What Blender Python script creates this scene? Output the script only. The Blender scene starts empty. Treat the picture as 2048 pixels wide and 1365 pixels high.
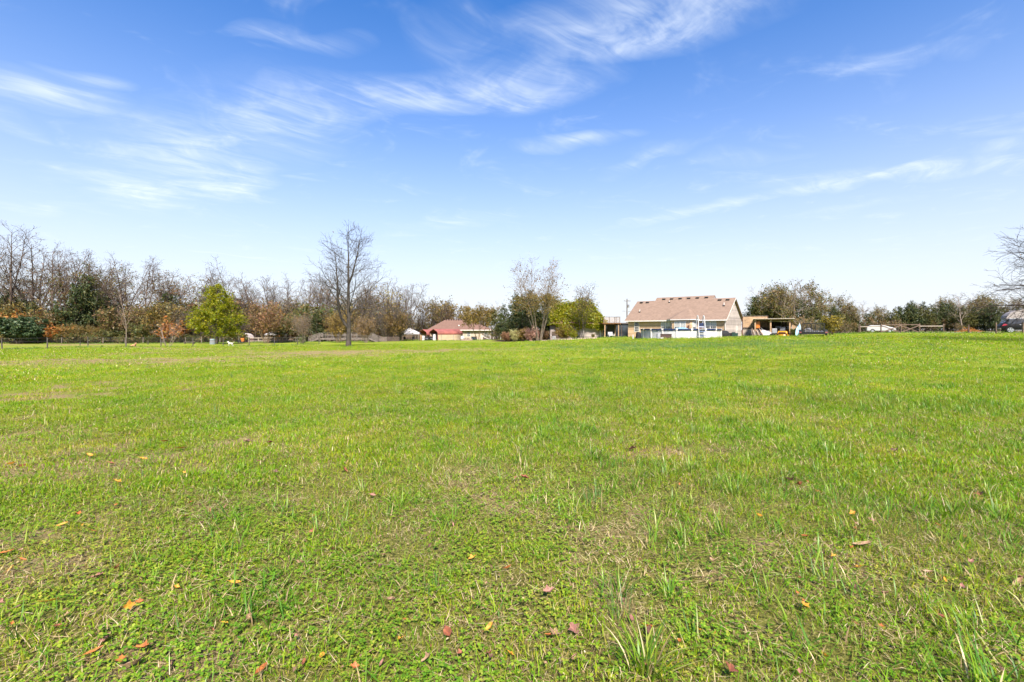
import bpy, math, random
import numpy as np
from mathutils import Vector, Matrix

random.seed(7)
RNG = np.random.default_rng(11)
scene = bpy.context.scene
COL = scene.collection
rad = math.radians

# ------------------------------------------------------------------ camera
EYE, F, HOR, CX = 1.55, 967.0, 660.0, 1024.0      # eye height, focal length / horizon / centre in photo pixels
cam_d = bpy.data.cameras.new("camera")
cam = bpy.data.objects.new("camera", cam_d)
COL.objects.link(cam)
cam.location = (0, 0, EYE)
cam.rotation_euler = (rad(90), 0, 0)
cam_d.sensor_width = 36.0
cam_d.lens = 36.0 * F / 2048.0
cam_d.shift_y = -(682.5 - HOR) / 2048.0
cam_d.clip_start, cam_d.clip_end = 0.05, 6000.0
scene.camera = cam

# ------------------------------------------------------------------ sun, exposure
SUN_AZ, SUN_EL = 170.0, 46.0        # azimuth clockwise from the view direction (+Y)
sun_d = bpy.data.lights.new("sun", 'SUN')
sun_d.energy = 4.4
sun_d.angle = rad(9.0)
sun_d.color = (1.0, 0.93, 0.82)
sun = bpy.data.objects.new("sun", sun_d)
COL.objects.link(sun)
_s = Vector((math.sin(rad(SUN_AZ)) * math.cos(rad(SUN_EL)), math.cos(rad(SUN_AZ)) * math.cos(rad(SUN_EL)), math.sin(rad(SUN_EL))))
sun.rotation_euler = _s.to_track_quat('Z', 'Y').to_euler()
sun.location = _s * 300
vs = scene.view_settings
vs.view_transform = 'Standard'
vs.look = 'None'
vs.gamma = 1.0
vs.use_curve_mapping = False
vs.exposure = 1.45
scene.cycles.max_bounces = 5
scene.cycles.diffuse_bounces = 2
scene.cycles.adaptive_threshold = 0.03
scene.cycles.transparent_max_bounces = 4
scene.cycles.sample_clamp_indirect = 6.0
scene.cycles.caustics_reflective = False
scene.cycles.caustics_refractive = False


# ------------------------------------------------------------------ node helpers
class NT:
    """Small helper around a node tree."""
    def __init__(self, tree):
        self.t = tree
        tree.nodes.clear()

    def n(self, kind, **kw):
        nd = self.t.nodes.new(kind)
        for k, v in kw.items():
            setattr(nd, k, v)
        return nd

    def link(self, a, b):
        self.t.links.new(a, b)

    def put(self, sock, v):
        if isinstance(v, bpy.types.NodeSocket):
            self.t.links.new(v, sock)
        elif v is not None:
            if isinstance(v, (tuple, list)) and hasattr(sock.default_value, '__len__') and len(sock.default_value) == 4 and len(v) == 3:
                v = tuple(v) + (1.0,)
            sock.default_value = v

    def m(self, op, a, b=None, c=None, clamp=False):
        nd = self.n('ShaderNodeMath', operation=op, use_clamp=clamp)
        for s, v in zip(nd.inputs, (a, b, c)):
            self.put(s, v)
        return nd.outputs[0]

    def vm(self, op, a, b=None, scale=None):
        nd = self.n('ShaderNodeVectorMath', operation=op)
        self.put(nd.inputs[0], a)
        if b is not None:
            self.put(nd.inputs[1], b)
        if scale is not None:
            self.put(nd.inputs['Scale'], scale)
        return nd.outputs['Value'] if op in ('LENGTH', 'DOT_PRODUCT', 'DISTANCE') else nd.outputs[0]

    def mix(self, f, a, b, blend='MIX'):
        nd = self.n('ShaderNodeMix', data_type='RGBA', blend_type=blend)
        self.put(nd.inputs[0], f)
        self.put(nd.inputs[6], a)
        self.put(nd.inputs[7], b)
        return nd.outputs[2]

    def ramp(self, f, stops, interp='LINEAR'):
        nd = self.n('ShaderNodeValToRGB')
        cr = nd.color_ramp
        cr.interpolation = interp
        while len(cr.elements) < len(stops):
            cr.elements.new(0.5)
        for e, (p, c) in zip(cr.elements, stops):
            e.position = p
            e.color = tuple(c) + (1.0,) if len(c) == 3 else c
        self.put(nd.inputs[0], f)
        return nd.outputs[0]

    def noise(self, vec, scale, detail=3.0, rough=0.55, dist=0.0):
        nd = self.n('ShaderNodeTexNoise')
        self.put(nd.inputs['Vector'], vec)
        self.put(nd.inputs['Scale'], scale)
        self.put(nd.inputs['Detail'], detail)
        self.put(nd.inputs['Roughness'], rough)
        self.put(nd.inputs['Distortion'], dist)
        return nd.outputs[0], nd.outputs[1]

    def smooth(self, x, lo, hi, a=0.0, b=1.0):
        nd = self.n('ShaderNodeMapRange', interpolation_type='SMOOTHSTEP')
        self.put(nd.inputs[0], x)
        self.put(nd.inputs[1], lo)
        self.put(nd.inputs[2], hi)
        self.put(nd.inputs[3], a)
        self.put(nd.inputs[4], b)
        return nd.outputs[0]


# ------------------------------------------------------------------ world: clear sky with haze and cirrus
world = bpy.data.worlds.new("World")
scene.world = world
world.use_nodes = True
world.cycles.sampling_method = 'MANUAL'
world.cycles.sample_map_resolution = 512
w = NT(world.node_tree)
tc = w.n('ShaderNodeTexCoord')
dirv = w.vm('NORMALIZE', tc.outputs['Generated'])
sky = w.n('ShaderNodeTexSky', sky_type='NISHITA')
sky.sun_disc = False
sky.sun_elevation = rad(SUN_EL)
sky.sun_rotation = rad(SUN_AZ)
sky.air_density = 1.0
sky.dust_density = 0.6
sky.ozone_density = 3.0
sep = w.n('ShaderNodeSeparateXYZ')
w.put(sep.inputs[0], dirv)
el = w.m('MAXIMUM', sep.outputs[2], 0.0)
SKY_STR = 0.108
hs = w.n('ShaderNodeHueSaturation')
w.put(hs.inputs['Saturation'], 1.5)
w.put(hs.inputs['Value'], 0.79)
w.put(hs.inputs['Color'], sky.outputs[0])
# pale haze that thickens towards the horizon, all the way round
tint = w.mix(1.0, hs.outputs[0], (.85, .88, 1.05), 'MULTIPLY')
hz = w.m('POWER', 2.718, w.m('MULTIPLY', w.m('POWER', w.m('DIVIDE', el, .325), 1.7), -1.0))
hazed = w.mix(w.m('MULTIPLY', hz, 0.95), tint, (3.25, 3.36, 3.6))
# cirrus on a flat layer: q = direction / height
den = w.m('ADD', el, 0.03)
q = w.n('ShaderNodeCombineXYZ')
w.put(q.inputs[0], w.m('DIVIDE', sep.outputs[0], den))
w.put(q.inputs[1], w.m('DIVIDE', sep.outputs[1], den))
qv = q.outputs[0]
rngq = w.vm('LENGTH', qv)


def qpt(px, py):
    d = Vector(((px - CX) / F, 1.0, (HOR - py) / F)).normalized()
    return Vector((d.x / (d.z + 0.03), d.y / (d.z + 0.03), 0))


rot = w.n('ShaderNodeVectorRotate', rotation_type='Z_AXIS')
w.put(rot.inputs['Vector'], qv)
w.put(rot.inputs['Angle'], rad(-40))
st = w.vm('MULTIPLY', rot.outputs[0], (0.85, 3.3, 1.0))
wf, wc = w.noise(qv, 1.3, 2.0, 0.6)
warp = w.vm('MULTIPLY', w.vm('SUBTRACT', wc, (0.5, 0.5, 0.5)), (0.55, 0.55, 0.0))
f1, _ = w.noise(w.vm('ADD', st, w.vm('SCALE', warp, scale=1.6)), 2.4, 7.0, 0.64, 0.7)
f2, _ = w.noise(w.vm('ADD', qv, warp), 2.6, 4.0, 0.66, 0.5)
fib = w.m('ADD', w.m('MULTIPLY', f1, 0.5), w.m('MULTIPLY', f2, 0.5))
qw = w.vm('ADD', qv, w.vm('SCALE', warp, scale=w.m('MULTIPLY', rngq, 0.42)))
STREAKS = [  # photo px of the two ends, half width in radians of sky, strength
    (300, 395, 560, 235, .050, .75), (540, 245, 800, 185, .034, 1.0), (800, 190, 1130, 165, .036, 1.05), (960, 215, 1120, 195, .022, .7),
    (1120, 70, 1420, 25, .044, 1.15), (1160, 95, 1260, 75, .03, .5), (880, 90, 940, 60, .03, .22),
    (1260, 445, 1600, 385, .016, .95), (1600, 382, 1975, 328, .017, 1.15), (1560, 375, 1660, 362, .02, .5),
    (1050, 294, 1230, 280, .011, .95), (1200, 348, 1330, 300, .012, .6), (1270, 300, 1380, 305, .012, .4),
    (70, 205, 150, 200, .024, .95), (-20, 240, 30, 243, .012, .6), (130, 152, 215, 165, .008, .6), (250, 245, 330, 262, .018, .4),
    (240, 405, 380, 378, .026, .75), (400, 400, 540, 350, .020, .7), (110, 350, 200, 345, .02, .3), (60, 425, 140, 418, .012, .5),
    (520, 75, 590, 74, .013, .55), (600, 98, 695, 75, .011, .6), (1690, 150, 1770, 135, .016, .32), (1860, 115, 1910, 122, .008, .3),
    (1640, 430, 1860, 395, .012, .35), (1960, 305, 2060, 292, .012, .5), (1980, 265, 2100, 272, .012, .35), (420, 505, 545, 518, .005, .7),
    (620, 366, 670, 368, .006, .5), (1400, 330, 1560, 310, .014, .3), (820, 460, 1000, 430, .022, .3), (1150, 520, 1280, 512, .006, .4)]
tot = None
for (ax, ay, bx_, by_, hw, amp) in STREAKS:
    A, B = qpt(ax, ay), qpt(bx_, by_)
    ab, mid_ = B - A, (A + B) / 2
    wid = hw * 2.9 * (mid_.length + 0.4)
    mp = w.n('ShaderNodeMapping', vector_type='TEXTURE')       # an ellipse of sky: centre, turn, half sizes
    w.put(mp.inputs['Vector'], qw)
    mp.inputs['Location'].default_value = mid_
    mp.inputs['Rotation'].default_value = (0, 0, math.atan2(ab.y, ab.x))
    mp.inputs['Scale'].default_value = (ab.length / 2 + wid, wid, 1)
    gr = w.n('ShaderNodeTexGradient', gradient_type='SPHERICAL')
    w.link(mp.outputs[0], gr.inputs[0])
    k = w.m('MULTIPLY', gr.outputs['Fac'], amp * 1.35)
    tot = k if tot is None else w.m('ADD', tot, k)
tot = w.m('SMOOTH_MIN', tot, 1.15, 0.3)
base_c = w.m('MULTIPLY', w.smooth(f2, 0.5, 0.82), 0.28)
dens = w.m('MULTIPLY', tot, w.smooth(fib, 0.33, 0.72, 0.08, 1.0))
dens = w.m('ADD', w.m('MULTIPLY', dens, 0.60), w.m('MULTIPLY', base_c, w.smooth(fib, 0.4, 0.7)), clamp=True)
dens = w.m('MULTIPLY', dens, w.smooth(el, 0.02, 0.16))
clouded = w.mix(dens, hazed, (3.7, 4.0, 4.3))
bg = w.n('ShaderNodeBackground')
w.put(bg.inputs['Color'], clouded)
bg.inputs['Strength'].default_value = SKY_STR
wo = w.n('ShaderNodeOutputWorld')
w.link(bg.outputs[0], wo.inputs[0])


# ------------------------------------------------------------------ value noise and the lie of the land
def vnoise(x, y, seed=0):
    x, y = np.asarray(x, float), np.asarray(y, float)
    xi, yi = np.floor(x).astype(np.int64), np.floor(y).astype(np.int64)
    xf, yf = x - xi, y - yi
    u, v = xf * xf * (3 - 2 * xf), yf * yf * (3 - 2 * yf)

    def h(a, b):
        n = (a * 374761393 + b * 668265263 + seed * 974634777) & 0x7fffffff
        n = ((n ^ (n >> 13)) * 1274126177) & 0x7fffffff
        return ((n ^ (n >> 16)) & 0xffff) / 65535.0
    return (h(xi, yi) * (1 - u) + h(xi + 1, yi) * u) * (1 - v) + (h(xi, yi + 1) * (1 - u) + h(xi + 1, yi + 1) * u) * v


def fbm(x, y, seed=0, octv=4):
    s, a, t = 0.0, 1.0, 0.0
    for o in range(octv):
        s = s + a * vnoise(np.asarray(x) * 2 ** o + 17.3 * o, np.asarray(y) * 2 ** o - 9.1 * o, seed + o)
        t += a
        a *= 0.5
    return s / t


_ctl = [  # photo px across, distance, photo px down of the ground there
    (-500, 60, 705), (0, 50, 699.6), (0, 92, 688), (94, 50, 698.5), (176, 55, 695.5), (252, 58, 695), (386, 64, 694), (446, 68, 693), (433, 78, 688.5),
    (335, 62, 695), (280, 94, 687.5), (638, 75, 689.2), (685, 95, 684), (697, 58, 694.5), (850, 115, 682), (920, 130, 681), (1078, 80, 683.2), (1000, 100, 680.5),
    (1160, 90, 676.3), (1210, 86, 675.5), (1290, 62, 679.3), (1420, 62, 678.5), (1260, 76, 675.5), (1475, 73, 674), (1510, 58, 674.2), (1580, 58, 674), (1625, 50, 674.8),
    (1760, 70, 666.6), (1890, 66, 667), (1992, 60, 667.4), (2048, 60, 666.4), (2300, 60, 667), (1500, 100, 670.5), (1750, 100, 664.4), (2048, 100, 663.4), (300, 130, 682), (0, 130, 682)]
_pts = [((px - CX) / F * d, d, EYE - (py - HOR) * d / F) for px, d, py in _ctl]
for a in range(0, 360, 30):
    _pts.append((6 * math.sin(rad(a)), 6 * math.cos(rad(a)), 0.0))
    if 90 < a < 270:
        _pts.append((60 * math.sin(rad(a)), 60 * math.cos(rad(a)), 0.2 * math.sin(rad(a))))
for px, s in ((0, -.12), (512, -.1), (1024, 0.0), (1536, .13), (2048, .25)):
    _pts.append(((px - CX) / F * 22, 22, s))
_P = np.array(_pts)


def _tps(r2):
    return np.where(r2 > 1e-9, r2 * np.log(np.maximum(r2, 1e-9)), 0.0)


_n = len(_P)
_K = _tps(((_P[:, None, :2] - _P[None, :, :2]) ** 2).sum(-1)) + np.eye(_n) * 8.0
_Q = np.c_[np.ones(_n), _P[:, :2]]
_W = np.linalg.solve(np.block([[_K, _Q], [_Q.T, np.zeros((3, 3))]]), np.r_[_P[:, 2], np.zeros(3)])


def gz(x, y):
    """Height of the ground."""
    x, y = np.atleast_1d(np.asarray(x, float)), np.atleast_1d(np.asarray(y, float))
    r = np.hypot(x, y)
    s = np.minimum(1.0, 132.0 / np.maximum(r, 1e-6))
    xx, yy = x * s, y * s
    out = np.empty(len(x))
    for i in range(0, len(x), 20000):
        a, b = xx[i:i + 20000], yy[i:i + 20000]
        r2 = (a[:, None] - _P[None, :, 0]) ** 2 + (b[:, None] - _P[None, :, 1]) ** 2
        out[i:i + 20000] = _tps(r2) @ _W[:_n] + _W[_n] + _W[_n + 1] * a + _W[_n + 2] * b
    near = np.clip(1 - (r - 30) / 20, 0, 1)
    out += near * 0.035 * (fbm(x * .9, y * .9, 5, 3) - .5) * 2
    return out


def g1(x, y):
    return float(gz(x, y)[0])


def at(px, d, dz=0.0):
    """Point on the ground that stands at photo column px and distance d."""
    x = (px - CX) / F * d
    return Vector((x, d, g1(x, d) + dz))


def zof(py, d):
    """World height of photo row py at distance d."""
    return EYE - (py - HOR) * d / F


# ------------------------------------------------------------------ objects
def tag(o, label=None, cat=None, group=None, kind=None):
    if label:
        o['label'] = label
    if cat:
        o['category'] = cat
    if group:
        o['group'] = group
    if kind:
        o['kind'] = kind
    return o


def empty(name, loc=(0, 0, 0), rz=0.0, label=None, cat=None, group=None):
    o = bpy.data.objects.new(name, None)
    o.empty_display_size = 0.2
    COL.objects.link(o)
    o.location = loc
    o.rotation_euler = (0, 0, rz)
    return tag(o, label, cat, group)


def link(name, mesh, parent=None, loc=None, rz=0.0):
    o = bpy.data.objects.new(name, mesh)
    COL.objects.link(o)
    if parent is not None:
        o.parent = parent
    if loc is not None:
        o.location = loc
    if rz:
        o.rotation_euler = (0, 0, rz)
    return o


def copy_tree(o, parent=None):
    c = o.copy()
    COL.objects.link(c)
    c.parent = parent
    for ch in o.children:
        copy_tree(ch, c)
    return c


def np_mesh(name, verts, loops, sizes, mats, smooth=False, mat_index=None):
    """Mesh from numpy arrays: verts n x 3, flat loop indices, loops per face."""
    me = bpy.data.meshes.new(name)
    verts = np.asarray(verts, np.float32)
    loops = np.asarray(loops, np.int32)
    sizes = np.asarray(sizes, np.int32)
    me.vertices.add(len(verts))
    me.vertices.foreach_set('co', verts.ravel())
    me.loops.add(len(loops))
    me.loops.foreach_set('vertex_index', loops)
    me.polygons.add(len(sizes))
    starts = np.r_[0, np.cumsum(sizes)[:-1]].astype(np.int32)
    me.polygons.foreach_set('loop_start', starts)
    me.polygons.foreach_set('loop_total', sizes)
    if smooth:
        me.polygons.foreach_set('use_smooth', np.ones(len(sizes), bool))
    for m in (mats if isinstance(mats, (list, tuple)) else [mats]):
        me.materials.append(m)
    if mat_index is not None:
        me.polygons.foreach_set('material_index', np.asarray(mat_index, np.int32))
    me.update(calc_edges=True)
    me.validate()
    return me


def top_level():
    return {o for o in scene.objects if o.parent is None}


def turn_about(objs, pivot, ang):
    """Turn whole things about a vertical axis, then set each back on the ground it stands over."""
    ca, sa = math.cos(ang), math.sin(ang)
    for o in objs:
        dx, dy = o.location.x - pivot[0], o.location.y - pivot[1]
        x, y = pivot[0] + ca * dx - sa * dy, pivot[1] + sa * dx + ca * dy
        o.location = (x, y, o.location.z)
        o.rotation_euler.z += ang


class MB:
    """Collects simple solids into one mesh (local coordinates of the thing)."""
    def __init__(self):
        self.v, self.f = [], []

    def add(self, vs_, fs):
        o = len(self.v)
        self.v.extend([tuple(p) for p in vs_])
        self.f.extend([tuple(i + o for i in f) for f in fs])
        return self

    def box(self, x0, x1, y0, y1, z0, z1):
        vs_ = [(x0, y0, z0), (x1, y0, z0), (x1, y1, z0), (x0, y1, z0), (x0, y0, z1), (x1, y0, z1), (x1, y1, z1), (x0, y1, z1)]
        return self.add(vs_, [(0, 3, 2, 1), (4, 5, 6, 7), (0, 1, 5, 4), (1, 2, 6, 5), (2, 3, 7, 6), (3, 0, 4, 7)])

    def bar(self, a, b, w_, h_=None, up=(0, 0, 1)):
        """Square bar from a to b."""
        a, b = Vector(a), Vector(b)
        h_ = w_ if h_ is None else h_
        d = (b - a).normalized()
        upv = Vector(up)
        if abs(d.dot(upv)) > 0.98:
            upv = Vector((0, 1, 0))
        s = d.cross(upv).normalized()
        u = s.cross(d).normalized()
        s, u = s * w_ / 2, u * h_ / 2
        vs_ = [a - s - u, a + s - u, a + s + u, a - s + u, b - s - u, b + s - u, b + s + u, b - s + u]
        return self.add(vs_, [(0, 1, 2, 3), (7, 6, 5, 4), (0, 4, 5, 1), (1, 5, 6, 2), (2, 6, 7, 3), (3, 7, 4, 0)])

    def tube(self, pts, radii, n=8, caps=True):
        pts = [Vector(p) for p in pts]
        if not hasattr(radii, '__len__'):
            radii = [radii] * len(pts)
        rings = []
        ref = Vector((0, 0, 1))
        for i, p in enumerate(pts):
            d = (pts[min(i + 1, len(pts) - 1)] - pts[max(i - 1, 0)]).normalized()
            r_ = ref if abs(d.dot(ref)) < 0.95 else Vector((1, 0, 0))
            s = d.cross(r_).normalized()
            u = s.cross(d).normalized()
            rings.append([p + (s * math.cos(2 * math.pi * k / n) + u * math.sin(2 * math.pi * k / n)) * radii[i] for k in range(n)])
        vs_ = [p for r_ in rings for p in r_]
        fs = []
        for i in range(len(rings) - 1):
            for k in range(n):
                a, b = i * n + k, i * n + (k + 1) % n
                fs.append((a, b, b + n, a + n))
        if caps:
            fs.append(tuple(range(n - 1, -1, -1)))
            fs.append(tuple(range((len(rings) - 1) * n, len(rings) * n)))
        return self.add(vs_, fs)

    def lathe(self, prof, n=16, c=(0, 0, 0)):
        """Profile of (r, z) turned round the z axis."""
        vs_, fs = [], []
        for r_, z in prof:
            for k in range(n):
                a = 2 * math.pi * k / n
                vs_.append((c[0] + r_ * math.cos(a), c[1] + r_ * math.sin(a), c[2] + z))
        for i in range(len(prof) - 1):
            for k in range(n):
                a, b = i * n + k, i * n + (k + 1) % n
                fs.append((a, b, b + n, a + n))
        return self.add(vs_, fs)

    def prism(self, poly, d, axis='y', at_=0.0):
        """Polygon of (a, b) pairs pushed d along axis: 'y' -> (x, z), 'x' -> (y, z), 'z' -> (x, y)."""
        def mk(p, t):
            return {'y': (p[0], t, p[1]), 'x': (t, p[0], p[1]), 'z': (p[0], p[1], t)}[axis]
        n = len(poly)
        vs_ = [mk(p, at_) for p in poly] + [mk(p, at_ + d) for p in poly]
        fs = [tuple(range(n)), tuple(range(2 * n - 1, n - 1, -1))]
        for i in range(n):
            j = (i + 1) % n
            fs.append((i, i + n, j + n, j))
        return self.add(vs_, fs)

    def mesh(self, name, mat, smooth=False):
        me = bpy.data.meshes.new(name)
        me.from_pydata(self.v, [], self.f)
        me.materials.append(mat)
        me.update()
        import bmesh
        bm = bmesh.new()
        bm.from_mesh(me)
        bmesh.ops.recalc_face_normals(bm, faces=bm.faces)
        bm.to_mesh(me)
        bm.free()
        if smooth:
            me.polygons.foreach_set('use_smooth', [True] * len(me.polygons))
            me.set_sharp_from_angle(angle=rad(40))
        return me

    def build(self, name, mat, parent=None, loc=None, rz=0.0, smooth=False, bevel=0.0):
        o = link(name, self.mesh(name, mat, smooth), parent, loc, rz)
        if bevel:
            b = o.modifiers.new('bevel', 'BEVEL')
            b.width = bevel
            b.segments = 2
            b.limit_method = 'ANGLE'
        return o


# ------------------------------------------------------------------ materials
MATS = {}


def mat_simple(name, col, rough=0.7, var=0.12, scale=3.0, metal=0.0, spec=0.4, bump=0.0, col2=None, stretch=(1, 1, 1), alpha=None, coat=0.0):
    """Principled material whose colour wanders a little with object-space noise."""
    m = bpy.data.materials.new(name)
    m.use_nodes = True
    t = NT(m.node_tree)
    tc_ = t.n('ShaderNodeTexCoord')
    v = t.vm('MULTIPLY', tc_.outputs['Object'], tuple(stretch))
    f, _ = t.noise(v, scale, 5.0, 0.6)
    fine, _ = t.noise(v, scale * 9, 3.0, 0.6)
    c2 = col2 if col2 is not None else tuple(max(0, c * (1 - 2.2 * var)) for c in col)
    c1 = tuple(min(1, c * (1 + var)) for c in col)
    oi = t.n('ShaderNodeObjectInfo')
    f_ = t.m('ADD', t.m('MULTIPLY', f, 0.75), t.m('MULTIPLY', fine, 0.25))
    c = t.mix(t.smooth(f_, 0.34, 0.68), c1, c2)
    c = t.mix(1.0, c, t.ramp(oi.outputs['Random'], [(0, (.88, .88, .88)), (1, (1.06, 1.06, 1.06))]), 'MULTIPLY')
    p = t.n('ShaderNodeBsdfPrincipled')
    t.put(p.inputs['Base Color'], c)
    t.put(p.inputs['Roughness'], t.m('ADD', rough - 0.06, t.m('MULTIPLY', fine, 0.12)))
    p.inputs['Metallic'].default_value = metal
    p.inputs['Specular IOR Level'].default_value = spec
    p.inputs['Coat Weight'].default_value = coat
    if bump:
        b = t.n('ShaderNodeBump')
        b.inputs['Strength'].default_value = bump
        b.inputs['Distance'].default_value = 0.02
        t.put(b.inputs['Height'], fine)
        t.link(b.outputs[0], p.inputs['Normal'])
    o = t.n('ShaderNodeOutputMaterial')
    t.link(p.outputs[0], o.inputs[0])
    MATS[name] = m
    return m


def mat_leaf(name, stops, trans=0.35, gloss=0.06, rough=0.45, patchy=False):
    """Leaf / blade material: colour picked per leaf, light passes through."""
    m = bpy.data.materials.new(name)
    m.use_nodes = True
    t = NT(m.node_tree)
    ge = t.n('ShaderNodeNewGeometry')
    oi = t.n('ShaderNodeObjectInfo')
    r_ = t.m('FRACT', t.m('ADD', ge.outputs['Random Per Island'], t.m('MULTIPLY', oi.outputs['Random'], 0.63)))
    c = t.ramp(r_, stops)
    f, _ = t.noise(ge.outputs['Position'], 0.35, 3.0)
    c = t.mix(1.0, c, t.ramp(f, [(.3, (.8, .84, .78)), (.7, (1.15, 1.1, 1.1))]), 'MULTIPLY')
    if patchy:          # drifts of yellower and of darker grass across the field
        f2_, _ = t.noise(t.vm('MULTIPLY', ge.outputs['Position'], (1.0, .7, 1.0)), 0.75, 5.0, .62)
        c = t.mix(1.0, c, t.ramp(f2_, [(.30, (.60, .82, .75)), (.44, (.92, 1.0, .95)), (.56, (1.12, 1.03, 1.1)), (.70, (1.5, 1.10, 2.2))]), 'MULTIPLY')
    d = t.n('ShaderNodeBsdfDiffuse')
    t.put(d.inputs[0], c)
    tr = t.n('ShaderNodeBsdfTranslucent')
    t.put(tr.inputs[0], t.mix(1.0, c, (1.15, 1.15, .7), 'MULTIPLY'))
    mx = t.n('ShaderNodeMixShader')
    mx.inputs[0].default_value = trans
    t.link(d.outputs[0], mx.inputs[1])
    t.link(tr.outputs[0], mx.inputs[2])
    out = mx.outputs[0]
    if gloss:
        gl = t.n('ShaderNodeBsdfGlossy')
        gl.inputs['Roughness'].default_value = rough
        gl.inputs['Color'].default_value = (.8, .85, .8, 1)
        m2 = t.n('ShaderNodeMixShader')
        m2.inputs[0].default_value = gloss
        t.link(out, m2.inputs[1])
        t.link(gl.outputs[0], m2.inputs[2])
        out = m2.outputs[0]
    o = t.n('ShaderNodeOutputMaterial')
    t.link(out, o.inputs[0])
    MATS[name] = m
    return m
# ------------------------------------------------------------------ the field: where it is dry, where it is lush
_dry_spots = [  # photo px across, photo px down, size across, size in depth, strength (bare and brown places that the photo shows)
    (70, 915, 1.1, .9, 1.7), (10, 880, .8, .7, 1.3), (180, 930, .8, .5, 1.2), (300, 905, 1.2, .6, .7), (520, 885, .9, .5, .8), (160, 1060, .8, .4, .4), (60, 1130, .5, .3, .5), (330, 1010, .5, .3, .4), (180, 1230, .35, .25, .5),
    (300, 768, 3.0, 2.0, .5), (30, 795, 2.5, 1.5, .7), (100, 765, 2.5, 2, .4), (350, 725, 6, 3.5, .55), (120, 728, 6, 3, .45), (590, 712, 5, 4, .6), (265, 707, 5, 4, .55), (700, 706, 4, 3, .4), (1000, 705, 6, 4, .35),
    (930, 815, 1.5, .8, .35), (1290, 905, 1.2, .4, .8), (1380, 815, 2, .7, .35), (1300, 775, 3, 1, .3), (1240, 1015, .7, .25, .35), (740, 1030, .8, .3, .35), (620, 1110, .5, .3, .35), (1330, 1040, .5, .3, .4), (1560, 1005, .4, .2, .45),
    (1880, 1130, .4, .25, .35), (1600, 1270, .3, .2, .4), (1560, 1170, .3, .2, .3), (900, 1150, .4, .25, .3), (430, 1330, .35, .2, .35), (1580, 945, .5, .25, .5), (1780, 960, .6, .3, .4), (1640, 850, 1.4, .6, .35)]


def fields(x, y):
    """(dry, lush) in 0..1 at ground points."""
    x, y = np.asarray(x, float), np.asarray(y, float)
    r = np.hypot(x, y)
    dry = 0.34 * np.clip((fbm(x * .55 + 3, y * .55, 21, 5) - .5) * 3.6, 0, 1)
    dry += 0.42 * np.clip((fbm(x * 2.2, y * 2.2, 33, 3) - .56) * 5.0, 0, 1)
    dry += 0.5 * np.clip((fbm(x * .07 + 9, y * .13, 57, 4) - .5) * 4.0, 0, 1) * np.clip((r - 12) / 15, 0, 1)
    az = x / np.maximum(np.abs(y), .5)
    dry += 0.16 * np.clip(-az, 0, 1) - 0.20 * np.clip(az, 0, 1)
    for px, py, sx, sy, a in _dry_spots:
        d = EYE * F / (py - HOR) * (1.0 if py > 760 else 1.16)
        cx = (px - CX) / F * d
        a = a * (1.0 if py > 745 else 1.6)
        dry = dry + a * np.exp(-((x - cx) / sx) ** 2 - ((y - d) / sy) ** 2) * np.clip(2.6 * (fbm(x * 2.1, y * 2.1, 71, 4) - .28), 0, 1.15)
    lush = np.clip((fbm(x * .75 + 40, y * .75, 91, 5) - .45) * 4.0, 0, 1) * (0.42 + 0.75 * np.clip(az + .45, 0, 1))
    return np.clip(dry, 0, 1), np.clip(lush - 0.8 * np.clip(dry, 0, 1), 0, 1)


def onion_field(x, y):
    """Drifts of blue-green wild onion on the far side of the field."""
    o = np.exp(-((x - 19) / 9) ** 2 - ((y - 37) / 5.5) ** 2) + .9 * np.exp(-((x - 42) / 9) ** 2 - ((y - 47) / 4.5) ** 2) + .6 * np.exp(-((x - 8) / 6) ** 2 - ((y - 40) / 5) ** 2)
    return .8 * np.clip(o * (0.35 + 1.1 * fbm(np.asarray(x) * .5, np.asarray(y) * .35, 17, 3)), 0, 1)


# ------------------------------------------------------------------ ground sheet, out to the horizon
nr, na = 230, 420
rr = np.r_[0.0, np.geomspace(0.35, 2500, nr - 1)]
ang = np.linspace(0, 2 * np.pi, na, endpoint=False)
R, A = np.meshgrid(rr[1:], ang, indexing='ij')
gx, gy = np.r_[0.0, (R * np.sin(A)).ravel()], np.r_[0.0, (R * np.cos(A)).ravel()]
gzv = gz(gx, gy)
loops, sizes = [], []
k0 = np.arange(na)
k1 = (k0 + 1) % na
tri = np.stack([np.zeros(na, int), 1 + k1, 1 + k0], 1)
quads = []
for i in range(nr - 2):
    a = 1 + i * na
    quads.append(np.stack([a + k0, a + k1, a + na + k1, a + na + k0], 1))
quads = np.concatenate(quads)
loops = np.r_[tri.ravel(), quads.ravel()]
sizes = np.r_[np.full(na, 3), np.full(len(quads), 4)]

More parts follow.
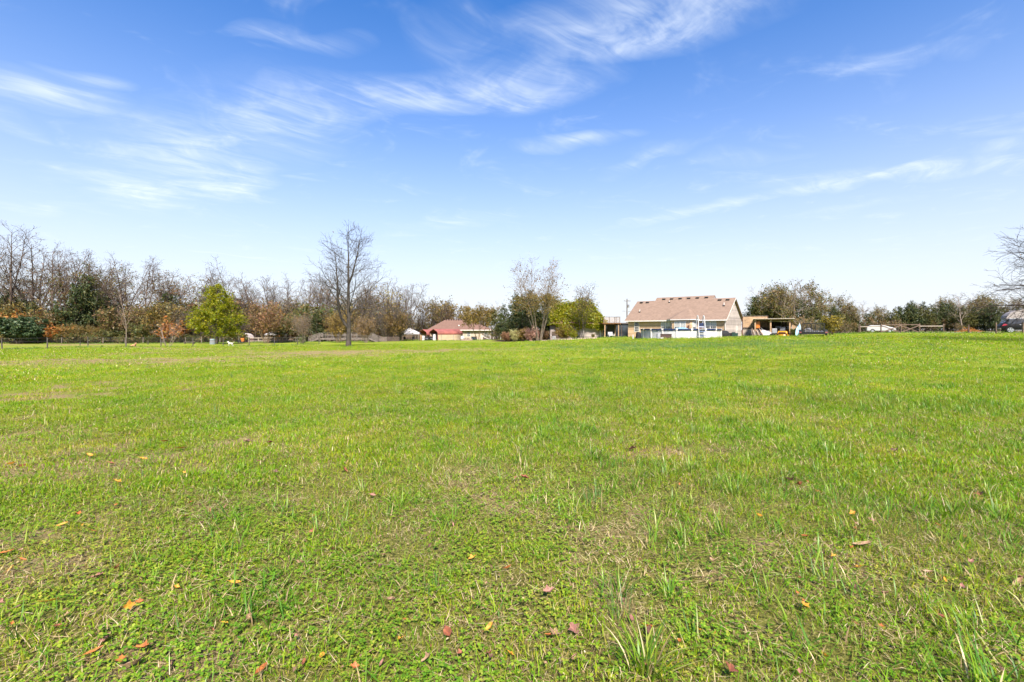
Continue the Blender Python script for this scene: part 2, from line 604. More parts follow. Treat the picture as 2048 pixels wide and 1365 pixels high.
gm = bpy.data.materials.new('turf_soil')
gm.use_nodes = True
t = NT(gm.node_tree)
ge = t.n('ShaderNodeNewGeometry')
pos = ge.outputs['Position']
at_d = t.n('ShaderNodeAttribute', attribute_name='dry').outputs['Fac']
at_l = t.n('ShaderNodeAttribute', attribute_name='lush').outputs['Fac']
at_o = t.n('ShaderNodeAttribute', attribute_name='onion').outputs['Fac']
rdist = t.vm('LENGTH', pos)
n1, _ = t.noise(pos, 48.0, 5.0, .75)
n2, _ = t.noise(pos, 3.1, 4.0, .6)
n3, _ = t.noise(t.vm('MULTIPLY', pos, (.16, .4, 1)), 1.0, 4.0, .6)
n4, _ = t.noise(pos, 0.9, 5.0, .65)
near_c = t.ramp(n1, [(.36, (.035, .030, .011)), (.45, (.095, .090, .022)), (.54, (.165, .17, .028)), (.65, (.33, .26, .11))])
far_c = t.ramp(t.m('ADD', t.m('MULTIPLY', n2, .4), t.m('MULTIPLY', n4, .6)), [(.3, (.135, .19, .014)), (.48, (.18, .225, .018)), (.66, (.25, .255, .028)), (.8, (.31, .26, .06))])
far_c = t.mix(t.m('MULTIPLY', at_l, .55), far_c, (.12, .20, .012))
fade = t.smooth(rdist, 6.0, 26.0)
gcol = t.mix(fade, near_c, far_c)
dry_c = t.ramp(n1, [(.36, (.10, .062, .030)), (.5, (.24, .17, .080)), (.64, (.40, .29, .15))])
n5, _ = t.noise(pos, 11.0, 4.0, .7)
gcol = t.mix(t.smooth(t.m('ADD', at_d, t.m('ADD', t.m('MULTIPLY', t.m('SUBTRACT', n2, .5), .5), t.m('MULTIPLY', t.m('SUBTRACT', n5, .5), 1.1))), .32, .78, 0, .9), gcol, dry_c)
at_w = t.n('ShaderNodeAttribute', attribute_name='wood').outputs['Fac']
gcol = t.mix(at_w, gcol, t.ramp(n1, [(.3, (.055, .036, .02)), (.55, (.11, .072, .036)), (.75, (.19, .12, .055))]))
gcol = t.mix(t.m('MULTIPLY', at_o, .35), gcol, (.10, .18, .04))
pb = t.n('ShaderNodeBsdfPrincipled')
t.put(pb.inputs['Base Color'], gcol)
pb.inputs['Roughness'].default_value = .95
pb.inputs['Specular IOR Level'].default_value = .1
bp = t.n('ShaderNodeBump')
bp.inputs['Strength'].default_value = .7
bp.inputs['Distance'].default_value = .05
t.put(bp.inputs['Height'], t.m('ADD', n1, t.m('MULTIPLY', n2, 1.5)))
t.link(bp.outputs[0], pb.inputs['Normal'])
mo = t.n('ShaderNodeOutputMaterial')
t.link(pb.outputs[0], mo.inputs[0])

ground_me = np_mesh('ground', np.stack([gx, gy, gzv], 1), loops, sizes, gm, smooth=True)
_d, _l = fields(gx, gy)
_px = CX + F * gx / np.maximum(gy, 1.0)
_wood = np.where(gy > 20, np.clip((gy - 93.5) / 3, 0, 1) * np.clip((795 - _px) / 30, 0, 1) + np.clip((gy - 81 - 3 * fbm(gx * .2, gy * .2, 3, 2)) / 4, 0, 1) * np.clip((_px - 1580) / 60, 0, 1) + np.clip((gy - 140) / 6, 0, 1) + np.clip((gy - 83) / 3, 0, 1) * (np.abs(_px - 1060) < 70), 0)
for nm, val in (('dry', _d), ('lush', _l), ('onion', onion_field(gx, gy)), ('wood', np.clip(_wood, 0, 1))):
    ground_me.attributes.new(nm, 'FLOAT', 'POINT').data.foreach_set('value', np.asarray(val, np.float32))
ground = link('ground', ground_me)
tag(ground, 'wide mown field of patchy yellow green grass', None, None, 'structure')


# ------------------------------------------------------------------ grass: clumps of blades, spread over the field
class Blades:
    def __init__(self):
        self.v, self.l, self.s, self.m = [], [], [], []
        self.nv = 0

    def blade(self, x, y, z, az, h, wdt, lean, curl, mat, seg=3):
        """A blade that rises h, leans outward and curls over; tapered strip."""
        ca, sa = math.cos(az), math.sin(az)
        pts = []
        th = lean
        px_, pz = 0.0, 0.0
        for i in range(seg + 1):
            pts.append((px_, pz))
            px_ += math.sin(th) * h / seg
            pz += math.cos(th) * h / seg
            th += curl / seg
        vs_ = []
        for i, (d, zz) in enumerate(pts):
            f = i / seg
            hw = wdt * .5 * (1 - f ** 1.6) * (0.7 + .5 * min(1, f * 3))
            if i < seg:
                vs_.append((x + ca * d - sa * hw, y + sa * d + ca * hw, max(z + zz, .002)))
                vs_.append((x + ca * d + sa * hw, y + sa * d - ca * hw, max(z + zz, .002)))
            else:
                vs_.append((x + ca * d, y + sa * d, max(z + zz, .002)))
        o = self.nv
        for i in range(seg - 1):
            a = o + 2 * i
            self.l += [a, a + 1, a + 3, a + 2]
            self.s.append(4)
            self.m.append(mat)
        a = o + 2 * (seg - 1)
        self.l += [a, a + 1, a + 2]
        self.s.append(3)
        self.m.append(mat)
        self.v += vs_
        self.nv += len(vs_)

    def leaf(self, x, y, z, az, ln, wd, tilt, mat, fold=0.2):
        """A small oval leaf lying at a tilt (two folded halves)."""
        ca, sa, ct, stt = math.cos(az), math.sin(az), math.cos(tilt), math.sin(tilt)

        def P(u, v, wz=0.0):
            return (x + ca * u * ct - sa * v, y + sa * u * ct + ca * v, max(.002, z + u * stt + wz))
        o = self.nv
        self.v += [P(0, 0), P(ln * .5, wd * .5, fold * wd), P(ln, 0), P(ln * .5, -wd * .5, fold * wd)]
        self.l += [o, o + 1, o + 2, o + 3]
        self.s.append(4)
        self.m.append(mat)
        self.nv += 4


litter_mat = mat_leaf('litter_brown', [(0, (.05, .03, .02)), (.4, (.13, .075, .045)), (.75, (.24, .14, .085)), (1, (.34, .22, .14))], trans=.1, gloss=.03)
MG = [mat_leaf('grass_green', [(0, (.10, .25, .005)), (.3, (.18, .33, .006)), (.6, (.26, .355, .008)), (.82, (.32, .34, .012)), (.93, (.36, .29, .07)), (1, (.42, .32, .14))], trans=.45, gloss=.012, patchy=True),
      mat_leaf('weed_green', [(0, (.085, .20, .010)), (.4, (.15, .275, .014)), (.75, (.24, .325, .022)), (1, (.33, .33, .045))], trans=.3, gloss=.03, patchy=True),
      mat_leaf('straw', [(0, (.15, .09, .045)), (.4, (.30, .21, .10)), (.75, (.48, .37, .20)), (1, (.56, .47, .29))], trans=.15, gloss=.03),
      mat_leaf('grass_long', [(0, (.06, .16, .014)), (.4, (.12, .26, .014)), (.7, (.21, .33, .016)), (.93, (.29, .36, .05)), (1, (.42, .40, .19))], trans=.45, gloss=.025, rough=.45, patchy=True),
      mat_leaf('onion_blue', [(0, (.06, .15, .035)), (.5, (.09, .185, .05)), (1, (.13, .215, .06))], trans=.3, gloss=.04, rough=.35), litter_mat]
rnd = random.Random(3)


def disc(r_):
    a, q_ = rnd.uniform(0, 2 * math.pi), r_ * math.sqrt(rnd.random())
    return math.cos(a) * q_, math.sin(a) * q_, a


def proto_turf(b, n=70, r_=.17, hmin=.025, hmax=.065, wd=.0042, dryp=.2, seg=3):
    for _ in range(n):
        x, y, a = disc(r_)
        h = rnd.uniform(hmin, hmax)
        if rnd.random() < dryp:
            b.blade(x, y, rnd.uniform(0, .012), rnd.uniform(0, 6.3), h * 1.2, wd * .7, rnd.uniform(.8, 1.5), rnd.uniform(-.2, .6), 2, 2)
        else:
            b.blade(x, y, 0, rnd.uniform(0, 6.3), h, wd * rnd.uniform(.6, 1.2), rnd.uniform(.1, .9), rnd.uniform(.1, 1.1), 0, seg)


def proto_weed(b, n=95, r_=.16):
    for _ in range(n // 3):
        x, y, a = disc(r_)
        z = rnd.uniform(.006, .036)
        a0 = rnd.uniform(0, 6.3)
        s = rnd.uniform(.009, .020)
        for k in range(3):
            b.leaf(x, y, z, a0 + k * 2.1 + rnd.uniform(-.2, .2), s, s * .8, rnd.uniform(-.35, .5), 1)
    for _ in range(14):
        x, y, a = disc(r_)
        b.blade(x, y, 0, rnd.uniform(0, 6.3), rnd.uniform(.02, .05), .003, rnd.uniform(.2, 1.1), .5, 0, 2)


def proto_tall(b, n=24, r_=.05, hmin=.07, hmax=.20, wd=.006):
    for _ in range(n):
        x, y, a = disc(r_)
        b.blade(x, y, 0, a + rnd.uniform(-.7, .7), rnd.uniform(hmin, hmax), wd * rnd.uniform(.6, 1.1), rnd.uniform(.05, .8), rnd.uniform(.2, 1.7), 3 if rnd.random() < .85 else 2, 4)


def proto_straw(b, n=45, r_=.17):
    for _ in range(n):
        x, y, a = disc(r_)
        b.blade(x, y, rnd.uniform(.004, .03), rnd.uniform(0, 6.3), rnd.uniform(.03, .11), .0042, rnd.uniform(1.15, 1.62), rnd.uniform(-.25, .25), 2, 2)


def proto_mid(b, n=110, r_=.34, tall=False):
    for _ in range(n):
        x, y, a = disc(r_)
        d_ = rnd.random() < .08
        b.blade(x, y, 0, rnd.uniform(0, 6.3), rnd.uniform(.03, .075) * (1.7 if tall else 1), rnd.uniform(.006, .010), rnd.uniform(.1, 1.0 if not d_ else 1.5), rnd.uniform(.2, 1.0), 2 if d_ else (3 if tall else 0), 2)


def proto_litter(b, n=26, r_=.2):
    for _ in range(n):
        x, y, a = disc(r_)
        s = rnd.uniform(.008, .024)
        b.leaf(x, y, rnd.uniform(.01, .03), rnd.uniform(0, 6.3), s, s * rnd.uniform(.3, .7), rnd.uniform(-.5, .6), 5 if rnd.random() < .7 else 2, .3)


def proto_sprawl(b, n=15, r_=.10):
    # loose mixed tuft: blades of all lengths falling every way, a few dry
    for _ in range(n):
        x, y, a = disc(r_)
        b.blade(x, y, 0, rnd.uniform(0, 6.3), rnd.uniform(.055, .185), rnd.uniform(.0038, .008), rnd.uniform(.1, 1.25), rnd.uniform(.1, 1.5), 3 if rnd.random() < .8 else 2, 4)


def proto_far(b, n=130, r_=.95):
    for _ in range(n):
        x, y, a = disc(r_)
        b.blade(x, y, 0, rnd.uniform(0, 6.3), rnd.uniform(.035, .085), rnd.uniform(.014, .024), rnd.uniform(.1, 1.0), rnd.uniform(.2, .9), 2 if rnd.random() < .10 else 0, 2)


def proto_onion_far(b, n=60, r_=.7):
    for _ in range(n):
        x, y, a = disc(r_)
        b.blade(x, y, 0, rnd.uniform(0, 6.3), rnd.uniform(.10, .20), rnd.uniform(.008, .014), rnd.uniform(.0, .35), rnd.uniform(.1, .6), 4, 2)


PROTOS = [proto_turf, lambda b: proto_turf(b, 60, .17, .03, .085, .0048, .3), proto_weed, lambda b: proto_weed(b, 80, .15), proto_tall, lambda b: proto_tall(b, 16, .035, .05, .13, .005),
          lambda b: proto_tall(b, 34, .08, .09, .24, .007), proto_straw, proto_mid, lambda b: proto_mid(b, 60, .16, True), proto_far, proto_onion_far, proto_litter, proto_sprawl, lambda b: proto_sprawl(b, 9, .06), lambda b: proto_turf(b, 80, .18, .02, .05, .004, .45)]
gv, gl_, gs, gmi, gk = [], [], [], [], []
off = 0
for k, fn in enumerate(PROTOS):
    b = Blades()
    fn(b)
    gv += b.v
    gl_ += [i + off for i in b.l]
    gs += b.s
    gmi += b.m
    gk += [k] * b.nv
    off += b.nv


def ring_pts(r0, r1, per_m2, halfang=1.02):
    """Points spread evenly over a sector of the field in front (and a full circle close by)."""
    full = r1 <= 2.0
    h = math.pi if full else (1.5 if r1 <= 9.5 else 1.25 if r1 <= 16 else halfang)
    n = int(h * (r1 * r1 - r0 * r0) * per_m2)
    r_ = np.sqrt(RNG.uniform(r0 * r0, r1 * r1, n))
    a = RNG.uniform(-h, h, n)
    return r_ * np.sin(a), r_ * np.cos(a)


PX, PY, PK, PS = [], [], [], []


def scatter(r0, r1, dens, kinds, smin, smax, keep):
    x, y = ring_pts(r0, r1, dens)
    d, l = fields(x, y)
    ok = RNG.random(len(x)) < keep(d, l, x, y)
    x, y = x[ok], y[ok]
    PX.append(x)
    PY.append(y)
    PK.append(RNG.choice(kinds, len(x)))
    PS.append(RNG.uniform(smin, smax, len(x)))


c_ = np.clip
def onl(x, y, seed, f=1.1, lo=.44):
    return (fbm(x * f, y * f, seed, 4) > lo).astype(float)


for (r0, r1, mul) in ((.3, 2.0, .7), (2.0, 5.2, 1.0), (5.2, 9.0, .85), (9.0, 14.0, .5)):
    sc_ = 1.0 if r1 < 10 else 1.3
    scatter(r0, r1, 52 * mul, [0, 1, 15], .75 * sc_, 1.25 * sc_, lambda d, l, x, y: c_(1.0 - .75 * d, .12, 1))
    scatter(r0, r1, 44 * mul, [2, 3], .7 * sc_, 1.3 * sc_, lambda d, l, x, y: c_((1.15 - .7 * l - .8 * d) * (.12 + onl(x, y, 5)) * (1.0 - .5 * np.clip(x * .8, -1, 1)), .03, 1))
    scatter(r0, r1, 60 * mul, [13, 13, 14, 14, 5], .65 * sc_, 1.3 * sc_, lambda d, l, x, y: c_(.17 + 1.0 * l - .3 * d + .22 * np.clip(x * .5, 0, 1), .07, 1))
    scatter(r0, r1, 15 * mul, [4, 13, 6, 13], .8 * sc_, 1.35 * sc_, lambda d, l, x, y: c_(.03 + 1.2 * l * l - .5 * d, .01, 1))
    scatter(r0, r1, 16 * mul, [7], .7 * sc_, 1.2 * sc_, lambda d, l, x, y: c_(.35 + .8 * d - .25 * l, .08, 1))
    scatter(r0, r1, 12 * mul, [12], .8 * sc_, 1.2 * sc_, lambda d, l, x, y: c_(.30 + .6 * d - .2 * l, .08, 1) * (.4 + .6 * onl(x, y, 8, 1.7)))
scatter(5.5, 15, 17, [8], .8, 1.25, lambda d, l, x, y: c_(1 - .6 * d, .15, 1))
scatter(13, 25, 13, [8], .9, 1.4, lambda d, l, x, y: c_(1 - .7 * d, .12, 1))
scatter(7, 32, 7.0, [9, 13, 13], .9, 1.7, lambda d, l, x, y: c_(.05 + 1.1 * l - .4 * d, .02, 1))
scatter(12, 34, 1.2, [9, 6], .7, 1.1, lambda d, l, x, y: c_(1.2 * l * l, .0, 1))
scatter(22, 48, 2.7, [10], .8, 1.3, lambda d, l, x, y: c_(1 - .95 * d, .06, 1))
scatter(30, 62, .35, [9], 1.0, 1.7, lambda d, l, x, y: c_(.1 + l, 0, 1))
scatter(44, 74, 1.5, [10], 1.1, 1.7, lambda d, l, x, y: c_(1 - 1.0 * d, .05, 1))
scatter(27, 55, 2.2, [11], .8, 1.3, lambda d, l, x, y: onion_field(x, y))


def edge_weeds(a, b_, n, wid, smin=1.0, smax=2.4):
    # unmown grass along fences, posts and the feet of buildings: a, b_ are (px, distance)
    A_, B_ = at(*a), at(*b_)
    t_ = RNG.random(n)
    PX.append(A_.x + (B_.x - A_.x) * t_ + RNG.normal(0, wid, n))
    PY.append(A_.y + (B_.y - A_.y) * t_ + RNG.normal(0, wid, n))
    PK.append(RNG.choice([9, 6, 13], n))
    PS.append(RNG.uniform(smin, smax, n))


for a_, b__, n_ in [((-60, 92.5), (480, 92.5), 700), ((4, 48.5), (176, 55), 120), ((176, 55), (638, 75), 220), ((498, 91.6), (612, 90.5), 160), ((615, 93), (740, 93), 160), ((1282, 61), (1440, 61.5), 110), ((1484, 61.6), (1535, 61.6), 130), ((1506, 57.6), (1600, 57.6), 120), ((1590, 55), (1600, 54), 50),
                    ((1602, 50.4), (1655, 50.6), 60), ((1660, 68), (1760, 71), 160), ((1720, 70.6), (1887, 66.6), 170), ((1887, 66.6), (2110, 55.6), 170), ((1050, 80), (1200, 82), 140), ((940, 104), (1010, 104), 120), ((795, 111), (930, 107), 160), ((1200, 84), (1262, 78), 90)]:
    edge_weeds(a_, b__, n_, .28)
for px0, d0 in ((697, 58), (433, 78), (1078, 80), (335, 62), (253, 64), (533, 82), (604, 80), (676, 85)):
    edge_weeds((px0 - 4, d0 - .1), (px0 + 4, d0), 40, .25, .8, 1.7)
px_, py_, pk_, ps_ = map(np.concatenate, (PX, PY, PK, PS))
pz_ = gz(px_, py_)
npnt, npro = len(px_), len(gv)
# slope-free random turn and a slight tip for each clump
prot = np.stack([RNG.normal(0, .07, npnt), RNG.normal(0, .07, npnt), RNG.uniform(0, 6.283, npnt)], 1)
V = np.concatenate([np.array(gv, np.float32), np.stack([px_, py_, pz_], 1)])
gme = np_mesh('grass', V, gl_, gs, MG, mat_index=gmi)
kind = np.r_[np.array(gk), 100 + pk_].astype(np.int32)
gme.attributes.new('kind', 'INT', 'POINT').data.foreach_set('value', kind)
gme.attributes.new('scl', 'FLOAT', 'POINT').data.foreach_set('value', np.r_[np.ones(npro), ps_].astype(np.float32))
gme.attributes.new('rot', 'FLOAT_VECTOR', 'POINT').data.foreach_set('vector', np.concatenate([np.zeros((npro, 3)), prot]).astype(np.float32).ravel())
grass = link('grass', gme)
tag(grass, 'short patchy lawn grass, clover and dry straw covering the field', 'grass', None, 'stuff')

ng = bpy.data.node_groups.new('grass_spread', 'GeometryNodeTree')
ng.interface.new_socket('Geometry', in_out='INPUT', socket_type='NodeSocketGeometry')
ng.interface.new_socket('Geometry', in_out='OUTPUT', socket_type='NodeSocketGeometry')
gi, go = ng.nodes.new('NodeGroupInput'), ng.nodes.new('NodeGroupOutput')


def gattr(nm, typ):
    nd = ng.nodes.new('GeometryNodeInputNamedAttribute')
    nd.data_type = typ
    nd.inputs['Name'].default_value = nm
    return nd.outputs['Attribute']


def is_kind(v):
    nd = ng.nodes.new('FunctionNodeCompare')
    nd.data_type = 'INT'
    nd.operation = 'EQUAL'
    ng.links.new(gattr('kind', 'INT'), nd.inputs[2])
    nd.inputs[3].default_value = v
    return nd.outputs[0]


def sel(v):
    nd = ng.nodes.new('GeometryNodeSeparateGeometry')
    nd.domain = 'POINT'
    ng.links.new(gi.outputs[0], nd.inputs[0])
    ng.links.new(is_kind(v), nd.inputs[1])
    return nd.outputs[0]


jn = ng.nodes.new('GeometryNodeJoinGeometry')
for k in range(len(PROTOS)):
    ip = ng.nodes.new('GeometryNodeInstanceOnPoints')
    ng.links.new(sel(100 + k), ip.inputs['Points'])
    ng.links.new(sel(k), ip.inputs['Instance'])
    ng.links.new(gattr('rot', 'FLOAT_VECTOR'), ip.inputs['Rotation'])
    ng.links.new(gattr('scl', 'FLOAT'), ip.inputs['Scale'])
    ng.links.new(ip.outputs[0], jn.inputs[0])
ng.links.new(jn.outputs[0], go.inputs[0])
md = grass.modifiers.new('spread', 'NODES')
md.node_group = ng
print('grass clumps', npnt)
# ------------------------------------------------------------------ tree growing
def poly(p, d, length, nseg, r0, r1, gnarl, up, rg):
    """A wandering limb: points and radii."""
    pts, rs = [p.copy()], [r0]
    d = d.normalized()
    step = length / nseg
    for i in range(nseg):
        d = (d + Vector((rg.gauss(0, gnarl), rg.gauss(0, gnarl), rg.gauss(0, gnarl) + up))).normalized()
        p = p + d * step
        pts.append(p.copy())
        rs.append(r0 + (r1 - r0) * ((i + 1) / nseg) ** .8)
    return pts, rs


def sample(pts, rs, t):
    f = t * (len(pts) - 1)
    i = min(int(f), len(pts) - 2)
    k = f - i
    return pts[i].lerp(pts[i + 1], k), (pts[i + 1] - pts[i]).normalized(), rs[i] + (rs[i + 1] - rs[i]) * k


def grow(stems, levels, rg):
    """levels: dicts n, t0, t1, ang, ln (function of t and parent length), rk, gnarl, up, seg. Returns limbs by level."""
    out = [stems]
    cur = stems
    for lv in levels:
        nxt = []
        for pts, rs in cur:
            plen = sum((b - a).length for a, b in zip(pts, pts[1:]))
            n = lv['n']
            n = n(plen) if callable(n) else n
            n = int(n) + (1 if rg.random() < n - int(n) else 0)
            az = rg.uniform(0, 6.28)
            for i in range(n):
                t = lv['t0'] + (lv['t1'] - lv['t0']) * min(1, (i + rg.random()) / n)
                p, d, r_ = sample(pts, rs, t)
                az += 2.4 + rg.uniform(-.5, .5)
                a = rad(lv['ang'] + rg.gauss(0, lv.get('asd', 9)))
                ref = Vector((0, 0, 1)) if abs(d.z) < .9 else Vector((1, 0, 0))
                s = d.cross(ref).normalized()
                u = s.cross(d)
                dr = d * math.cos(a) + (s * math.cos(az) + u * math.sin(az)) * math.sin(a)
                if 'flat' in lv:
                    dr.z *= lv['flat']
                ln = lv['ln'](t, plen) * rg.uniform(.75, 1.2)
                rr_ = max(min(r_ * lv['rk'], lv.get('rmax', 9)), lv.get('rmin', .004))
                nxt.append(poly(p, dr, ln, lv['seg'], rr_, max(rr_ * .3, lv.get('rmin', .004) * .6), lv['gnarl'], lv['up'], rg))
        out.append(nxt)
        cur = nxt
    return out


def limbs_arrays(limbs, sides):
    """Tube verts / quads for limbs that share one side count, batched by length."""
    vs_, qs, off_ = [], [], 0
    by = {}
    for pts, rs in limbs:
        by.setdefault(len(pts), []).append((pts, rs))
    th = np.arange(sides) * 2 * np.pi / sides
    for n, ls in by.items():
        P = np.array([[tuple(p) for p in l[0]] for l in ls])
        Rr = np.array([l[1] for l in ls])
        D = np.empty_like(P)
        D[:, 1:-1] = P[:, 2:] - P[:, :-2]
        D[:, 0] = P[:, 1] - P[:, 0]
        D[:, -1] = P[:, -1] - P[:, -2]
        D /= np.linalg.norm(D, axis=2, keepdims=True) + 1e-9
        mean = P[:, -1] - P[:, 0]
        mean /= np.linalg.norm(mean, axis=1, keepdims=True) + 1e-9
        ref = np.where(np.abs(mean[:, 2:3]) < .8, [[0, 0, 1.0]], [[1.0, 0, 0]])
        S = np.cross(D, ref[:, None, :])
        S /= np.linalg.norm(S, axis=2, keepdims=True) + 1e-9
        U = np.cross(S, D)
        ring = P[:, :, None, :] + (S[:, :, None, :] * np.cos(th)[None, None, :, None] + U[:, :, None, :] * np.sin(th)[None, None, :, None]) * Rr[:, :, None, None]
        m = len(ls)
        idx = (np.arange(m)[:, None, None] * n + np.arange(n - 1)[None, :, None]) * sides + np.arange(sides)[None, None, :]
        idn = (np.arange(m)[:, None, None] * n + np.arange(n - 1)[None, :, None]) * sides + (np.arange(sides)[None, None, :] + 1) % sides
        q_ = np.stack([idx, idn, idn + sides, idx + sides], -1).reshape(-1, 4) + off_
        vs_.append(ring.reshape(-1, 3))
        qs.append(q_)
        off_ += m * n * sides
    if not vs_:
        return np.zeros((0, 3)), np.zeros((0, 4), int)
    return np.concatenate(vs_), np.concatenate(qs)


def cards(c, size, aspect, rg, flat=0.0, sd=.3):
    """Small four-cornered leaves / leaf sprays at the centres c, turned at random (flat > 0: lying flatter)."""
    n = len(c)
    a = rg.normal(size=(n, 3))
    a[:, 2] *= (1 - flat)
    a /= np.linalg.norm(a, axis=1, keepdims=True) + 1e-9
    b = rg.normal(size=(n, 3))
    b[:, 2] *= (1 - flat)
    b -= a * (a * b).sum(1, keepdims=True)
    b /= np.linalg.norm(b, axis=1, keepdims=True) + 1e-9
    s = size * np.exp(rg.normal(0, sd, n))[:, None]
    a, b = a * s * .5, b * s * .5 * aspect
    v = np.stack([c - a, c + b * 1.0 - a * .1, c + a, c - b], 1).reshape(-1, 3)
    q_ = np.arange(4 * n).reshape(-1, 4)
    return v, q_


def around(limbs, per_m, spread, rg, t0=0.2):
    """Leaf centres scattered along limbs."""
    out = []
    for pts, rs in limbs:
        ln = sum((b - a).length for a, b in zip(pts, pts[1:]))
        n = rg.poisson(per_m * ln)
        for _ in range(n):
            t_ = t0 + (1 - t0) * rg.random()
            p, d, r_ = sample(pts, rs, min(t_, .999))
            out.append((p.x, p.y, p.z))
    if not out:
        return np.zeros((0, 3))
    o = np.array(out)
    return o + rg.normal(0, spread, o.shape)


def tree_obj(name, woody, fine, leaf_sets, bark, label, cat='tree', group=None, trunk_name='trunk', crown_name='crown'):
    """woody: [(limbs, sides)] -> trunk; fine: [(limbs, sides)] + leaf_sets [(verts, quads, material)] -> crown."""
    root = empty(name, (0, 0, 0), 0, label, cat, group)

    def comb(parts):
        V_, Q_, M_, o = [], [], [], 0
        for v, q_, mi in parts:
            V_.append(v)
            Q_.append(q_ + o)
            M_.append(np.full(len(q_), mi))
            o += len(v)
        return np.concatenate(V_), np.concatenate(Q_), np.concatenate(M_)
    v, q_, mi = comb([(*limbs_arrays(l, s), 0) for l, s in woody])
    link(trunk_name, np_mesh(name + '_trunk', v, q_.ravel(), np.full(len(q_), 4), bark, smooth=True), root)
    parts = [(*limbs_arrays(l, s), 0) for l, s in fine if l]
    mats = [bark]
    for v, q_, m in leaf_sets:
        if len(v):
            mats.append(m)
            parts.append((v, q_, len(mats) - 1))
    if parts:
        v, q_, mi = comb(parts)
        link(crown_name, np_mesh(name + '_crown', v, q_.ravel(), np.full(len(q_), 4), mats, mat_index=mi), root)
    return root


def V3(*a):
    return Vector(a)


# bark and leaves
bark_grey = mat_simple('bark_grey', (.13, .105, .085), .9, .3, 2.0, bump=.5)
bark_dark = mat_simple('bark_dark', (.075, .058, .045), .9, .3, 2.0, bump=.5)
bark_pale = mat_simple('bark_pale', (.24, .185, .14), .9, .25, 2.0, bump=.4)
bark_mauve = mat_simple('bark_mauve', (.098, .068, .050), .9, .25, 1.0)
bark_tan = mat_simple('bark_tan', (.20, .14, .085), .9, .25, 1.0)
lf_brown = mat_leaf('leaf_brown', [(0, (.13, .075, .035)), (.5, (.20, .12, .05)), (1, (.27, .17, .08))], .3, .02)
lf_olive = mat_leaf('leaf_olive', [(0, (.075, .075, .02)), (.5, (.12, .105, .025)), (1, (.20, .155, .04))], .35, .03)
lf_green = mat_leaf('leaf_green', [(0, (.05, .085, .022)), (.5, (.085, .115, .03)), (1, (.13, .15, .04))], .3, .03)
lf_yellow = mat_leaf('leaf_yellow', [(0, (.21, .17, .02)), (.5, (.33, .25, .025)), (1, (.42, .31, .05))], .4, .02)
lf_gold = mat_leaf('leaf_gold', [(0, (.17, .11, .03)), (.5, (.25, .165, .04)), (1, (.33, .23, .06))], .4, .02)
lf_orange = mat_leaf('leaf_orange', [(0, (.30, .10, .03)), (.5, (.42, .16, .045)), (1, (.48, .25, .07))], .4, .02)
lf_rust = mat_leaf('leaf_rust', [(0, (.17, .08, .05)), (.5, (.24, .12, .07)), (1, (.32, .17, .10))], .35, .02)
lf_cedar = mat_leaf('leaf_cedar', [(0, (.022, .040, .016)), (.45, (.040, .060, .022)), (.8, (.062, .078, .026)), (1, (.11, .095, .036))], .15, .02)
lf_cedar_o = mat_leaf('leaf_cedar_olive', [(0, (.05, .06, .016)), (.5, (.085, .09, .022)), (1, (.13, .115, .035))], .15, .02)
lf_juniper = mat_leaf('leaf_juniper', [(0, (.03, .06, .028)), (.5, (.05, .085, .04)), (1, (.075, .11, .05))], .15, .02)
lf_maple = mat_leaf('leaf_maple', [(0, (.11, .16, .008)), (.35, (.19, .225, .008)), (.7, (.29, .28, .010)), (1, (.37, .31, .014))], .45, .02)
lf_vine = mat_leaf('leaf_vine', [(0, (.12, .16, .008)), (.4, (.21, .23, .010)), (.8, (.32, .29, .014)), (1, (.33, .25, .03))], .4, .02)
lf_pink = mat_leaf('leaf_pink', [(0, (.34, .16, .15)), (.5, (.45, .24, .20)), (1, (.50, .34, .25))], .35, .02)
lf_cream = mat_leaf('leaf_cream', [(0, (.30, .27, .10)), (.5, (.42, .38, .17)), (1, (.50, .46, .25))], .35, .02)


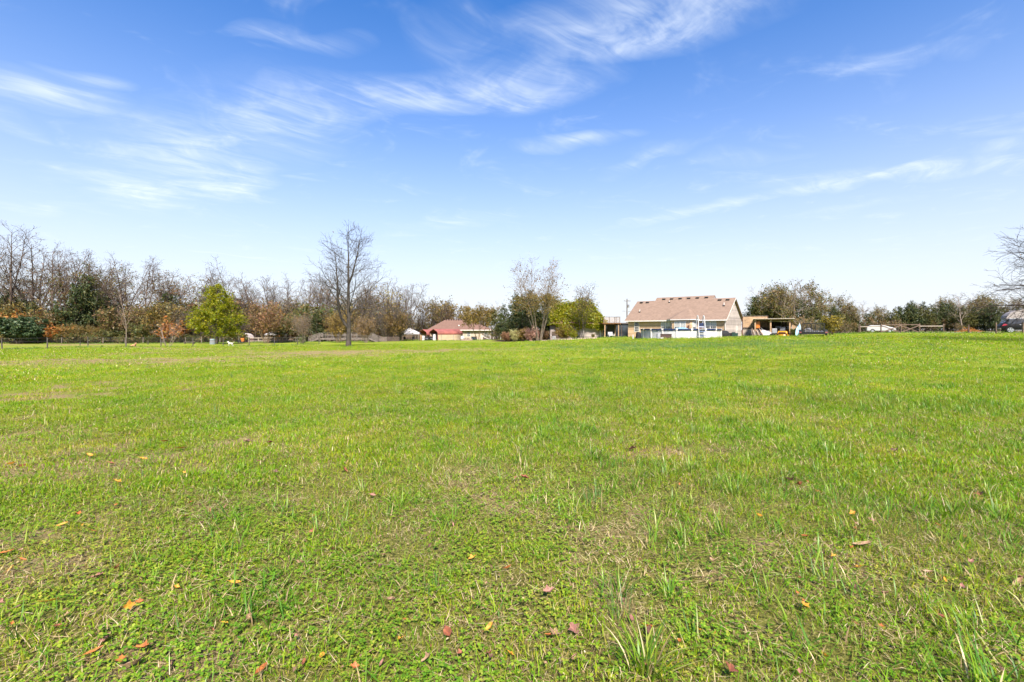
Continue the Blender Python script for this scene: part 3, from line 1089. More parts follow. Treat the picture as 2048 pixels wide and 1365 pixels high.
def bare_tree(seed, h, spread, name, label, group, twigs=1.0, leaf=None, leaf_n=0.0, bark=None, fork=.35, leaf_size=.22, up=.03, r0=None):
    """Tall hardwood out of leaf: forked trunk, rising limbs, a haze of twigs, perhaps some last leaves."""
    rg, rn = random.Random(seed), np.random.default_rng(seed)
    r0 = r0 or h * .0165
    stems = [poly(V3(0, 0, -.2), V3(rg.gauss(0, .04), rg.gauss(0, .04), 1), h * .97, 10, r0, .03, .05, .02, rg)]
    for k in range(rg.choice([1, 2, 2])):
        p, d, r_ = sample(*stems[0], fork * rg.uniform(.75, 1.25))
        a = rg.uniform(0, 6.28)
        stems.append(poly(p, V3(math.cos(a) * .5, math.sin(a) * .5, 1), h * (1 - fork) * rg.uniform(.75, 1.0), 8, r_ * .75, .025, .07, .04, rg))
    lv = [dict(n=lambda L: 2 + L * .8, t0=.24, t1=.99, ang=50, ln=lambda t, L: spread * (1.1 - .75 * t), rk=.66, rmin=.042, gnarl=.15, up=.05, seg=7),
          dict(n=lambda L: 1.6 + L * 1.25 * twigs, t0=.22, t1=1, ang=42, ln=lambda t, L: .35 + L * .42 * (1.1 - .6 * t), rk=.5, rmin=.022, gnarl=.16, up=up, seg=4),
          dict(n=lambda L: 1 + L * 2.3 * twigs, t0=.2, t1=1, ang=40, ln=lambda t, L: .3 + L * .45, rk=.5, rmin=.014, gnarl=.16, up=up, seg=3),
          dict(n=lambda L: L * 1.9 * twigs, t0=.2, t1=1, ang=38, ln=lambda t, L: .25 + L * .4, rk=.55, rmin=.012, gnarl=.15, up=up, seg=2)]
    L = grow(stems, lv, rg)
    ls = []
    if leaf and leaf_n:
        for m, n in (leaf if isinstance(leaf, list) else [(leaf, 1.0)]):
            c = around(L[4] + L[3], leaf_n * n, .25, rn)
            ls.append((*cards(c, leaf_size, .65, rn), m))
    return tree_obj(name, [(L[0], 7), (L[1], 5)], [(L[2], 4), (L[3], 3), (L[4], 3)], ls, bark or bark_mauve, label, 'tree', group)


def cedar(seed, h, rbase, name, label, group, mat=None, ragged=.25, dens=1.0, tip=.12, low=.04, size=.26, mat2=None):
    """Eastern cedar: short rising branches clothed in scale-leaf sprays, ragged outline."""
    rg, rn = random.Random(seed), np.random.default_rng(seed)
    stem = poly(V3(0, 0, -.2), V3(0, 0, 1), h, 8, h * .022, .02, .03, 0, rg)
    prof = lambda t: rbase * min(1.0, .55 + t * 3.2) * (1 - t) ** .72 * 1.1 + tip
    br = []
    n = int(h * 9 * dens)
    for i in range(n):
        t = low + (1 - low) * (i + rg.random()) / n
        p, d, r_ = sample(*stem, min(t, .995))
        a = rg.uniform(0, 6.28)
        ln = prof(t) * rg.uniform(1 - ragged * 1.6, 1 + ragged)
        if ln > .15:
            br.append(poly(p, V3(math.cos(a), math.sin(a), rg.uniform(.1, .75)), ln, 4, .03, .008, .1, .06, rg))
    sub = grow(br, [dict(n=lambda L_: L_ * 2.6 * dens, t0=.25, t1=1, ang=45, ln=lambda t, L_: .25 + L_ * .3, rk=.6, rmin=.008, gnarl=.12, up=.06, seg=2)], rg)[1]
    c = np.concatenate([around(br, 9 * dens, .10, rn, .3), around(sub, 15 * dens, .11, rn, .1)])
    k = rn.random(len(c)) < .8
    ls = [(*cards(c[k], size, .45, rn), mat or lf_cedar), (*cards(c[~k], size, .45, rn), mat2 or lf_cedar_o)]
    return tree_obj(name, [([stem], 6)], [(br, 3)], ls, bark_dark, label, 'tree', group)


def shrub(seed, h, r_, name, label, group, leaf, leaf_n=9.0, stems=9, bark=None, size=.2, flare=.9, cat='shrub', tw=1.0, base=.12, hang=0.0, trunk_name='stem', crown_name='foliage'):
    """Many stems from one stool, fanning out; leaf: [(material, share)]."""
    rg, rn = random.Random(seed), np.random.default_rng(seed)
    st = []
    for i in range(stems):
        a = 6.283 * i / stems + rg.uniform(-.4, .4)
        f = flare * rg.uniform(.25, 1.0)
        dirv_ = V3(math.cos(a) * f * r_, math.sin(a) * f * r_, h * .8)
        st.append(poly(V3(math.cos(a) * base, math.sin(a) * base, -.1), dirv_, h * rg.uniform(.7, .95), 6, .022 * (h / 3 + .4), .008, .05, .03 - hang, rg))
    L = grow(st, [dict(n=lambda L_: 2 + L_ * 2.6 * tw, t0=.25, t1=1, ang=30, ln=lambda t, L_: h * .14 + L_ * .2 * (1.2 - t), rk=.6, rmin=.009, gnarl=.12, up=.03 - hang, seg=3),
                  dict(n=lambda L_: 1.5 + L_ * 3.5 * tw, t0=.2, t1=1, ang=32, ln=lambda t, L_: .15 + L_ * .45, rk=.6, rmin=.0065, gnarl=.14, up=.02 - hang, seg=2)], rg)
    ls = []
    for m, sh in leaf:
        c = around(L[1] + L[2], leaf_n * sh, .10, rn, .1)
        c[:, 2] = np.maximum(c[:, 2], .03)
        ls.append((*cards(c, size, .65, rn), m))
    return tree_obj(name, [(L[0], 5)], [(L[1], 3), (L[2], 3)], ls, bark or bark_tan, label, cat, group, trunk_name, crown_name)


def place(o, px, d, rz=0.0, sc=1.0, sz=None):
    o.location = at(px, d, -.03)
    o.rotation_euler = (0, 0, rz)
    o.scale = (sc, sc, sz if sz else sc)
    return o


def top_scale(px, d, ytop, h):
    """Scale that puts a plant of height h, standing at (px, d), up to photo row ytop."""
    return (zof(ytop, d) - at(px, d).z) / h


MARKS = [(38, 'wide juniper bush'), (130, 'orange shrubs at the wire fence'), (253, 'slender pale tree'), (335, 'small orange leaved tree'), (433, 'yellow green maple'), (480, 'pinkish hut'), (533, 'rust brown crape myrtle'), (604, 'deck stairs'), (697, 'large lone tree'), (735, 'timber deck end'), (792, 'tawny crape myrtle'), (820, 'white canopy tent'), (862, 'red carports'), (925, 'hip roofed house'), (975, 'golden ornamental tree'),
         (1060, 'flowering shrubs'), (1500, 'tall plank screen fence'), (1545, 'open shed'), (1600, 'blue kayak'), (1630, 'utility trailer'), (1668, 'yellow bush'), (1750, 'white van'), (1802, 'crossed fence braces'), (1863, 'single fence rail'), (1938, 'orange leaf heap'), (2015, 'black parked car'), (2090, 'pale camper trailer')]


def behind(px):
    return 'behind the ' + min(MARKS, key=lambda m_: abs(m_[0] - px))[1]


class Kind:
    """A plant kind: the first use moves the original, later uses copy it."""
    def __init__(self, maker, h):
        self.maker, self.h, self.o, self.used = maker, h, None, False

    def put(self, px, d, ytop, rz=None, wide=1.0, label=None):
        if self.o is None:
            self.o = self.maker()
        o = self.o if not self.used else copy_tree(self.o)
        self.base = getattr(self, 'base', None) or o['label']
        self.used = True
        s = top_scale(px, d, ytop, self.h)
        place(o, px, d, random.uniform(0, 6.28) if rz is None else rz, s * wide, s)
        o['label'] = label or self.base + ' ' + behind(px)
        return o


G_W, G_U, G_C, G_R = 'hardwoods in the wood behind the wire fence', 'shrubs at the edge of the wood', 'cedars among the trees', 'trees beyond the driveway'
K = dict(
    b1=Kind(lambda: bare_tree(1, 24, 6.0, 'bare_tree', 'tall leafless hardwood', G_W, .62, lf_brown, .12), 23.5),
    b2=Kind(lambda: bare_tree(2, 22, 6.5, 'bare_tree', 'spreading leafless hardwood with wide forked limbs', G_W, .62, lf_rust, .12, fork=.28), 21.5),
    b3=Kind(lambda: bare_tree(3, 20, 4.4, 'bare_tree', 'slim leafless hardwood with upright twigs', G_W, .7, [(lf_brown, .7), (lf_olive, .4)], .5), 19.5),
    b4=Kind(lambda: bare_tree(4, 18, 5.0, 'rusty_tree', 'hardwood with rusty brown leaves in its top', G_W, .55, [(lf_brown, .6), (lf_rust, .5), (lf_olive, .6)], 2.0), 17.5),
    o1=Kind(lambda: bare_tree(5, 15, 4.6, 'olive_tree', 'hardwood with thin olive brown foliage', G_W, .5, [(lf_olive, 1.0), (lf_green, .35), (lf_gold, .4), (lf_brown, .4)], 3.2, fork=.25), 14.5),
    o2=Kind(lambda: bare_tree(6, 13, 4.4, 'olive_tree', 'rounded hardwood with brown and dull green foliage', G_W, .5, [(lf_olive, .8), (lf_brown, .7), (lf_green, .3)], 3.2, fork=.22), 12.5),
    y1=Kind(lambda: bare_tree(7, 14, 3.9, 'yellow_tree', 'hardwood with thin yellow autumn leaves', G_W, .5, [(lf_yellow, .8), (lf_gold, .6), (lf_olive, .4)], 2.4, fork=.25), 13.5),
    c1=Kind(lambda: cedar(11, 9, 2.3, 'cedar_tree', 'dark green conical cedar', G_C), 9),
    c2=Kind(lambda: cedar(12, 8, 2.9, 'cedar_tree', 'broad ragged dark green cedar', G_C, ragged=.4), 8),
    c3=Kind(lambda: cedar(13, 8, 2.4, 'cedar_tree', 'olive green cedar with browning tips', G_C, mat=lf_cedar_o, mat2=lf_olive, ragged=.35), 8),
    u1=Kind(lambda: shrub(21, 4.0, 2.6, 'woodland_shrub', 'leggy brown shrub', G_U, [(lf_brown, .5), (lf_olive, .9), (lf_rust, .1)], 3.6, 16, size=.17, bark=bark_mauve, tw=1.25), 3.9),
    u2=Kind(lambda: shrub(22, 3.4, 2.6, 'woodland_shrub', 'dull green leafy woodland shrub', G_U, [(lf_green, 1.0), (lf_olive, .9)], 5.5, 14, size=.18, tw=1.15), 3.4),
    u3=Kind(lambda: shrub(23, 4.5, 2.4, 'woodland_shrub', 'thin golden brown shrub', G_U, [(lf_gold, .7), (lf_olive, .7)], 3.6, 14, size=.16, tw=1.2), 4.4),
    u4=Kind(lambda: shrub(24, 3.0, 2.3, 'woodland_shrub', 'low shrub with bright orange leaves', G_U, [(lf_orange, 1.0), (lf_gold, .3)], 6, 9, size=.24), 2.9),
    u5=Kind(lambda: shrub(28, 4.4, 2.3, 'woodland_shrub', 'leafless grey brown shrub thicket', G_U, [(lf_olive, .3), (lf_brown, .2)], 1.6, 18, size=.15, bark=bark_grey, tw=1.5), 4.3),
    u6=Kind(lambda: shrub(29, 1.7, 1.6, 'bramble', 'low dark bramble along the woven wire fence', G_U, [(lf_green, .6), (lf_olive, .5), (lf_brown, .5)], 12, 13, size=.15, bark=bark_dark, tw=1.2), 1.6),
    g1=Kind(lambda: bare_tree(8, 11, 4.2, 'grey_tree', 'leafless grey hardwood', G_R, .75, bark=bark_pale), 10.7),
    g2=Kind(lambda: bare_tree(9, 10, 4.4, 'buff_tree', 'hardwood with thin buff foliage', G_R, .6, [(lf_brown, .5), (lf_olive, 1.0), (lf_gold, .35), (lf_green, .4)], 3.4, bark=bark_pale, fork=.22), 9.7),
)

# the wood: front row of tall trees, by photo column, distance and photo row of the top
WOOD = [('b1', 18, 100, 456), ('b2', 62, 104, 484), ('b2', 108, 101, 490), ('b3', -14, 108, 476), ('b3', 86, 112, 500), ('b3', 152, 108, 505), ('b2', 168, 116, 512), ('o1', 44, 112, 540), ('o1', 204, 106, 535),
        ('b3', 196, 118, 522), ('b2', 246, 104, 520), ('b1', 288, 101, 522), ('b3', 268, 118, 528), ('b4', 318, 110, 540), ('b4', 346, 106, 545), ('o1', 238, 112, 545), ('o2', 328, 112, 580), ('b2', 374, 110, 553), ('b3', 398, 116, 556),
        ('o1', 402, 120, 560), ('b2', 462, 106, 526), ('b3', 500, 112, 560), ('b2', 512, 103, 553), ('o1', 482, 118, 585), ('b3', 548, 108, 556), ('b2', 572, 112, 556), ('b3', 594, 118, 562), ('o2', 556, 120, 590), ('b1', 616, 118, 552),
        ('b3', 628, 112, 556), ('b4', 648, 110, 560), ('b4', 668, 118, 572), ('b3', 724, 112, 560), ('b4', 738, 116, 566), ('b3', 752, 122, 575), ('y1', 778, 120, 565), ('b2', 806, 122, 560), ('b3', 826, 126, 568), ('b2', 842, 130, 598), ('o2', 866, 140, 602),
        ('b3', 882, 140, 602), ('b4', 902, 142, 608), ('b3', 798, 132, 576), ('y1', 604, 116, 590), ('o2', 694, 122, 600), ('o2', 128, 100, 548), ('b3', 222, 124, 540), ('b3', 436, 122, 560), ('o1', 12, 116, 560), ('b4', 776, 132, 590), ('b3', 925, 150, 612), ('o2', 970, 150, 618),
        ('b1', -60, 104, 470), ('b2', -120, 106, 480), ('o1', -90, 112, 540), ('b3', -180, 110, 490)]
for kk, px, d, y in WOOD:
    K[kk].put(px, d, y)
# cedars in and before the wood
for kk, px, d, y in [('c1', 45, 101, 585), ('c1', 58, 99, 600), ('c2', 158, 100, 548), ('c1', 148, 98, 570), ('c2', 186, 100, 580), ('c2', 205, 103, 590), ('c3', 176, 104, 545), ('c1', 8, 101, 575), ('c2', 330, 104, 585), ('c1', 632, 100, 618), ('c1', 642, 101, 632), ('c2', 750, 118, 640), ('c3', 770, 121, 630)]:
    K[kk].put(px, d, y, label='slim dark cedar behind the wooden deck stairs' if (kk, px) == ('c1', 632) else None)
# undergrowth along the far wire fence, then the shorter growth behind
_ug = []
for px in range(-40, 800, 19):
    _ug.append((random.choice(['u1', 'u1', 'u2', 'u3', 'u5', 'u5']), px + random.uniform(-6, 6), random.uniform(95.5, 100) + (6 if px > 480 else 0), random.choice([610, 622, 640, 652, 660, 668]) + random.uniform(-6, 6)))
for px in range(-30, 990, 27):
    _ug.append((random.choice(['u1', 'u3', 'u5', 'u2', 'u5']), px + random.uniform(-8, 8), random.uniform(104, 112) + (38 if px > 770 else 0), random.choice([598, 612, 626, 640]) + random.uniform(-6, 6) + (8 if px > 770 else 0)))
for px in range(-40, 490, 15):
    _ug.append((random.choice(['u6', 'u6', 'u6', 'u2']), px + random.uniform(-6, 6), random.uniform(94.2, 95.4), random.uniform(664, 677)))
_ug += [('u4', 118, 95.5, 648), ('u4', 140, 96, 652), ('u4', 16, 96, 628), ('u4', 48, 97, 632), ('u4', 352, 95, 640), ('u3', 150, 95.2, 650), ('u4', 540, 100, 628)]
for kk, px, d, y in _ug:
    K[kk].put(px, d, y, wide=1.15)

# trees behind the house and beyond the driveway
RT = [('c2', 1506, 92, 600), ('c3', 1530, 88, 582), ('g2', 1556, 86, 578), ('g1', 1582, 84, 566), ('g2', 1604, 88, 572), ('c3', 1552, 90, 584), ('c2', 1518, 90, 590), ('c3', 1576, 92, 585), ('g1', 1616, 86, 577), ('c2', 1618, 92, 606), ('c3', 1640, 90, 604), ('g2', 1650, 92, 594), ('g2', 1668, 94, 597), ('c3', 1690, 96, 608),
      ('g1', 1708, 98, 604), ('g1', 1730, 100, 606), ('c2', 1712, 96, 628), ('c3', 1744, 98, 632), ('c3', 1772, 96, 620), ('c1', 1794, 94, 612), ('c2', 1812, 93, 605), ('c1', 1822, 94, 600), ('c3', 1838, 92, 612), ('c1', 1850, 93, 602), ('c3', 1868, 92, 606), ('c2', 1880, 93, 604), ('c3', 1894, 92, 610), ('c2', 1906, 91, 606), ('g1', 1926, 86, 590),
      ('g2', 1912, 96, 606), ('g1', 1946, 94, 592), ('g2', 1962, 94, 596), ('c2', 1952, 88, 612), ('c2', 1978, 86, 606), ('c2', 1990, 86, 614), ('g2', 2000, 90, 602), ('g1', 2020, 96, 598), ('g2', 2036, 96, 600), ('g1', 2060, 98, 600), ('c2', 2080, 96, 608), ('g2', 2110, 94, 600), ('c2', 2150, 96, 604), ('g1', 1592, 100, 590), ('g1', 1500, 98, 580), ('g1', 1975, 102, 598), ('g2', 1756, 104, 622)]
for kk, px, d, y in RT:
    K[kk].put(px, d, y)
K['s1'] = Kind(lambda: shrub(25, 3.0, 2.2, 'roadside_shrub', 'tangled leafless buff shrub', 'shrubs before the cedars', [(lf_brown, .4), (lf_olive, .3)], 3, 10, bark=bark_pale, size=.2, tw=1.2), 2.9)
K['s2'] = Kind(lambda: shrub(26, 3.0, 2.2, 'roadside_shrub', 'dull olive green shrub', 'shrubs before the cedars', [(lf_olive, .9), (lf_green, .5)], 7, 10, size=.2), 2.9)
for px in range(1585, 2110, 21):
    K[random.choice(['s1', 's2', 's1'])].put(px + random.uniform(-6, 6), random.uniform(84, 92) if px > 1700 else random.uniform(72, 84), random.uniform(630, 648), wide=1.2)
for kk, px, d, y in [('c3', 1545, 82, 588), ('g2', 1535, 84, 580), ('g2', 1570, 80, 576), ('c3', 1562, 86, 580), ('c2', 1600, 86, 596), ('c3', 1628, 84, 606), ('c2', 1660, 88, 612), ('c3', 1680, 88, 618), ('g2', 1700, 92, 610), ('c2', 1730, 92, 626), ('c2', 1758, 92, 630), ('c3', 1784, 90, 616), ('c2', 1830, 90, 610), ('c3', 1860, 89, 614), ('c2', 1872, 89, 616), ('c3', 1920, 88, 612), ('c3', 1940, 88, 618), ('c2', 1966, 88, 616), ('c3', 2010, 88, 612), ('c2', 2030, 90, 614), ('g2', 1886, 98, 600), ('g2', 1984, 98, 596), ('g2', 1718, 90, 618), ('c3', 1706, 90, 622), ('c3', 1746, 90, 622), ('g2', 1766, 92, 616), ('c2', 1800, 91, 612), ('c3', 1814, 90, 616), ('g2', 1842, 96, 610), ('c2', 1896, 90, 612), ('c2', 1930, 90, 610), ('g2', 1950, 92, 606), ('c3', 1972, 89, 612), ('c3', 2046, 90, 610), ('g2', 2070, 90, 606), ('c3', 1690, 86, 628), ('c2', 1674, 90, 616)]:
    K[kk].put(px, d, y)
yb = shrub(27, 2.6, 1.5, 'forsythia_bush', 'bright yellow rounded bush behind the utility trailer', None, [(lf_yellow, .55), (lf_olive, .5)], 14, 14, size=.14)
place(yb, 1662, 66, .5, top_scale(1662, 66, 630, 2.6))
# ------------------------------------------------------------------ single trees that stand out
def hero_tree():
    rg, rn = random.Random(41), np.random.default_rng(41)
    D = 58
    h = zof(445, D) - at(697, D).z
    lead = poly(V3(0, 0, -.3), V3(.01, 0, 1), h, 16, .36, .02, .022, .012, rg)
    for i, p in enumerate(lead[0]):         # root flare
        lead[1][i] = .27 * (1 - i / 16) ** 1.1 + .015 + (.12 if i == 0 else .03 if i == 1 else 0)
    p, d, r_ = sample(*lead, .17)
    co = [V3(*p), p + V3(-.45, .1, .5), p + V3(-.95, .1, 1.3), p + V3(-1.25, 0, 2.4), p + V3(-1.3, -.1, 4.0), p + V3(-1.35, 0, 5.6), p + V3(-1.55, .1, 7.2), p + V3(-1.6, .1, 8.6), p + V3(-1.55, .1, 9.4)]
    stems = [lead, (co, [.17, .16, .15, .14, .115, .09, .06, .035, .015])]
    p2, _, r2 = sample(*lead, .52)
    stems.append(([p2, p2 + V3(.35, .1, 1.0), p2 + V3(.75, 0, 2.4), p2 + V3(1.05, .1, 3.8), p2 + V3(1.3, 0, 5.2), p2 + V3(1.6, .1, 6.4)], [.12, .10, .08, .06, .035, .012]))
    prof = lambda t: 6.9 * max(.12, min(1.0, .6 + 1.4 * t)) * (1 - t) ** .72 + .3
    lv = [dict(n=lambda L: 2 + L * 1.75, t0=.235, t1=.99, ang=62, asd=9, ln=lambda t, L: prof(t) * (1.0 if L > 12 else .55), rk=.33, rmax=.075, rmin=.02, gnarl=.08, up=.045, seg=8),
          dict(n=lambda L: 2 + L * 1.9, t0=.2, t1=1, ang=42, ln=lambda t, L: .4 + L * .34 * (1.2 - .7 * t), rk=.5, rmin=.013, gnarl=.09, up=.05, seg=5),
          dict(n=lambda L: 1 + L * 2.0, t0=.2, t1=1, ang=38, ln=lambda t, L: .25 + L * .36, rk=.55, rmin=.009, gnarl=.1, up=.05, seg=3),
          dict(n=lambda L: L * .9, t0=.2, t1=1, ang=36, ln=lambda t, L: .15 + L * .35, rk=.6, rmin=.007, gnarl=.1, up=.04, seg=2)]
    L = grow(stems, lv, rg)
    c = around(L[4], .035, .05, rn)
    o = tree_obj('bare_tree', [(L[0], 10), (L[1], 6)], [(L[2], 4), (L[3], 3), (L[4], 3)], [(*cards(c, .16, .7, rn), lf_brown)], mat_simple('bark_lone', (.058, .046, .036), .9, .3, 2.0, bump=.5), 'large lone leafless tree with a straight trunk standing in the open field', 'tree')
    place(o, 697, D, 0.0)


hero_tree()


def maple():
    rg, rn = random.Random(52), np.random.default_rng(52)
    D = 78
    h = zof(561, D) - at(433, D).z
    W = 57 / F * D
    stem = poly(V3(0, 0, -.2), V3(.02, 0, 1), h * 1.0, 10, .24, .03, .025, .01, rg)
    # outline read from the photo: half width by height (share of the tree)
    hh = np.array([.09, .13, .2, .3, .42, .5, .6, .7, .8, .9, .97, 1.0])
    ww = np.array([.10, .50, .88, .95, .84, .70, .58, .52, .44, .30, .16, .05]) * W
    prof = lambda t: float(np.interp(t, hh, ww))
    br = []
    for i in range(72):
        t = .12 + .86 * ((i + rg.random()) / 72)
        p, d, r_ = sample(*stem, min(t * .97, .99))
        a = i * 2.4 + rg.uniform(-.3, .3)
        ln = prof(min(1, t + .05)) * rg.uniform(.72, 1.03)
        br.append(poly(p, V3(math.cos(a), math.sin(a), .15 + .35 * t), ln, 5, max(.02, r_ * .3), .012, .07, .03, rg))
    L = grow(br, [dict(n=lambda L_: 2 + L_ * 2.4, t0=.25, t1=1, ang=45, ln=lambda t, L_: .35 + L_ * .28, rk=.5, rmin=.01, gnarl=.12, up=.02, seg=3)], rg)
    c = np.concatenate([around(L[1], 30, .15, rn, .15), around(L[0], 9, .15, rn, .55)])
    # open a few gaps in the crown
    gaps = [(rn.uniform(-.5, .5) * W, rn.uniform(-.6, .6) * W, rn.uniform(.2, .85) * h, rn.uniform(.35, .7)) for _ in range(26)]
    keep = np.ones(len(c), bool)
    for gx_, gy_, gz_, gr_ in gaps:
        keep &= ((c - np.array([gx_, gy_, gz_])) ** 2).sum(1) > gr_ ** 2
    o = tree_obj('maple_tree', [([stem], 9)], [(br, 4), (L[1], 3)], [(*cards(c[keep], .17, .8, rn, flat=.25), lf_maple)], bark_dark, 'leafy yellow green maple with a full pointed crown and dark trunk', 'tree')
    place(o, 433, D, .4)


maple()


def vase_tree(seed, px, d, ytop, name, label, n_st, spread, leaf, bark, base=.2, tops=None, fork=.3, twig=1.0, leaf_n=1.0, size=.2, lean=.35, sides=6, r0=.10):
    """Ornamental with several slanting trunks from the ground."""
    rg, rn = random.Random(seed), np.random.default_rng(seed)
    h = zof(ytop, d) - at(px, d).z
    st = []
    for i in range(n_st):
        a = 6.283 * i / n_st + rg.uniform(-.3, .3)
        b_ = V3(math.cos(a), math.sin(a) * .8, 0)
        st.append(poly(b_ * base + V3(0, 0, -.15), b_ * lean * rg.uniform(.5, 1.1) + V3(0, 0, 1), h * rg.uniform(.86, 1.0), 9, r0 * rg.uniform(.7, 1.1), .015, .05, .02, rg))
    L = grow(st, [dict(n=lambda L_: L_ * 1.5, t0=fork, t1=.99, ang=38, ln=lambda t, L_: spread * (1.1 - .75 * t), rk=.5, rmin=.014, gnarl=.1, up=.05, seg=5),
                  dict(n=lambda L_: 1.5 + L_ * 2.2 * twig, t0=.2, t1=1, ang=38, ln=lambda t, L_: .3 + L_ * .36, rk=.5, rmin=.009, gnarl=.13, up=.04, seg=3),
                  dict(n=lambda L_: L_ * 3.0 * twig, t0=.2, t1=1, ang=36, ln=lambda t, L_: .18 + L_ * .38, rk=.6, rmin=.0065, gnarl=.13, up=.03, seg=2)], rg)
    ls = []
    for m, sh, zlo, zhi in leaf:
        c = around(L[2] + L[3], leaf_n * sh, .14, rn)
        z = c[:, 2] / h
        keep = (z > zlo) & (z < zhi)
        ls.append((*cards(c[keep], size, .65, rn), m))
    o = tree_obj(name, [(L[0], sides), (L[1], 4)], [(L[2], 3), (L[3], 3)], ls, bark, label, 'tree')
    place(o, px, d, 0)
    return o


vase_tree(61, 1078, 80, 517, 'twin_tree', 'tall multi-stemmed pale trunked tree, bare above and tawny leaved below', 6, 4.0, [(lf_gold, 1.0, .2, .56), (lf_olive, .9, .22, .55), (lf_brown, .3, .5, 1.0)], mat_simple('bark_buff', (.20, .15, .11), .9, .25, 2.0), .28, lean=.34, twig=.85, leaf_n=3.2, r0=.12, size=.17)
vase_tree(62, 1166, 84, 570, 'thin_tree', 'thin dark stemmed tree with sparse leaves in front of the vine covered building', 4, 3.2, [(lf_olive, .6, .2, .8), (lf_vine, .7, .2, .7), (lf_brown, .35, .5, 1.0)], bark_dark, .08, lean=.36, twig=1.1, leaf_n=2.2, r0=.07, size=.17)
vase_tree(63, 957, 112, 600, 'gold_tree', 'golden brown round headed ornamental tree in front of the hip roofed house', 5, 3.6, [(lf_gold, 1.0, .25, .85), (lf_olive, .5, .25, .8)], bark_tan, .3, lean=.6, twig=.9, leaf_n=4.2, size=.26, r0=.09)
vase_tree(64, 335, 62, 641, 'orange_tree', 'small grey multi-stemmed tree with orange leaves on its outer branches', 4, 1.9, [(lf_orange, .7, .45, 1.0), (lf_rust, .5, .5, 1.0)], bark_pale, .08, lean=.75, fork=.25, leaf_n=1.6, size=.13, r0=.045)
vase_tree(65, 253, 64, 575, 'slender_tree', 'slender pale barked leafless tree standing by the wire fence posts', 1, 1.9, [(lf_gold, .3, .1, .7)], bark_pale, .0, lean=.03, fork=.22, leaf_n=.6, size=.14, r0=.07)
vase_tree(66, 988, 66.5, 672, 'sapling', 'thin stick of a sapling standing alone in the field', 1, .3, [], bark_pale, .0, lean=.03, twig=.5, r0=.018) if False else None

# the big bare tree at the edge of the picture: its trunk stands outside, its limbs reach in
bark_black = mat_simple('bark_black', (.045, .032, .026), .9, .25, 2.0)


def edge_tree():
    rg = random.Random(77)
    D = 34
    h = 13.0
    stem = poly(V3(0, 0, -.3), V3(0, 0, 1), h, 12, .34, .04, .03, .0, rg)
    br = []
    for i in range(42):
        t = .13 + .8 * (i + rg.random()) / 42
        p, d, r_ = sample(*stem, t)
        a = math.pi + rg.uniform(-2.6, 2.6) if i % 2 else math.pi + rg.uniform(-.9, .9)
        ln = 6.6 * (1 - t) ** .45 * rg.uniform(.75, 1.08)
        br.append(poly(p, V3(math.cos(a), math.sin(a), .10 + .45 * t), ln, 10, r_ * .36, .014, .085, .004 - .03 * (1 - t) ** 2, rg))
    L = grow(br, [dict(n=lambda L_: 2 + L_ * 1.55, t0=.2, t1=1, ang=40, ln=lambda t, L_: .5 + L_ * .33 * (1.2 - .7 * t), rk=.5, rmin=.01, gnarl=.1, up=.0, seg=6),
                  dict(n=lambda L_: 1 + L_ * 2.2, t0=.2, t1=1, ang=38, ln=lambda t, L_: .25 + L_ * .36, rk=.55, rmin=.009, gnarl=.11, up=-.01, seg=4),
                  dict(n=lambda L_: L_ * 1.2, t0=.2, t1=1, ang=36, ln=lambda t, L_: .12 + L_ * .35, rk=.6, rmin=.007, gnarl=.1, up=-.02, seg=2)], rg)
    rn = np.random.default_rng(5)
    c = around(L[3], .05, .04, rn)
    o = tree_obj('overhanging_tree', [([stem], 9), (br, 5)], [(L[1], 4), (L[2], 3), (L[3], 3)], [(*cards(c, .1, .6, rn), lf_brown)], bark_black, 'leafless tree reaching thin dark branches over the parked car', 'tree')
    place(o, 2178, D, 0)


edge_tree()

# low evergreen at the wire fence
jn_ = shrub(71, 5.2, 4.6, 'juniper_bush', 'wide blue green juniper bush spreading over the wire fence', None, [(lf_juniper, 1.0), (lf_cedar, .4)], 11, 18, bark_dark, .3, 1.0, tw=1.0)
place(jn_, 38, 91, 0, 1.12, top_scale(38, 91, 637, 5.2) * 1.05)

# vase shaped crape myrtles in a row by the rail fence
for i, (px, d, yt, wd, lb, lf) in enumerate([
        (533, 82, 606, 1.05, 'rust brown crape myrtle beside the white scalloped canopy', [(lf_rust, .32), (lf_gold, .2)]),
        (563, 88, 628, 1.05, 'dark brown leafy shrub behind the white scalloped canopy', [(lf_brown, .6), (lf_green, .5)]),
        (604, 80, 628, .9, 'buff crape myrtle with a green skirt of shoots beside the deck stairs', [(lf_brown, .12)]),
        (676, 85, 626, .8, 'slim tan crape myrtle in front of the deck, next to the lone tree', [(lf_gold, .5)]),
        (732, 86, 634, 1.0, 'greyish tan crape myrtle at the far end of the deck', [(lf_brown, .5), (lf_gold, .1)]),
        (792, 104, 626, 1.1, 'tall tawny crape myrtle beside the white canopy tent', [(lf_gold, .4), (lf_brown, .35)])]):
    s = shrub(80 + i, 5.0, 2.0 * wd, 'crape_myrtle', lb, None, lf, 5.0, 13, bark_tan if i not in (2, 4) else bark_pale, .17, .95, tw=1.35, base=.18)
    s['group'] = 'crape myrtles along the rail fence'
    k = top_scale(px, d, yt, 4.8)
    place(s, px, d, i, k * .95, k)
    if i == 2:
        rn = np.random.default_rng(8)
        c = rn.normal(0, 1, (420, 3)) * np.array([.38, .38, .42]) + np.array([0, 0, .85])
        c[:, 2] = np.abs(c[:, 2])
        v, q_ = cards(c, .16, .6, rn)
        link('shoots', np_mesh('shoots', v, q_.ravel(), np.full(len(q_), 4), lf_green), s)

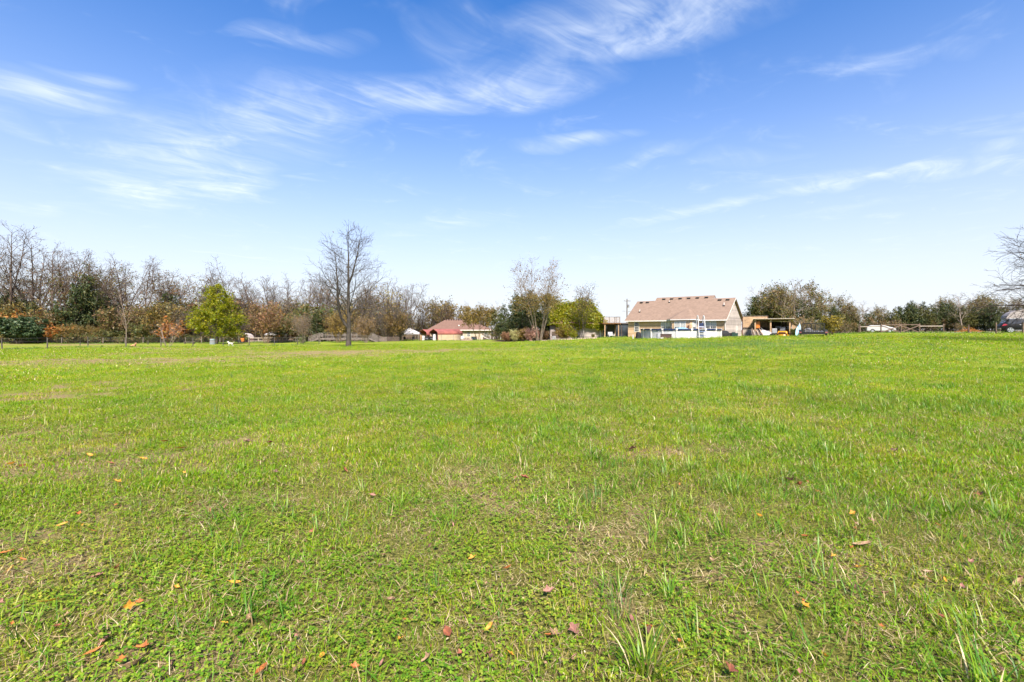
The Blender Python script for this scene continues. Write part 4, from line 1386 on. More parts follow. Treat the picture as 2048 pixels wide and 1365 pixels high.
# cedars behind the twin tree and shrubs at their feet
for kk, px, d, y, lb in [('c1', 1012, 92, 606, 'dark cedar at the end of the clump beside the flowering shrubs'), ('c2', 1030, 90, 590, 'broad dark cedar in the clump behind the flowering shrubs'), ('c2', 1050, 88, 578, None), ('c1', 1034, 94, 582, None), ('c3', 1066, 90, 584, None),
                         ('c2', 1088, 92, 590, None), ('c3', 1102, 94, 586, None), ('c3', 1116, 95, 598, None), ('c2', 1072, 95, 592, None), ('c3', 994, 104, 618, None), ('c1', 1000, 112, 622, None), ('c2', 1104, 90, 622, None), ('c2', 1022, 86, 634, None), ('c2', 1042, 85, 628, None), ('c2', 1120, 91, 632, None)]:
    o = K[kk].put(px, d, y, label=lb)
    o['group'] = 'cedars in the clump by the flowering shrubs'
    if lb is None:
        o['label'] = {'c1': 'narrow dark cedar in the clump by the flowering shrubs', 'c2': 'broad dark green cedar in the clump by the flowering shrubs', 'c3': 'olive green cedar in the clump by the flowering shrubs'}[kk]
for i, (px, d, yt, wd, lb, lf, bk) in enumerate([
        (1030, 82, 661, 1.0, 'rounded cream flowered shrub under the dark cedars', [(lf_cream, 1.0)], bark_tan),
        (1046, 82, 657, 1.0, 'tawny shrub between the cream and the pink shrubs', [(lf_gold, .8), (lf_brown, .6)], bark_tan),
        (1064, 81, 655, 1.0, 'rounded pink flowered shrub beside the pale multi-stemmed trunks', [(lf_pink, 1.0)], bark_tan),
        (1088, 83, 660, 1.0, 'brown twiggy shrub behind the pale multi-stemmed trunks', [(lf_rust, .6), (lf_brown, .6)], bark_mauve),
        (1012, 84, 664, .9, 'dull purple brown shrub next to the white frame gate', [(lf_rust, .7), (lf_brown, .4)], bark_mauve),
        (1020, 83, 668, .9, 'low mauve brown shrub at the foot of the cedars', [(lf_rust, .8)], bark_mauve),
        (1134, 84, 650, .8, 'yellow green leafy shrub before the vine covered building', [(lf_vine, .8), (lf_gold, .5)], bark_tan),
        (1147, 82, 664, .8, 'low bright yellow green shrub before the beige wall', [(lf_vine, 1.0)], bark_tan),
        (1124, 84, 655, .8, 'straw coloured shrub beside the yellow green shrub', [(lf_gold, .9)], bark_tan),
        (1186, 83, 668, .5, 'small tuft shrub at the foot of the beige wall', [(lf_olive, .8)], bark_tan),
        (1591, 56.5, 657, .7, 'weedy green shrub against the open shed', [(lf_green, .9), (lf_olive, .4)], bark_tan),
        (1496, 62, 667, .8, 'dark weedy shrub at the foot of the board fence', [(lf_green, .9), (lf_olive, .4)], bark_tan)]):
    s = shrub(100 + i, 2.0, 1.2 * wd, 'garden_shrub', lb, 'garden shrubs', lf, 22, 11, bk, .12, 1.0, tw=1.3, base=.1)
    k = top_scale(px, d, yt, 1.95)
    place(s, px, d, i, k, k)
# ------------------------------------------------------------------ building materials
def mat_courses(name, col, row, var=.15, rough=.85, vert_joint=0.0, bump=.6, col_dark=None, axis=2):
    """Siding, shingles, boards: courses along one object axis as relief and slight tone steps."""
    m = bpy.data.materials.new(name)
    m.use_nodes = True
    t = NT(m.node_tree)
    tc_ = t.n('ShaderNodeTexCoord')
    s = t.n('ShaderNodeSeparateXYZ')
    t.put(s.inputs[0], tc_.outputs['Object'])
    u = t.m('DIVIDE', s.outputs[axis], row)
    fr = t.m('FRACT', u)
    cell = t.m('FLOOR', u)
    wn = t.n('ShaderNodeTexWhiteNoise', noise_dimensions='2D')
    cb = t.n('ShaderNodeCombineXYZ')
    t.put(cb.inputs[0], cell)
    if vert_joint:
        t.put(cb.inputs[1], t.m('FLOOR', t.m('DIVIDE', t.m('ADD', s.outputs[0], t.m('MULTIPLY', cell, .37)), vert_joint)))
    t.put(wn.inputs['Vector'], cb.outputs[0])
    nz, _ = t.noise(tc_.outputs['Object'], 1.1, 4, .6)
    k = t.m('ADD', t.m('MULTIPLY', wn.outputs[0], .5), t.m('MULTIPLY', nz, .8))
    c = t.mix(t.smooth(k, .3, 1.0), tuple(x * (1 + var) for x in col), tuple(x * (1 - 2 * var) for x in col))
    line = t.smooth(fr, 0.0, .12)
    c = t.mix(t.m('MULTIPLY', t.m('SUBTRACT', 1.0, line), .35), c, col_dark or tuple(x * .45 for x in col))
    p = t.n('ShaderNodeBsdfPrincipled')
    t.put(p.inputs['Base Color'], c)
    p.inputs['Roughness'].default_value = rough
    p.inputs['Specular IOR Level'].default_value = .25
    b = t.n('ShaderNodeBump')
    b.inputs['Strength'].default_value = bump
    b.inputs['Distance'].default_value = .015
    t.put(b.inputs['Height'], t.m('MULTIPLY', t.m('SUBTRACT', 1.0, fr), line))
    t.link(b.outputs[0], p.inputs['Normal'])
    o = t.n('ShaderNodeOutputMaterial')
    t.link(p.outputs[0], o.inputs[0])
    return m


siding = mat_courses('beige_siding', (.48, .325, .20), .13)
siding_pale = mat_courses('pale_siding', (.37, .31, .285), .2)
shingle = mat_courses('tan_shingles', (.215, .146, .107), .16, .06, .95, .3)
shingle_red = mat_courses('red_brown_shingles', (.165, .096, .072), .16, .06, .95, .3)
white_trim = mat_simple('white_trim', (.62, .57, .52), .5, .05)
white_pl = mat_simple('white_plastic', (.47, .46, .455), .4, .05)
black_vent = mat_simple('black_vent', (.018, .015, .013), .6, .2)
glass = mat_simple('window_glass', (.05, .06, .07), .06, .3, .6, spec=.9)
glass_pale = mat_simple('window_glass_blind', (.36, .37, .36), .2, .1, 1.0, spec=.7)
metal_grey = mat_simple('galvanised', (.32, .31, .30), .45, .15, metal=.5)
black_met = mat_simple('black_metal', (.022, .021, .020), .5, .2)
black_cloth = mat_simple('black_cloth', (.014, .014, .016), .8, .3, 4.0, bump=.4)
wood_new = mat_simple('tan_wood', (.40, .255, .145), .8, .2, 1.5, stretch=(1, 1, 6), bump=.3)
wood_grey = mat_simple('grey_wood', (.155, .128, .108), .85, .2, 1.5, stretch=(6, 6, 1), bump=.3)
wood_orange = mat_simple('orange_wood', (.42, .205, .095), .75, .15, 1.5, bump=.2)
wood_red = mat_simple('red_brown_wood', (.16, .07, .05), .8, .2, 2.0)
wood_dark = mat_simple('dark_wood', (.085, .06, .045), .85, .2, 2.0)
red_metal = mat_simple('red_sheet_metal', (.245, .08, .063), .6, .15, .6, spec=.35)
beige_metal = mat_simple('beige_sheet_metal', (.50, .38, .26), .5, .06, .6)
shade_dark = mat_simple('dark_interior', (.03, .024, .02), .9, .3)  # near-black: painted shade inside the shed and carports; also the planter soil
rubber = mat_simple('rubber', (.018, .018, .018), .85, .2)
navy = mat_simple('navy_vinyl', (.018, .03, .085), .45, .2)
blue_vinyl = mat_simple('blue_vinyl', (.05, .13, .36), .5, .2)
pale_blue = mat_simple('pale_blue_vinyl', (.30, .48, .55), .45, .12)
brown_wicker = mat_courses('brown_wicker', (.075, .045, .038), .05)
concrete = mat_simple('concrete', (.42, .36, .30), .9, .15, 1.5, bump=.4)
stone_tan = mat_simple('tan_stone', (.36, .27, .20), .9, .25, 2.0, bump=.5)
orange_paint = mat_simple('orange_paint', (.55, .17, .03), .45, .12)
yellow_paint = mat_simple('yellow_paint', (.62, .27, .012), .35, .1)
grey_pl = mat_simple('grey_plastic', (.26, .26, .27), .5, .15)
cloth_white = mat_simple('white_canvas', (.45, .425, .425), .85, .08)
green_pl = mat_simple('green_plastic', (.02, .055, .045), .5, .15)


def window(house, x, z0, wd, ht, y=0.0, two=1, blind=.6, axis_y=-1, muntin=True):
    """Sash window set on a wall whose outside faces -y: white frame, an upper and a lower pane, glazing bars."""
    wroot = bpy.data.objects.new('window', None)
    COL.objects.link(wroot)
    wroot.parent = house
    wroot.location = (x, y, z0)
    fr = .075
    b = MB()
    b.box(0, fr, -.06, .01, 0, ht).box(wd - fr, wd, -.06, .01, 0, ht).box(fr, wd - fr, -.058, .01, 0, fr).box(fr, wd - fr, -.058, .01, ht - fr, ht).box(fr, wd - fr, -.05, .01, ht * .5 - .03, ht * .5 + .03)
    cols = [(fr, wd - fr)]
    if two == 2:
        b.box(wd / 2 - .07, wd / 2 + .07, -.062, .01, fr, ht - fr)
        cols = [(fr, wd / 2 - .07), (wd / 2 + .07, wd - fr)]
    b.build('frame', white_trim, wroot)
    for a, c in cols:
        MB().box(a, c, -.02, -.012, fr, ht * .5 - .03).build('pane', glass, wroot)
        MB().box(a, c, -.02, -.012, ht * .5 + .03, ht - fr).build('pane', glass_pale if blind > .5 else glass, wroot)
        if muntin:
            g = MB()
            n = 3 if (c - a) > .6 else 2
            for i in range(1, n):
                xx = a + (c - a) * i / n
                g.box(xx - .014, xx + .014, -.034, -.022, fr, ht - fr)
            for zz in (ht * .26, ht * .75):
                g.box(a, c, -.0345, -.0222, zz - .014, zz + .014)
            g.build('glazing_bar', white_trim, wroot)
    return wroot


# ------------------------------------------------------------------ the tan house with the pool
def tan_house():
    th = rad(39)
    u = Vector((math.cos(th), -math.sin(th), 0))
    v = Vector((math.sin(th), math.cos(th), 0))
    dR = 70.0
    R_ = Vector(((1450 - CX) / F * dR, dR, 0))
    a = (1256 - CX) / F
    Lh = (R_.x - a * R_.y) / (u.x - a * u.y)
    Lp = R_ - u * Lh                                    # front corner away from the camera
    base = min(g1(R_.x, R_.y), g1(Lp.x, Lp.y)) - .1
    ez = zof(637.3, dR) - base                          # eave height over the base
    Dp = 9.0
    root = empty('tan_house', (Lp.x, Lp.y, base), -th, 'long single storey tan house with brown shingle roof behind the white pool', 'house')
    # local frame: x along the front (0..Lh), y to the back, z up

    def s_of(px, dep):
        aa = (px - CX) / F
        P = Lp + v * dep
        return (P.x - aa * P.y) / (aa * u.y - u.x)
    rise = zof(594.0, (R_ + v * 4.5).y) - base - ez
    sl = rise / (Dp / 2 + .45)
    MB().box(0, Lh, 0, Dp, -.2, ez - .02).build('wall', siding, root)
    g = MB().prism([(0, ez - .02), (Dp, ez - .02), (Dp / 2, ez + sl * Dp / 2 - .03)], -.2, 'x', Lh)
    g.prism([(0, ez - .02), (Dp, ez - .02), (Dp / 2, ez + sl * Dp / 2 - .03)], .2, 'x', 0)
    g.build('gable', siding_pale, root)
    MB().box(Lh + .004, Lh + .03, .02, Dp - .02, .35, ez - .025).build('gable_cladding', siding_pale, root)
    MB().box(Lh + .004, Lh + .035, .02, Dp - .02, -.2, .345).build('foundation', concrete, root)
    # roof: one front slope with its stepped ridge, two back slopes
    ov, mid_r = .45, Dp / 2 + .8
    m0, m1 = s_of(1314, mid_r), s_of(1430, mid_r)
    ze = ez - ov * sl

    def zr(y):
        return ez + sl * y + .05
    x0, x1 = -.4, Lh + .35
    rt = .12
    top = [(x0, -ov), (x1, -ov), (x1, Dp / 2), (m1, Dp / 2), (m1, mid_r), (m0, mid_r), (m0, Dp / 2), (x0, Dp / 2)]
    b = MB()
    vs_ = [(x, y, zr(y) + rt) for x, y in top] + [(x, y, zr(y)) for x, y in top]
    n = len(top)
    b.add(vs_, [tuple(range(n)), tuple(range(2 * n - 1, n - 1, -1))] + [(i, i + n, (i + 1) % n + n, (i + 1) % n) for i in range(n)])
    roof = b.build('roof', shingle, root)
    b = MB()
    for xa, xb, ym in ((x0, m0, Dp / 2), (m1, x1, Dp / 2), (m0 + .003, m1 - .003, mid_r)):
        zt = zr(ym) + rt
        b.add([(xa, ym + .004, zt), (xb, ym + .004, zt), (xb, 2 * ym + ov, zt - sl * (ym + ov)), (xa, 2 * ym + ov, zt - sl * (ym + ov)),
               (xa, ym + .004, zt - rt), (xb, ym + .004, zt - rt), (xb, 2 * ym + ov, zt - sl * (ym + ov) - rt), (xa, 2 * ym + ov, zt - sl * (ym + ov) - rt)],
              [(0, 1, 2, 3), (7, 6, 5, 4), (0, 4, 5, 1), (1, 5, 6, 2), (2, 6, 7, 3), (3, 7, 4, 0)])
    b.build('back_slope', shingle, root)
    # small gable ends of the raised middle
    b = MB()
    for xx in (m0 + .02, m1 - .14):
        b.prism([(Dp / 2, zr(Dp / 2) + rt + .002), (mid_r, zr(mid_r) + rt - .02), (mid_r + .8, zr(Dp / 2) + rt + .002)], .12, 'x', xx)
    b.build('ridge_gable', siding_pale, root)
    # fascia, gutter, downspout, rake boards
    MB().box(x0, x1 + .004, -ov - .13, -ov - .004, zr(-ov) - .07, zr(-ov) + .09).build('gutter', white_trim, root)
    MB().box(x1 - .35, x1 - .35 + .09, -.12, -.03, .1, zr(-ov) - .02).build('downspout', white_trim, root)
    b = MB()
    b.add([(x1 + .004, -ov, zr(-ov) - .08), (x1 + .03, -ov, zr(-ov) - .08), (x1 + .03, Dp / 2, zr(Dp / 2) - .08), (x1 + .004, Dp / 2, zr(Dp / 2) - .08), (x1 + .004, -ov, zr(-ov) + .1), (x1 + .03, -ov, zr(-ov) + .1), (x1 + .03, Dp / 2, zr(Dp / 2) + .12), (x1 + .004, Dp / 2, zr(Dp / 2) + .12)],
          [(0, 1, 2, 3), (7, 6, 5, 4), (0, 4, 5, 1), (1, 5, 6, 2), (2, 6, 7, 3), (3, 7, 4, 0)])
    b.build('rake_board', white_trim, root)
    # black ridge vents and pale pipe vents on the front slope
    for px, dep in [(1283, 4.05), (1295, 4.05), (1328, 4.75), (1343.5, 4.75), (1360.5, 4.75), (1377.5, 4.75), (1395, 4.75), (1413, 4.75), (1439.5, 4.0), (1455.5, 4.0)]:
        s = s_of(px, dep)
        z = zr(dep) + rt
        MB().box(s - .26, s + .26, dep - .2, dep + .18, z - .12, z + .14).build('ridge_vent', black_vent, roof, bevel=.05)
    for px, dep, hh in [(1279.5, 1.6, .45), (1448, 2.6, .5), (1338.7, 3.9, .3)]:
        s = s_of(px, dep)
        z = zr(dep) + rt
        vp = MB().tube([(s, dep, z - .1), (s, dep, z + hh)], .06, 8).build('vent_pipe', white_trim, roof)
        MB().box(s - .14, s + .14, dep - .14, dep + .1, z - .08, z + .10).build('vent_flashing', black_vent, roof)
    # bay with its own hipped roof
    s0, s1 = s_of(1337, -.6), s_of(1394, -.6)
    bd = 1.15
    bay = MB().prism([(s0, 0), (s0 + .75, -bd), (s1 - .75, -bd), (s1, 0)], ez - .03, 'z', 0).build('bay', siding, root)
    ap = ((s0 + s1) / 2 - .1, 2.3)
    zb = ez - .05
    e = .32
    b = MB()
    b.add([(s0 - e, -ov - .14, zb + .02), (s0 + .6, -bd - e, zb), (s1 - .6, -bd - e, zb), (s1 + e, -ov - .14, zb + .02), (ap[0], ap[1], zr(ap[1]) + rt + .10), (s0 - e + .9, .6, zr(.6) + rt + .02), (s1 + e - .9, .6, zr(.6) + rt + .02)],
          [(0, 1, 4), (1, 2, 4), (2, 3, 4), (0, 3, 2, 1), (0, 4, 5), (3, 6, 4)])
    b.build('bay_roof', shingle, root)
    b = MB()
    b.prism([(s0 - e, -ov - .16), (s0 + .6, -bd - e - .03), (s1 - .6, -bd - e - .03), (s1 + e, -ov - .16), (s1 + e - .2, -ov - .05), (s1 - .7, -bd - e + .1), (s0 + .7, -bd - e + .1), (s0 - e + .2, -ov - .05)], .13, 'z', zb - .14)
    b.build('bay_gutter', white_trim, root)
    # windows, measured from the photo
    zw0 = ez - 1.95
    for pa, pb, two, dy, hh, bl in [(1268.5, 1278.5, 1, 0, 1.62, 0), (1322, 1341, 2, 0, 1.5, 1), (1408.5, 1433, 2, 0, 1.5, 1)]:
        sa, sb = s_of(pa, dy), s_of(pb, dy)
        window(root, sa, ez - .35 - hh, sb - sa, hh, -.012, two, bl)
    sa, sb = s_of(1349, -bd), s_of(1372, -bd)
    window(root, sa, zw0 + .05, min(sb, s1 - .8) - sa, 1.5, -bd - .012, 2, 1)
    for (xa, ya, xb, yb_) in ((s0, 0, s0 + .75, -bd), (s1 - .75, -bd, s1, 0)):
        wn_ = window(root, 0, zw0 + .05, .78, 1.5, 0, 1, 1)
        aa = math.atan2(yb_ - ya, xb - xa)
        L_ = math.hypot(xb - xa, yb_ - ya)
        nx, ny = math.sin(aa), -math.cos(aa)
        wn_.location = (xa + math.cos(aa) * (L_ - .78) / 2 + nx * .012, ya + math.sin(aa) * (L_ - .78) / 2 + ny * .012, zw0 + .05)
        wn_.rotation_euler = (0, 0, aa)
    # back door with dark glass behind the steps, gable window
    gwin = window(root, 0, 0, .62, 1.25, 0, 1, 1, muntin=False)
    gwin.location = (Lh + .045, 5.9, .7)
    gwin.rotation_euler = (0, 0, rad(90))
    # steps with red-brown handrails
    sx = s_of(1376, -1.5)
    st = bpy.data.objects.new('steps', None)
    COL.objects.link(st)
    st.parent = root
    for i in range(4):
        MB().box(sx, sx + 1.9, -bd - 1.5 + i * .3, -bd - 1.2 + i * .3, 0, .2 + i * .2).build('tread', wood_red, st)
    for xx in (sx - .02, sx + 1.9):
        hr = MB()
        for yy, zz in ((-bd - 1.5, 1.25), (-bd - .75, 1.75), (-bd - .1, 2.0)):
            hr.box(xx, xx + .1, yy - .05, yy + .05, 0, zz)
        hr.bar((xx + .05, -bd - 1.55, 1.22), (xx + .05, -bd - .7, 1.74), .1).bar((xx + .05, -bd - .75, 1.76), (xx + .05, -bd - .1, 2.0), .1)
        hr.build('handrail', wood_red, st)
    return root, Lp, u, v, base


tan_root, HL, HU, HV, HB = tan_house()


# ------------------------------------------------------------------ round above-ground pool
def pool():
    D = 66.0
    c = at(1361, D)
    rp = 5.15
    zb = min(g1(c.x + rp * math.cos(a), c.y + rp * math.sin(a)) for a in np.linspace(0, 6.28, 12)) - .02
    hgt = 1.33
    root = empty('swimming_pool', (c.x, c.y, zb), 0, 'round white walled above ground pool with navy rim in front of the tan house', 'pool')
    MB().lathe([(rp, -.1), (rp, hgt - .05), (rp - .03, hgt - .05), (rp - .03, .1)], 64).build('wall', white_pl, root, smooth=True)
    nposts = 18
    for i in range(nposts):
        a = 2 * math.pi * (i + .3) / nposts
        ca, sa = math.cos(a), math.sin(a)
        p = MB().box(-.09, .09, -.045, .06, -.05, hgt).build('upright', white_trim, root, bevel=.02)
        p.location = (ca * (rp + .05), sa * (rp + .05), 0)
        p.rotation_euler = (0, 0, a + math.pi / 2)
        q_ = MB().box(-.12, .12, -.09, .15, hgt - .11, hgt + .12).build('rail_cap', white_trim, root, bevel=.02)
        q_.location = p.location
        q_.rotation_euler = p.rotation_euler
    MB().lathe([(rp - .1, hgt - .09), (rp + .12, hgt - .09), (rp + .12, hgt + .10), (rp - .1, hgt + .10)], 64).build('top_rail', navy, root, smooth=True)
    # sagging blue edge of the liner seen under the rim
    vs_, fs = [], []
    for i in range(40):
        a = math.pi * (1.08 + .32 * i / 39)
        dz = .10 + .06 * math.sin(i * .9) + .04 * math.sin(i * 2.3)
        for z in (hgt - .02, hgt - .02 - dz):
            vs_.append(((rp + .022) * math.cos(a), (rp + .022) * math.sin(a), z))
    for i in range(39):
        fs.append((2 * i, 2 * i + 2, 2 * i + 3, 2 * i + 1))
    lm = MB().add(vs_, fs).build('liner_edge', blue_vinyl, root)
    so = lm.modifiers.new('thick', 'SOLIDIFY')
    so.thickness = .01
    # winter cover, humped where the air pillow lifts it
    vs_, fs = [(0, 0, hgt + .26)], []
    n = 40
    for r_i, rr_ in enumerate((.6, 1.2, 1.9, 2.7, 3.8, 5.0)):
        for k in range(n):
            a = 2 * math.pi * k / n
            x, y = rr_ * math.cos(a), rr_ * math.sin(a)
            dd = math.hypot(x - .0, y + .4)
            vs_.append((x, y, hgt - .12 + .42 * math.exp(-(dd / 1.2) ** 2) + .02 * math.sin(k * 1.7 + r_i)))
    for k in range(n):
        fs.append((0, 1 + k, 1 + (k + 1) % n))
    for r_i in range(5):
        for k in range(n):
            a, b_ = 1 + r_i * n + k, 1 + r_i * n + (k + 1) % n
            fs.append((a, a + n, b_ + n, b_))
    MB().add(vs_, fs).build('winter_cover', pale_blue, root, smooth=True)
    # white A-frame ladder over the rim, with blue steps
    ax = (1398 - CX) / F * 61.5 - c.x
    ay = -math.sqrt(rp * rp - ax * ax)
    lad = empty('pool_ladder', (c.x + ax, c.y + ay, zb), 0, 'white pool ladder with blue steps standing over the pool rim', 'ladder')
    for xx in (-.42, .42):
        r_ = MB()
        r_.tube([(xx, -.75, 0), (xx, -.32, hgt + .25), (xx * .92, -.2, hgt + 1.25), (xx * .9, -.05, hgt + 1.72), (xx * .9, .12, hgt + 1.76), (xx * .92, .3, hgt + 1.35), (xx, .5, hgt + .2), (xx, .85, .35)], .06, 8)
        r_.build('side_rail', white_pl, lad, smooth=True)
    for i in range(6):
        z = .25 + i * .27
        y = -.75 + .43 * z / (hgt + .25)
        MB().box(-.40, .40, y - .10, y + .10, z, z + .05).build('step', blue_vinyl if i % 2 else white_pl, lad)
    MB().box(-.36, .36, -.14, .3, hgt + .30, hgt + .40).build('platform', white_pl, lad)
    MB().box(-.3, .3, -.12, .12, hgt + .405, hgt + .8).build('step_guard', navy, lad)
    # pump box and wicker bench against the wall
    a = at(1331, 60.3)
    bn = empty('storage_bench', a, rad(-8), 'dark brown woven storage bench against the pool wall', 'bench')
    MB().box(-.68, .68, -.3, .3, .0, .6).build('body', brown_wicker, bn)
    MB().box(-.72, .72, -.34, .34, .605, .67).build('lid', brown_wicker, bn, bevel=.02)
    a = at(1317, 60.2)
    pm = empty('pool_pump', a, 0, 'grey and white pool filter pump beside the brown bench', 'pump')
    MB().lathe([(.0, .0), (.3, .0), (.3, .08), (.24, .1), (.25, .65), (.2, .74), (.07, .78), (.06, .86), (0, .86)], 18).build('tank', grey_pl, pm, smooth=True)
    MB().tube([(.2, -.1, .15), (.5, -.1, .15), (.55, -.1, .3)], .09, 10).build('motor', white_pl, pm, smooth=True)
    MB().tube([(0, 0, .86), (0, -.05, .98), (.1, .1, 1.02), (.15, .45, 1.02)], .03, 8).build('hose', white_pl, pm, smooth=True)
    # covered item and post at the edge of the pool
    a = at(1277, 60.5)
    cv = empty('covered_grill', a, 0, 'narrow black covered grill standing beside the pool', 'grill')
    vs_, fs = [], []
    prof = [(.38, .0), (.36, .25), (.30, .55), (.31, .75), (.24, .9), (.12, .97), (0, .98)]
    n = 16
    for r_, z in prof:
        for k in range(n):
            aa = 2 * math.pi * k / n
            ww = 1 + .12 * math.sin(aa * 5) * (1 - z)
            vs_.append((r_ * ww * math.cos(aa), r_ * ww * math.sin(aa), z))
    for i in range(len(prof) - 1):
        for k in range(n):
            p, q_ = i * n + k, i * n + (k + 1) % n
            fs.append((p, q_, q_ + n, p + n))
    MB().add(vs_, fs).build('cover', black_cloth, cv, smooth=True)
    MB().tube([(-.3, .1, 0), (-.5, .1, .03)], .04, 6).build('foot', black_met, cv)
    a = at(1266, 60.8)
    tag(MB().tube([(0, 0, -.05), (0, 0, .6)], .075, 10).lathe([(0, .66), (.085, .64), (.085, .59), (.0, .59)], 10).build('bollard', white_pl, None, a, smooth=True), 'short white post standing beside the covered grill', 'post')
    # low concrete edging round the pool
    for k in range(26):
        aa = math.pi * (1.02 + .96 * k / 25)
        x, y = c.x + (rp + .42) * math.cos(aa), c.y + (rp + .42) * math.sin(aa)
        o = MB().box(-.28, .28, -.12, .12, -.08, .07).build('edging_stone', concrete, None, (x, y, g1(x, y)), aa + math.pi / 2 + random.uniform(-.1, .1), bevel=.03)
        o['label'], o['category'], o['group'] = 'pale concrete edging block laid round the pool', 'stone', 'edging round the pool'
    # domed black grill cover and bins by the gable
    a = at(1447, 66.5)
    gc = empty('domed_grill', a, rad(-20), 'wide black domed grill cover between the pool and the gable', 'grill')
    b = MB()
    prof = [(1.0, .0), (1.02, .3), (.99, .55), (.85, .82), (.6, .98), (.3, 1.04), (0, 1.05)]
    vs_, fs = [], []
    n = 20
    for r_, z in prof:
        for k in range(n):
            aa = 2 * math.pi * k / n
            vs_.append((.78 * r_ * math.cos(aa) * (1 + .04 * math.sin(aa * 6) * (1.1 - z)), .55 * r_ * math.sin(aa), z))
    for i in range(len(prof) - 1):
        for k in range(n):
            p, q_ = i * n + k, i * n + (k + 1) % n
            fs.append((p, q_, q_ + n, p + n))
    b.add(vs_, fs).build('cover', black_cloth, gc, smooth=True)
    MB().tube([(-.3, -.5, .35), (.3, -.5, .35)], .02, 6).build('handle', black_met, gc)
    for px, lb, mt, sc in ((1461, 'squat black bin beside the domed grill cover', black_cloth, .7), (1467, 'dark green wheeled bin by the gable wall', green_pl, .8), (1473, 'dark green crate beside the wheeled bin', green_pl, .66)):
        a = at(px, 67.2)
        bn = empty('garbage_bin', a, rad(-25), lb, 'bin')
        b = MB()
        b.add([(-.24, -.24, .04), (.24, -.24, .04), (.24, .24, .04), (-.24, .24, .04), (-.3, -.3, .88), (.3, -.3, .88), (.3, .3, .88), (-.3, .3, .88)], [(0, 3, 2, 1), (4, 5, 6, 7), (0, 1, 5, 4), (1, 2, 6, 5), (2, 3, 7, 6), (3, 0, 4, 7)])
        b.build('body', mt, bn, bevel=.03)
        MB().box(-.33, .33, -.34, .34, .885, .95).build('lid', mt, bn, bevel=.03)
        for sx in (-.22, .22):
            MB().tube([(sx - .04, .28, .1), (sx + .04, .28, .1)], .1, 12).build('wheel', rubber, bn)
        bn.scale = (sc, sc, sc)


pool()

# utility pole behind the house
pl = empty('utility_pole', at(1254, 104), rad(6), 'grey wooden utility pole with crossarm behind the tan house', 'pole')
ph = zof(598, 104) - at(1254, 104).z
MB().tube([(0, 0, -.3), (0, 0, ph)], [.16, .10], 10).build('post', wood_grey, pl, smooth=True)
MB().box(-.75, .75, -.15, -.04, ph - .55, ph - .43).build('crossarm', wood_grey, pl)
for xx in (-.65, .2, .65):
    MB().lathe([(.0, .0), (.06, .0), (.045, .06), (.06, .1), (.03, .16), (0, .16)], 8, (xx, -.1, ph - .425)).build('insulator', grey_pl, pl)
MB().lathe([(0, 0), (.2, .0), (.2, .62), (0, .66)], 12, (.28, -.1, ph - 1.9)).build('transformer', metal_grey, pl, smooth=True)
zl = zof(623.5, 104) - at(1254, 104).z
MB().bar((0, 0, zl), (-.6, -.1, zl + .05), .05).box(-.95, -.5, -.2, 0, zl, zl + .12).build('lamp_arm', metal_grey, pl)
MB().bar((0, 0, zl - .1), (.6, .1, zl), .05).box(.3, .75, -.05, .1, zl - .04, zl + .06).build('cable_box', metal_grey, pl)


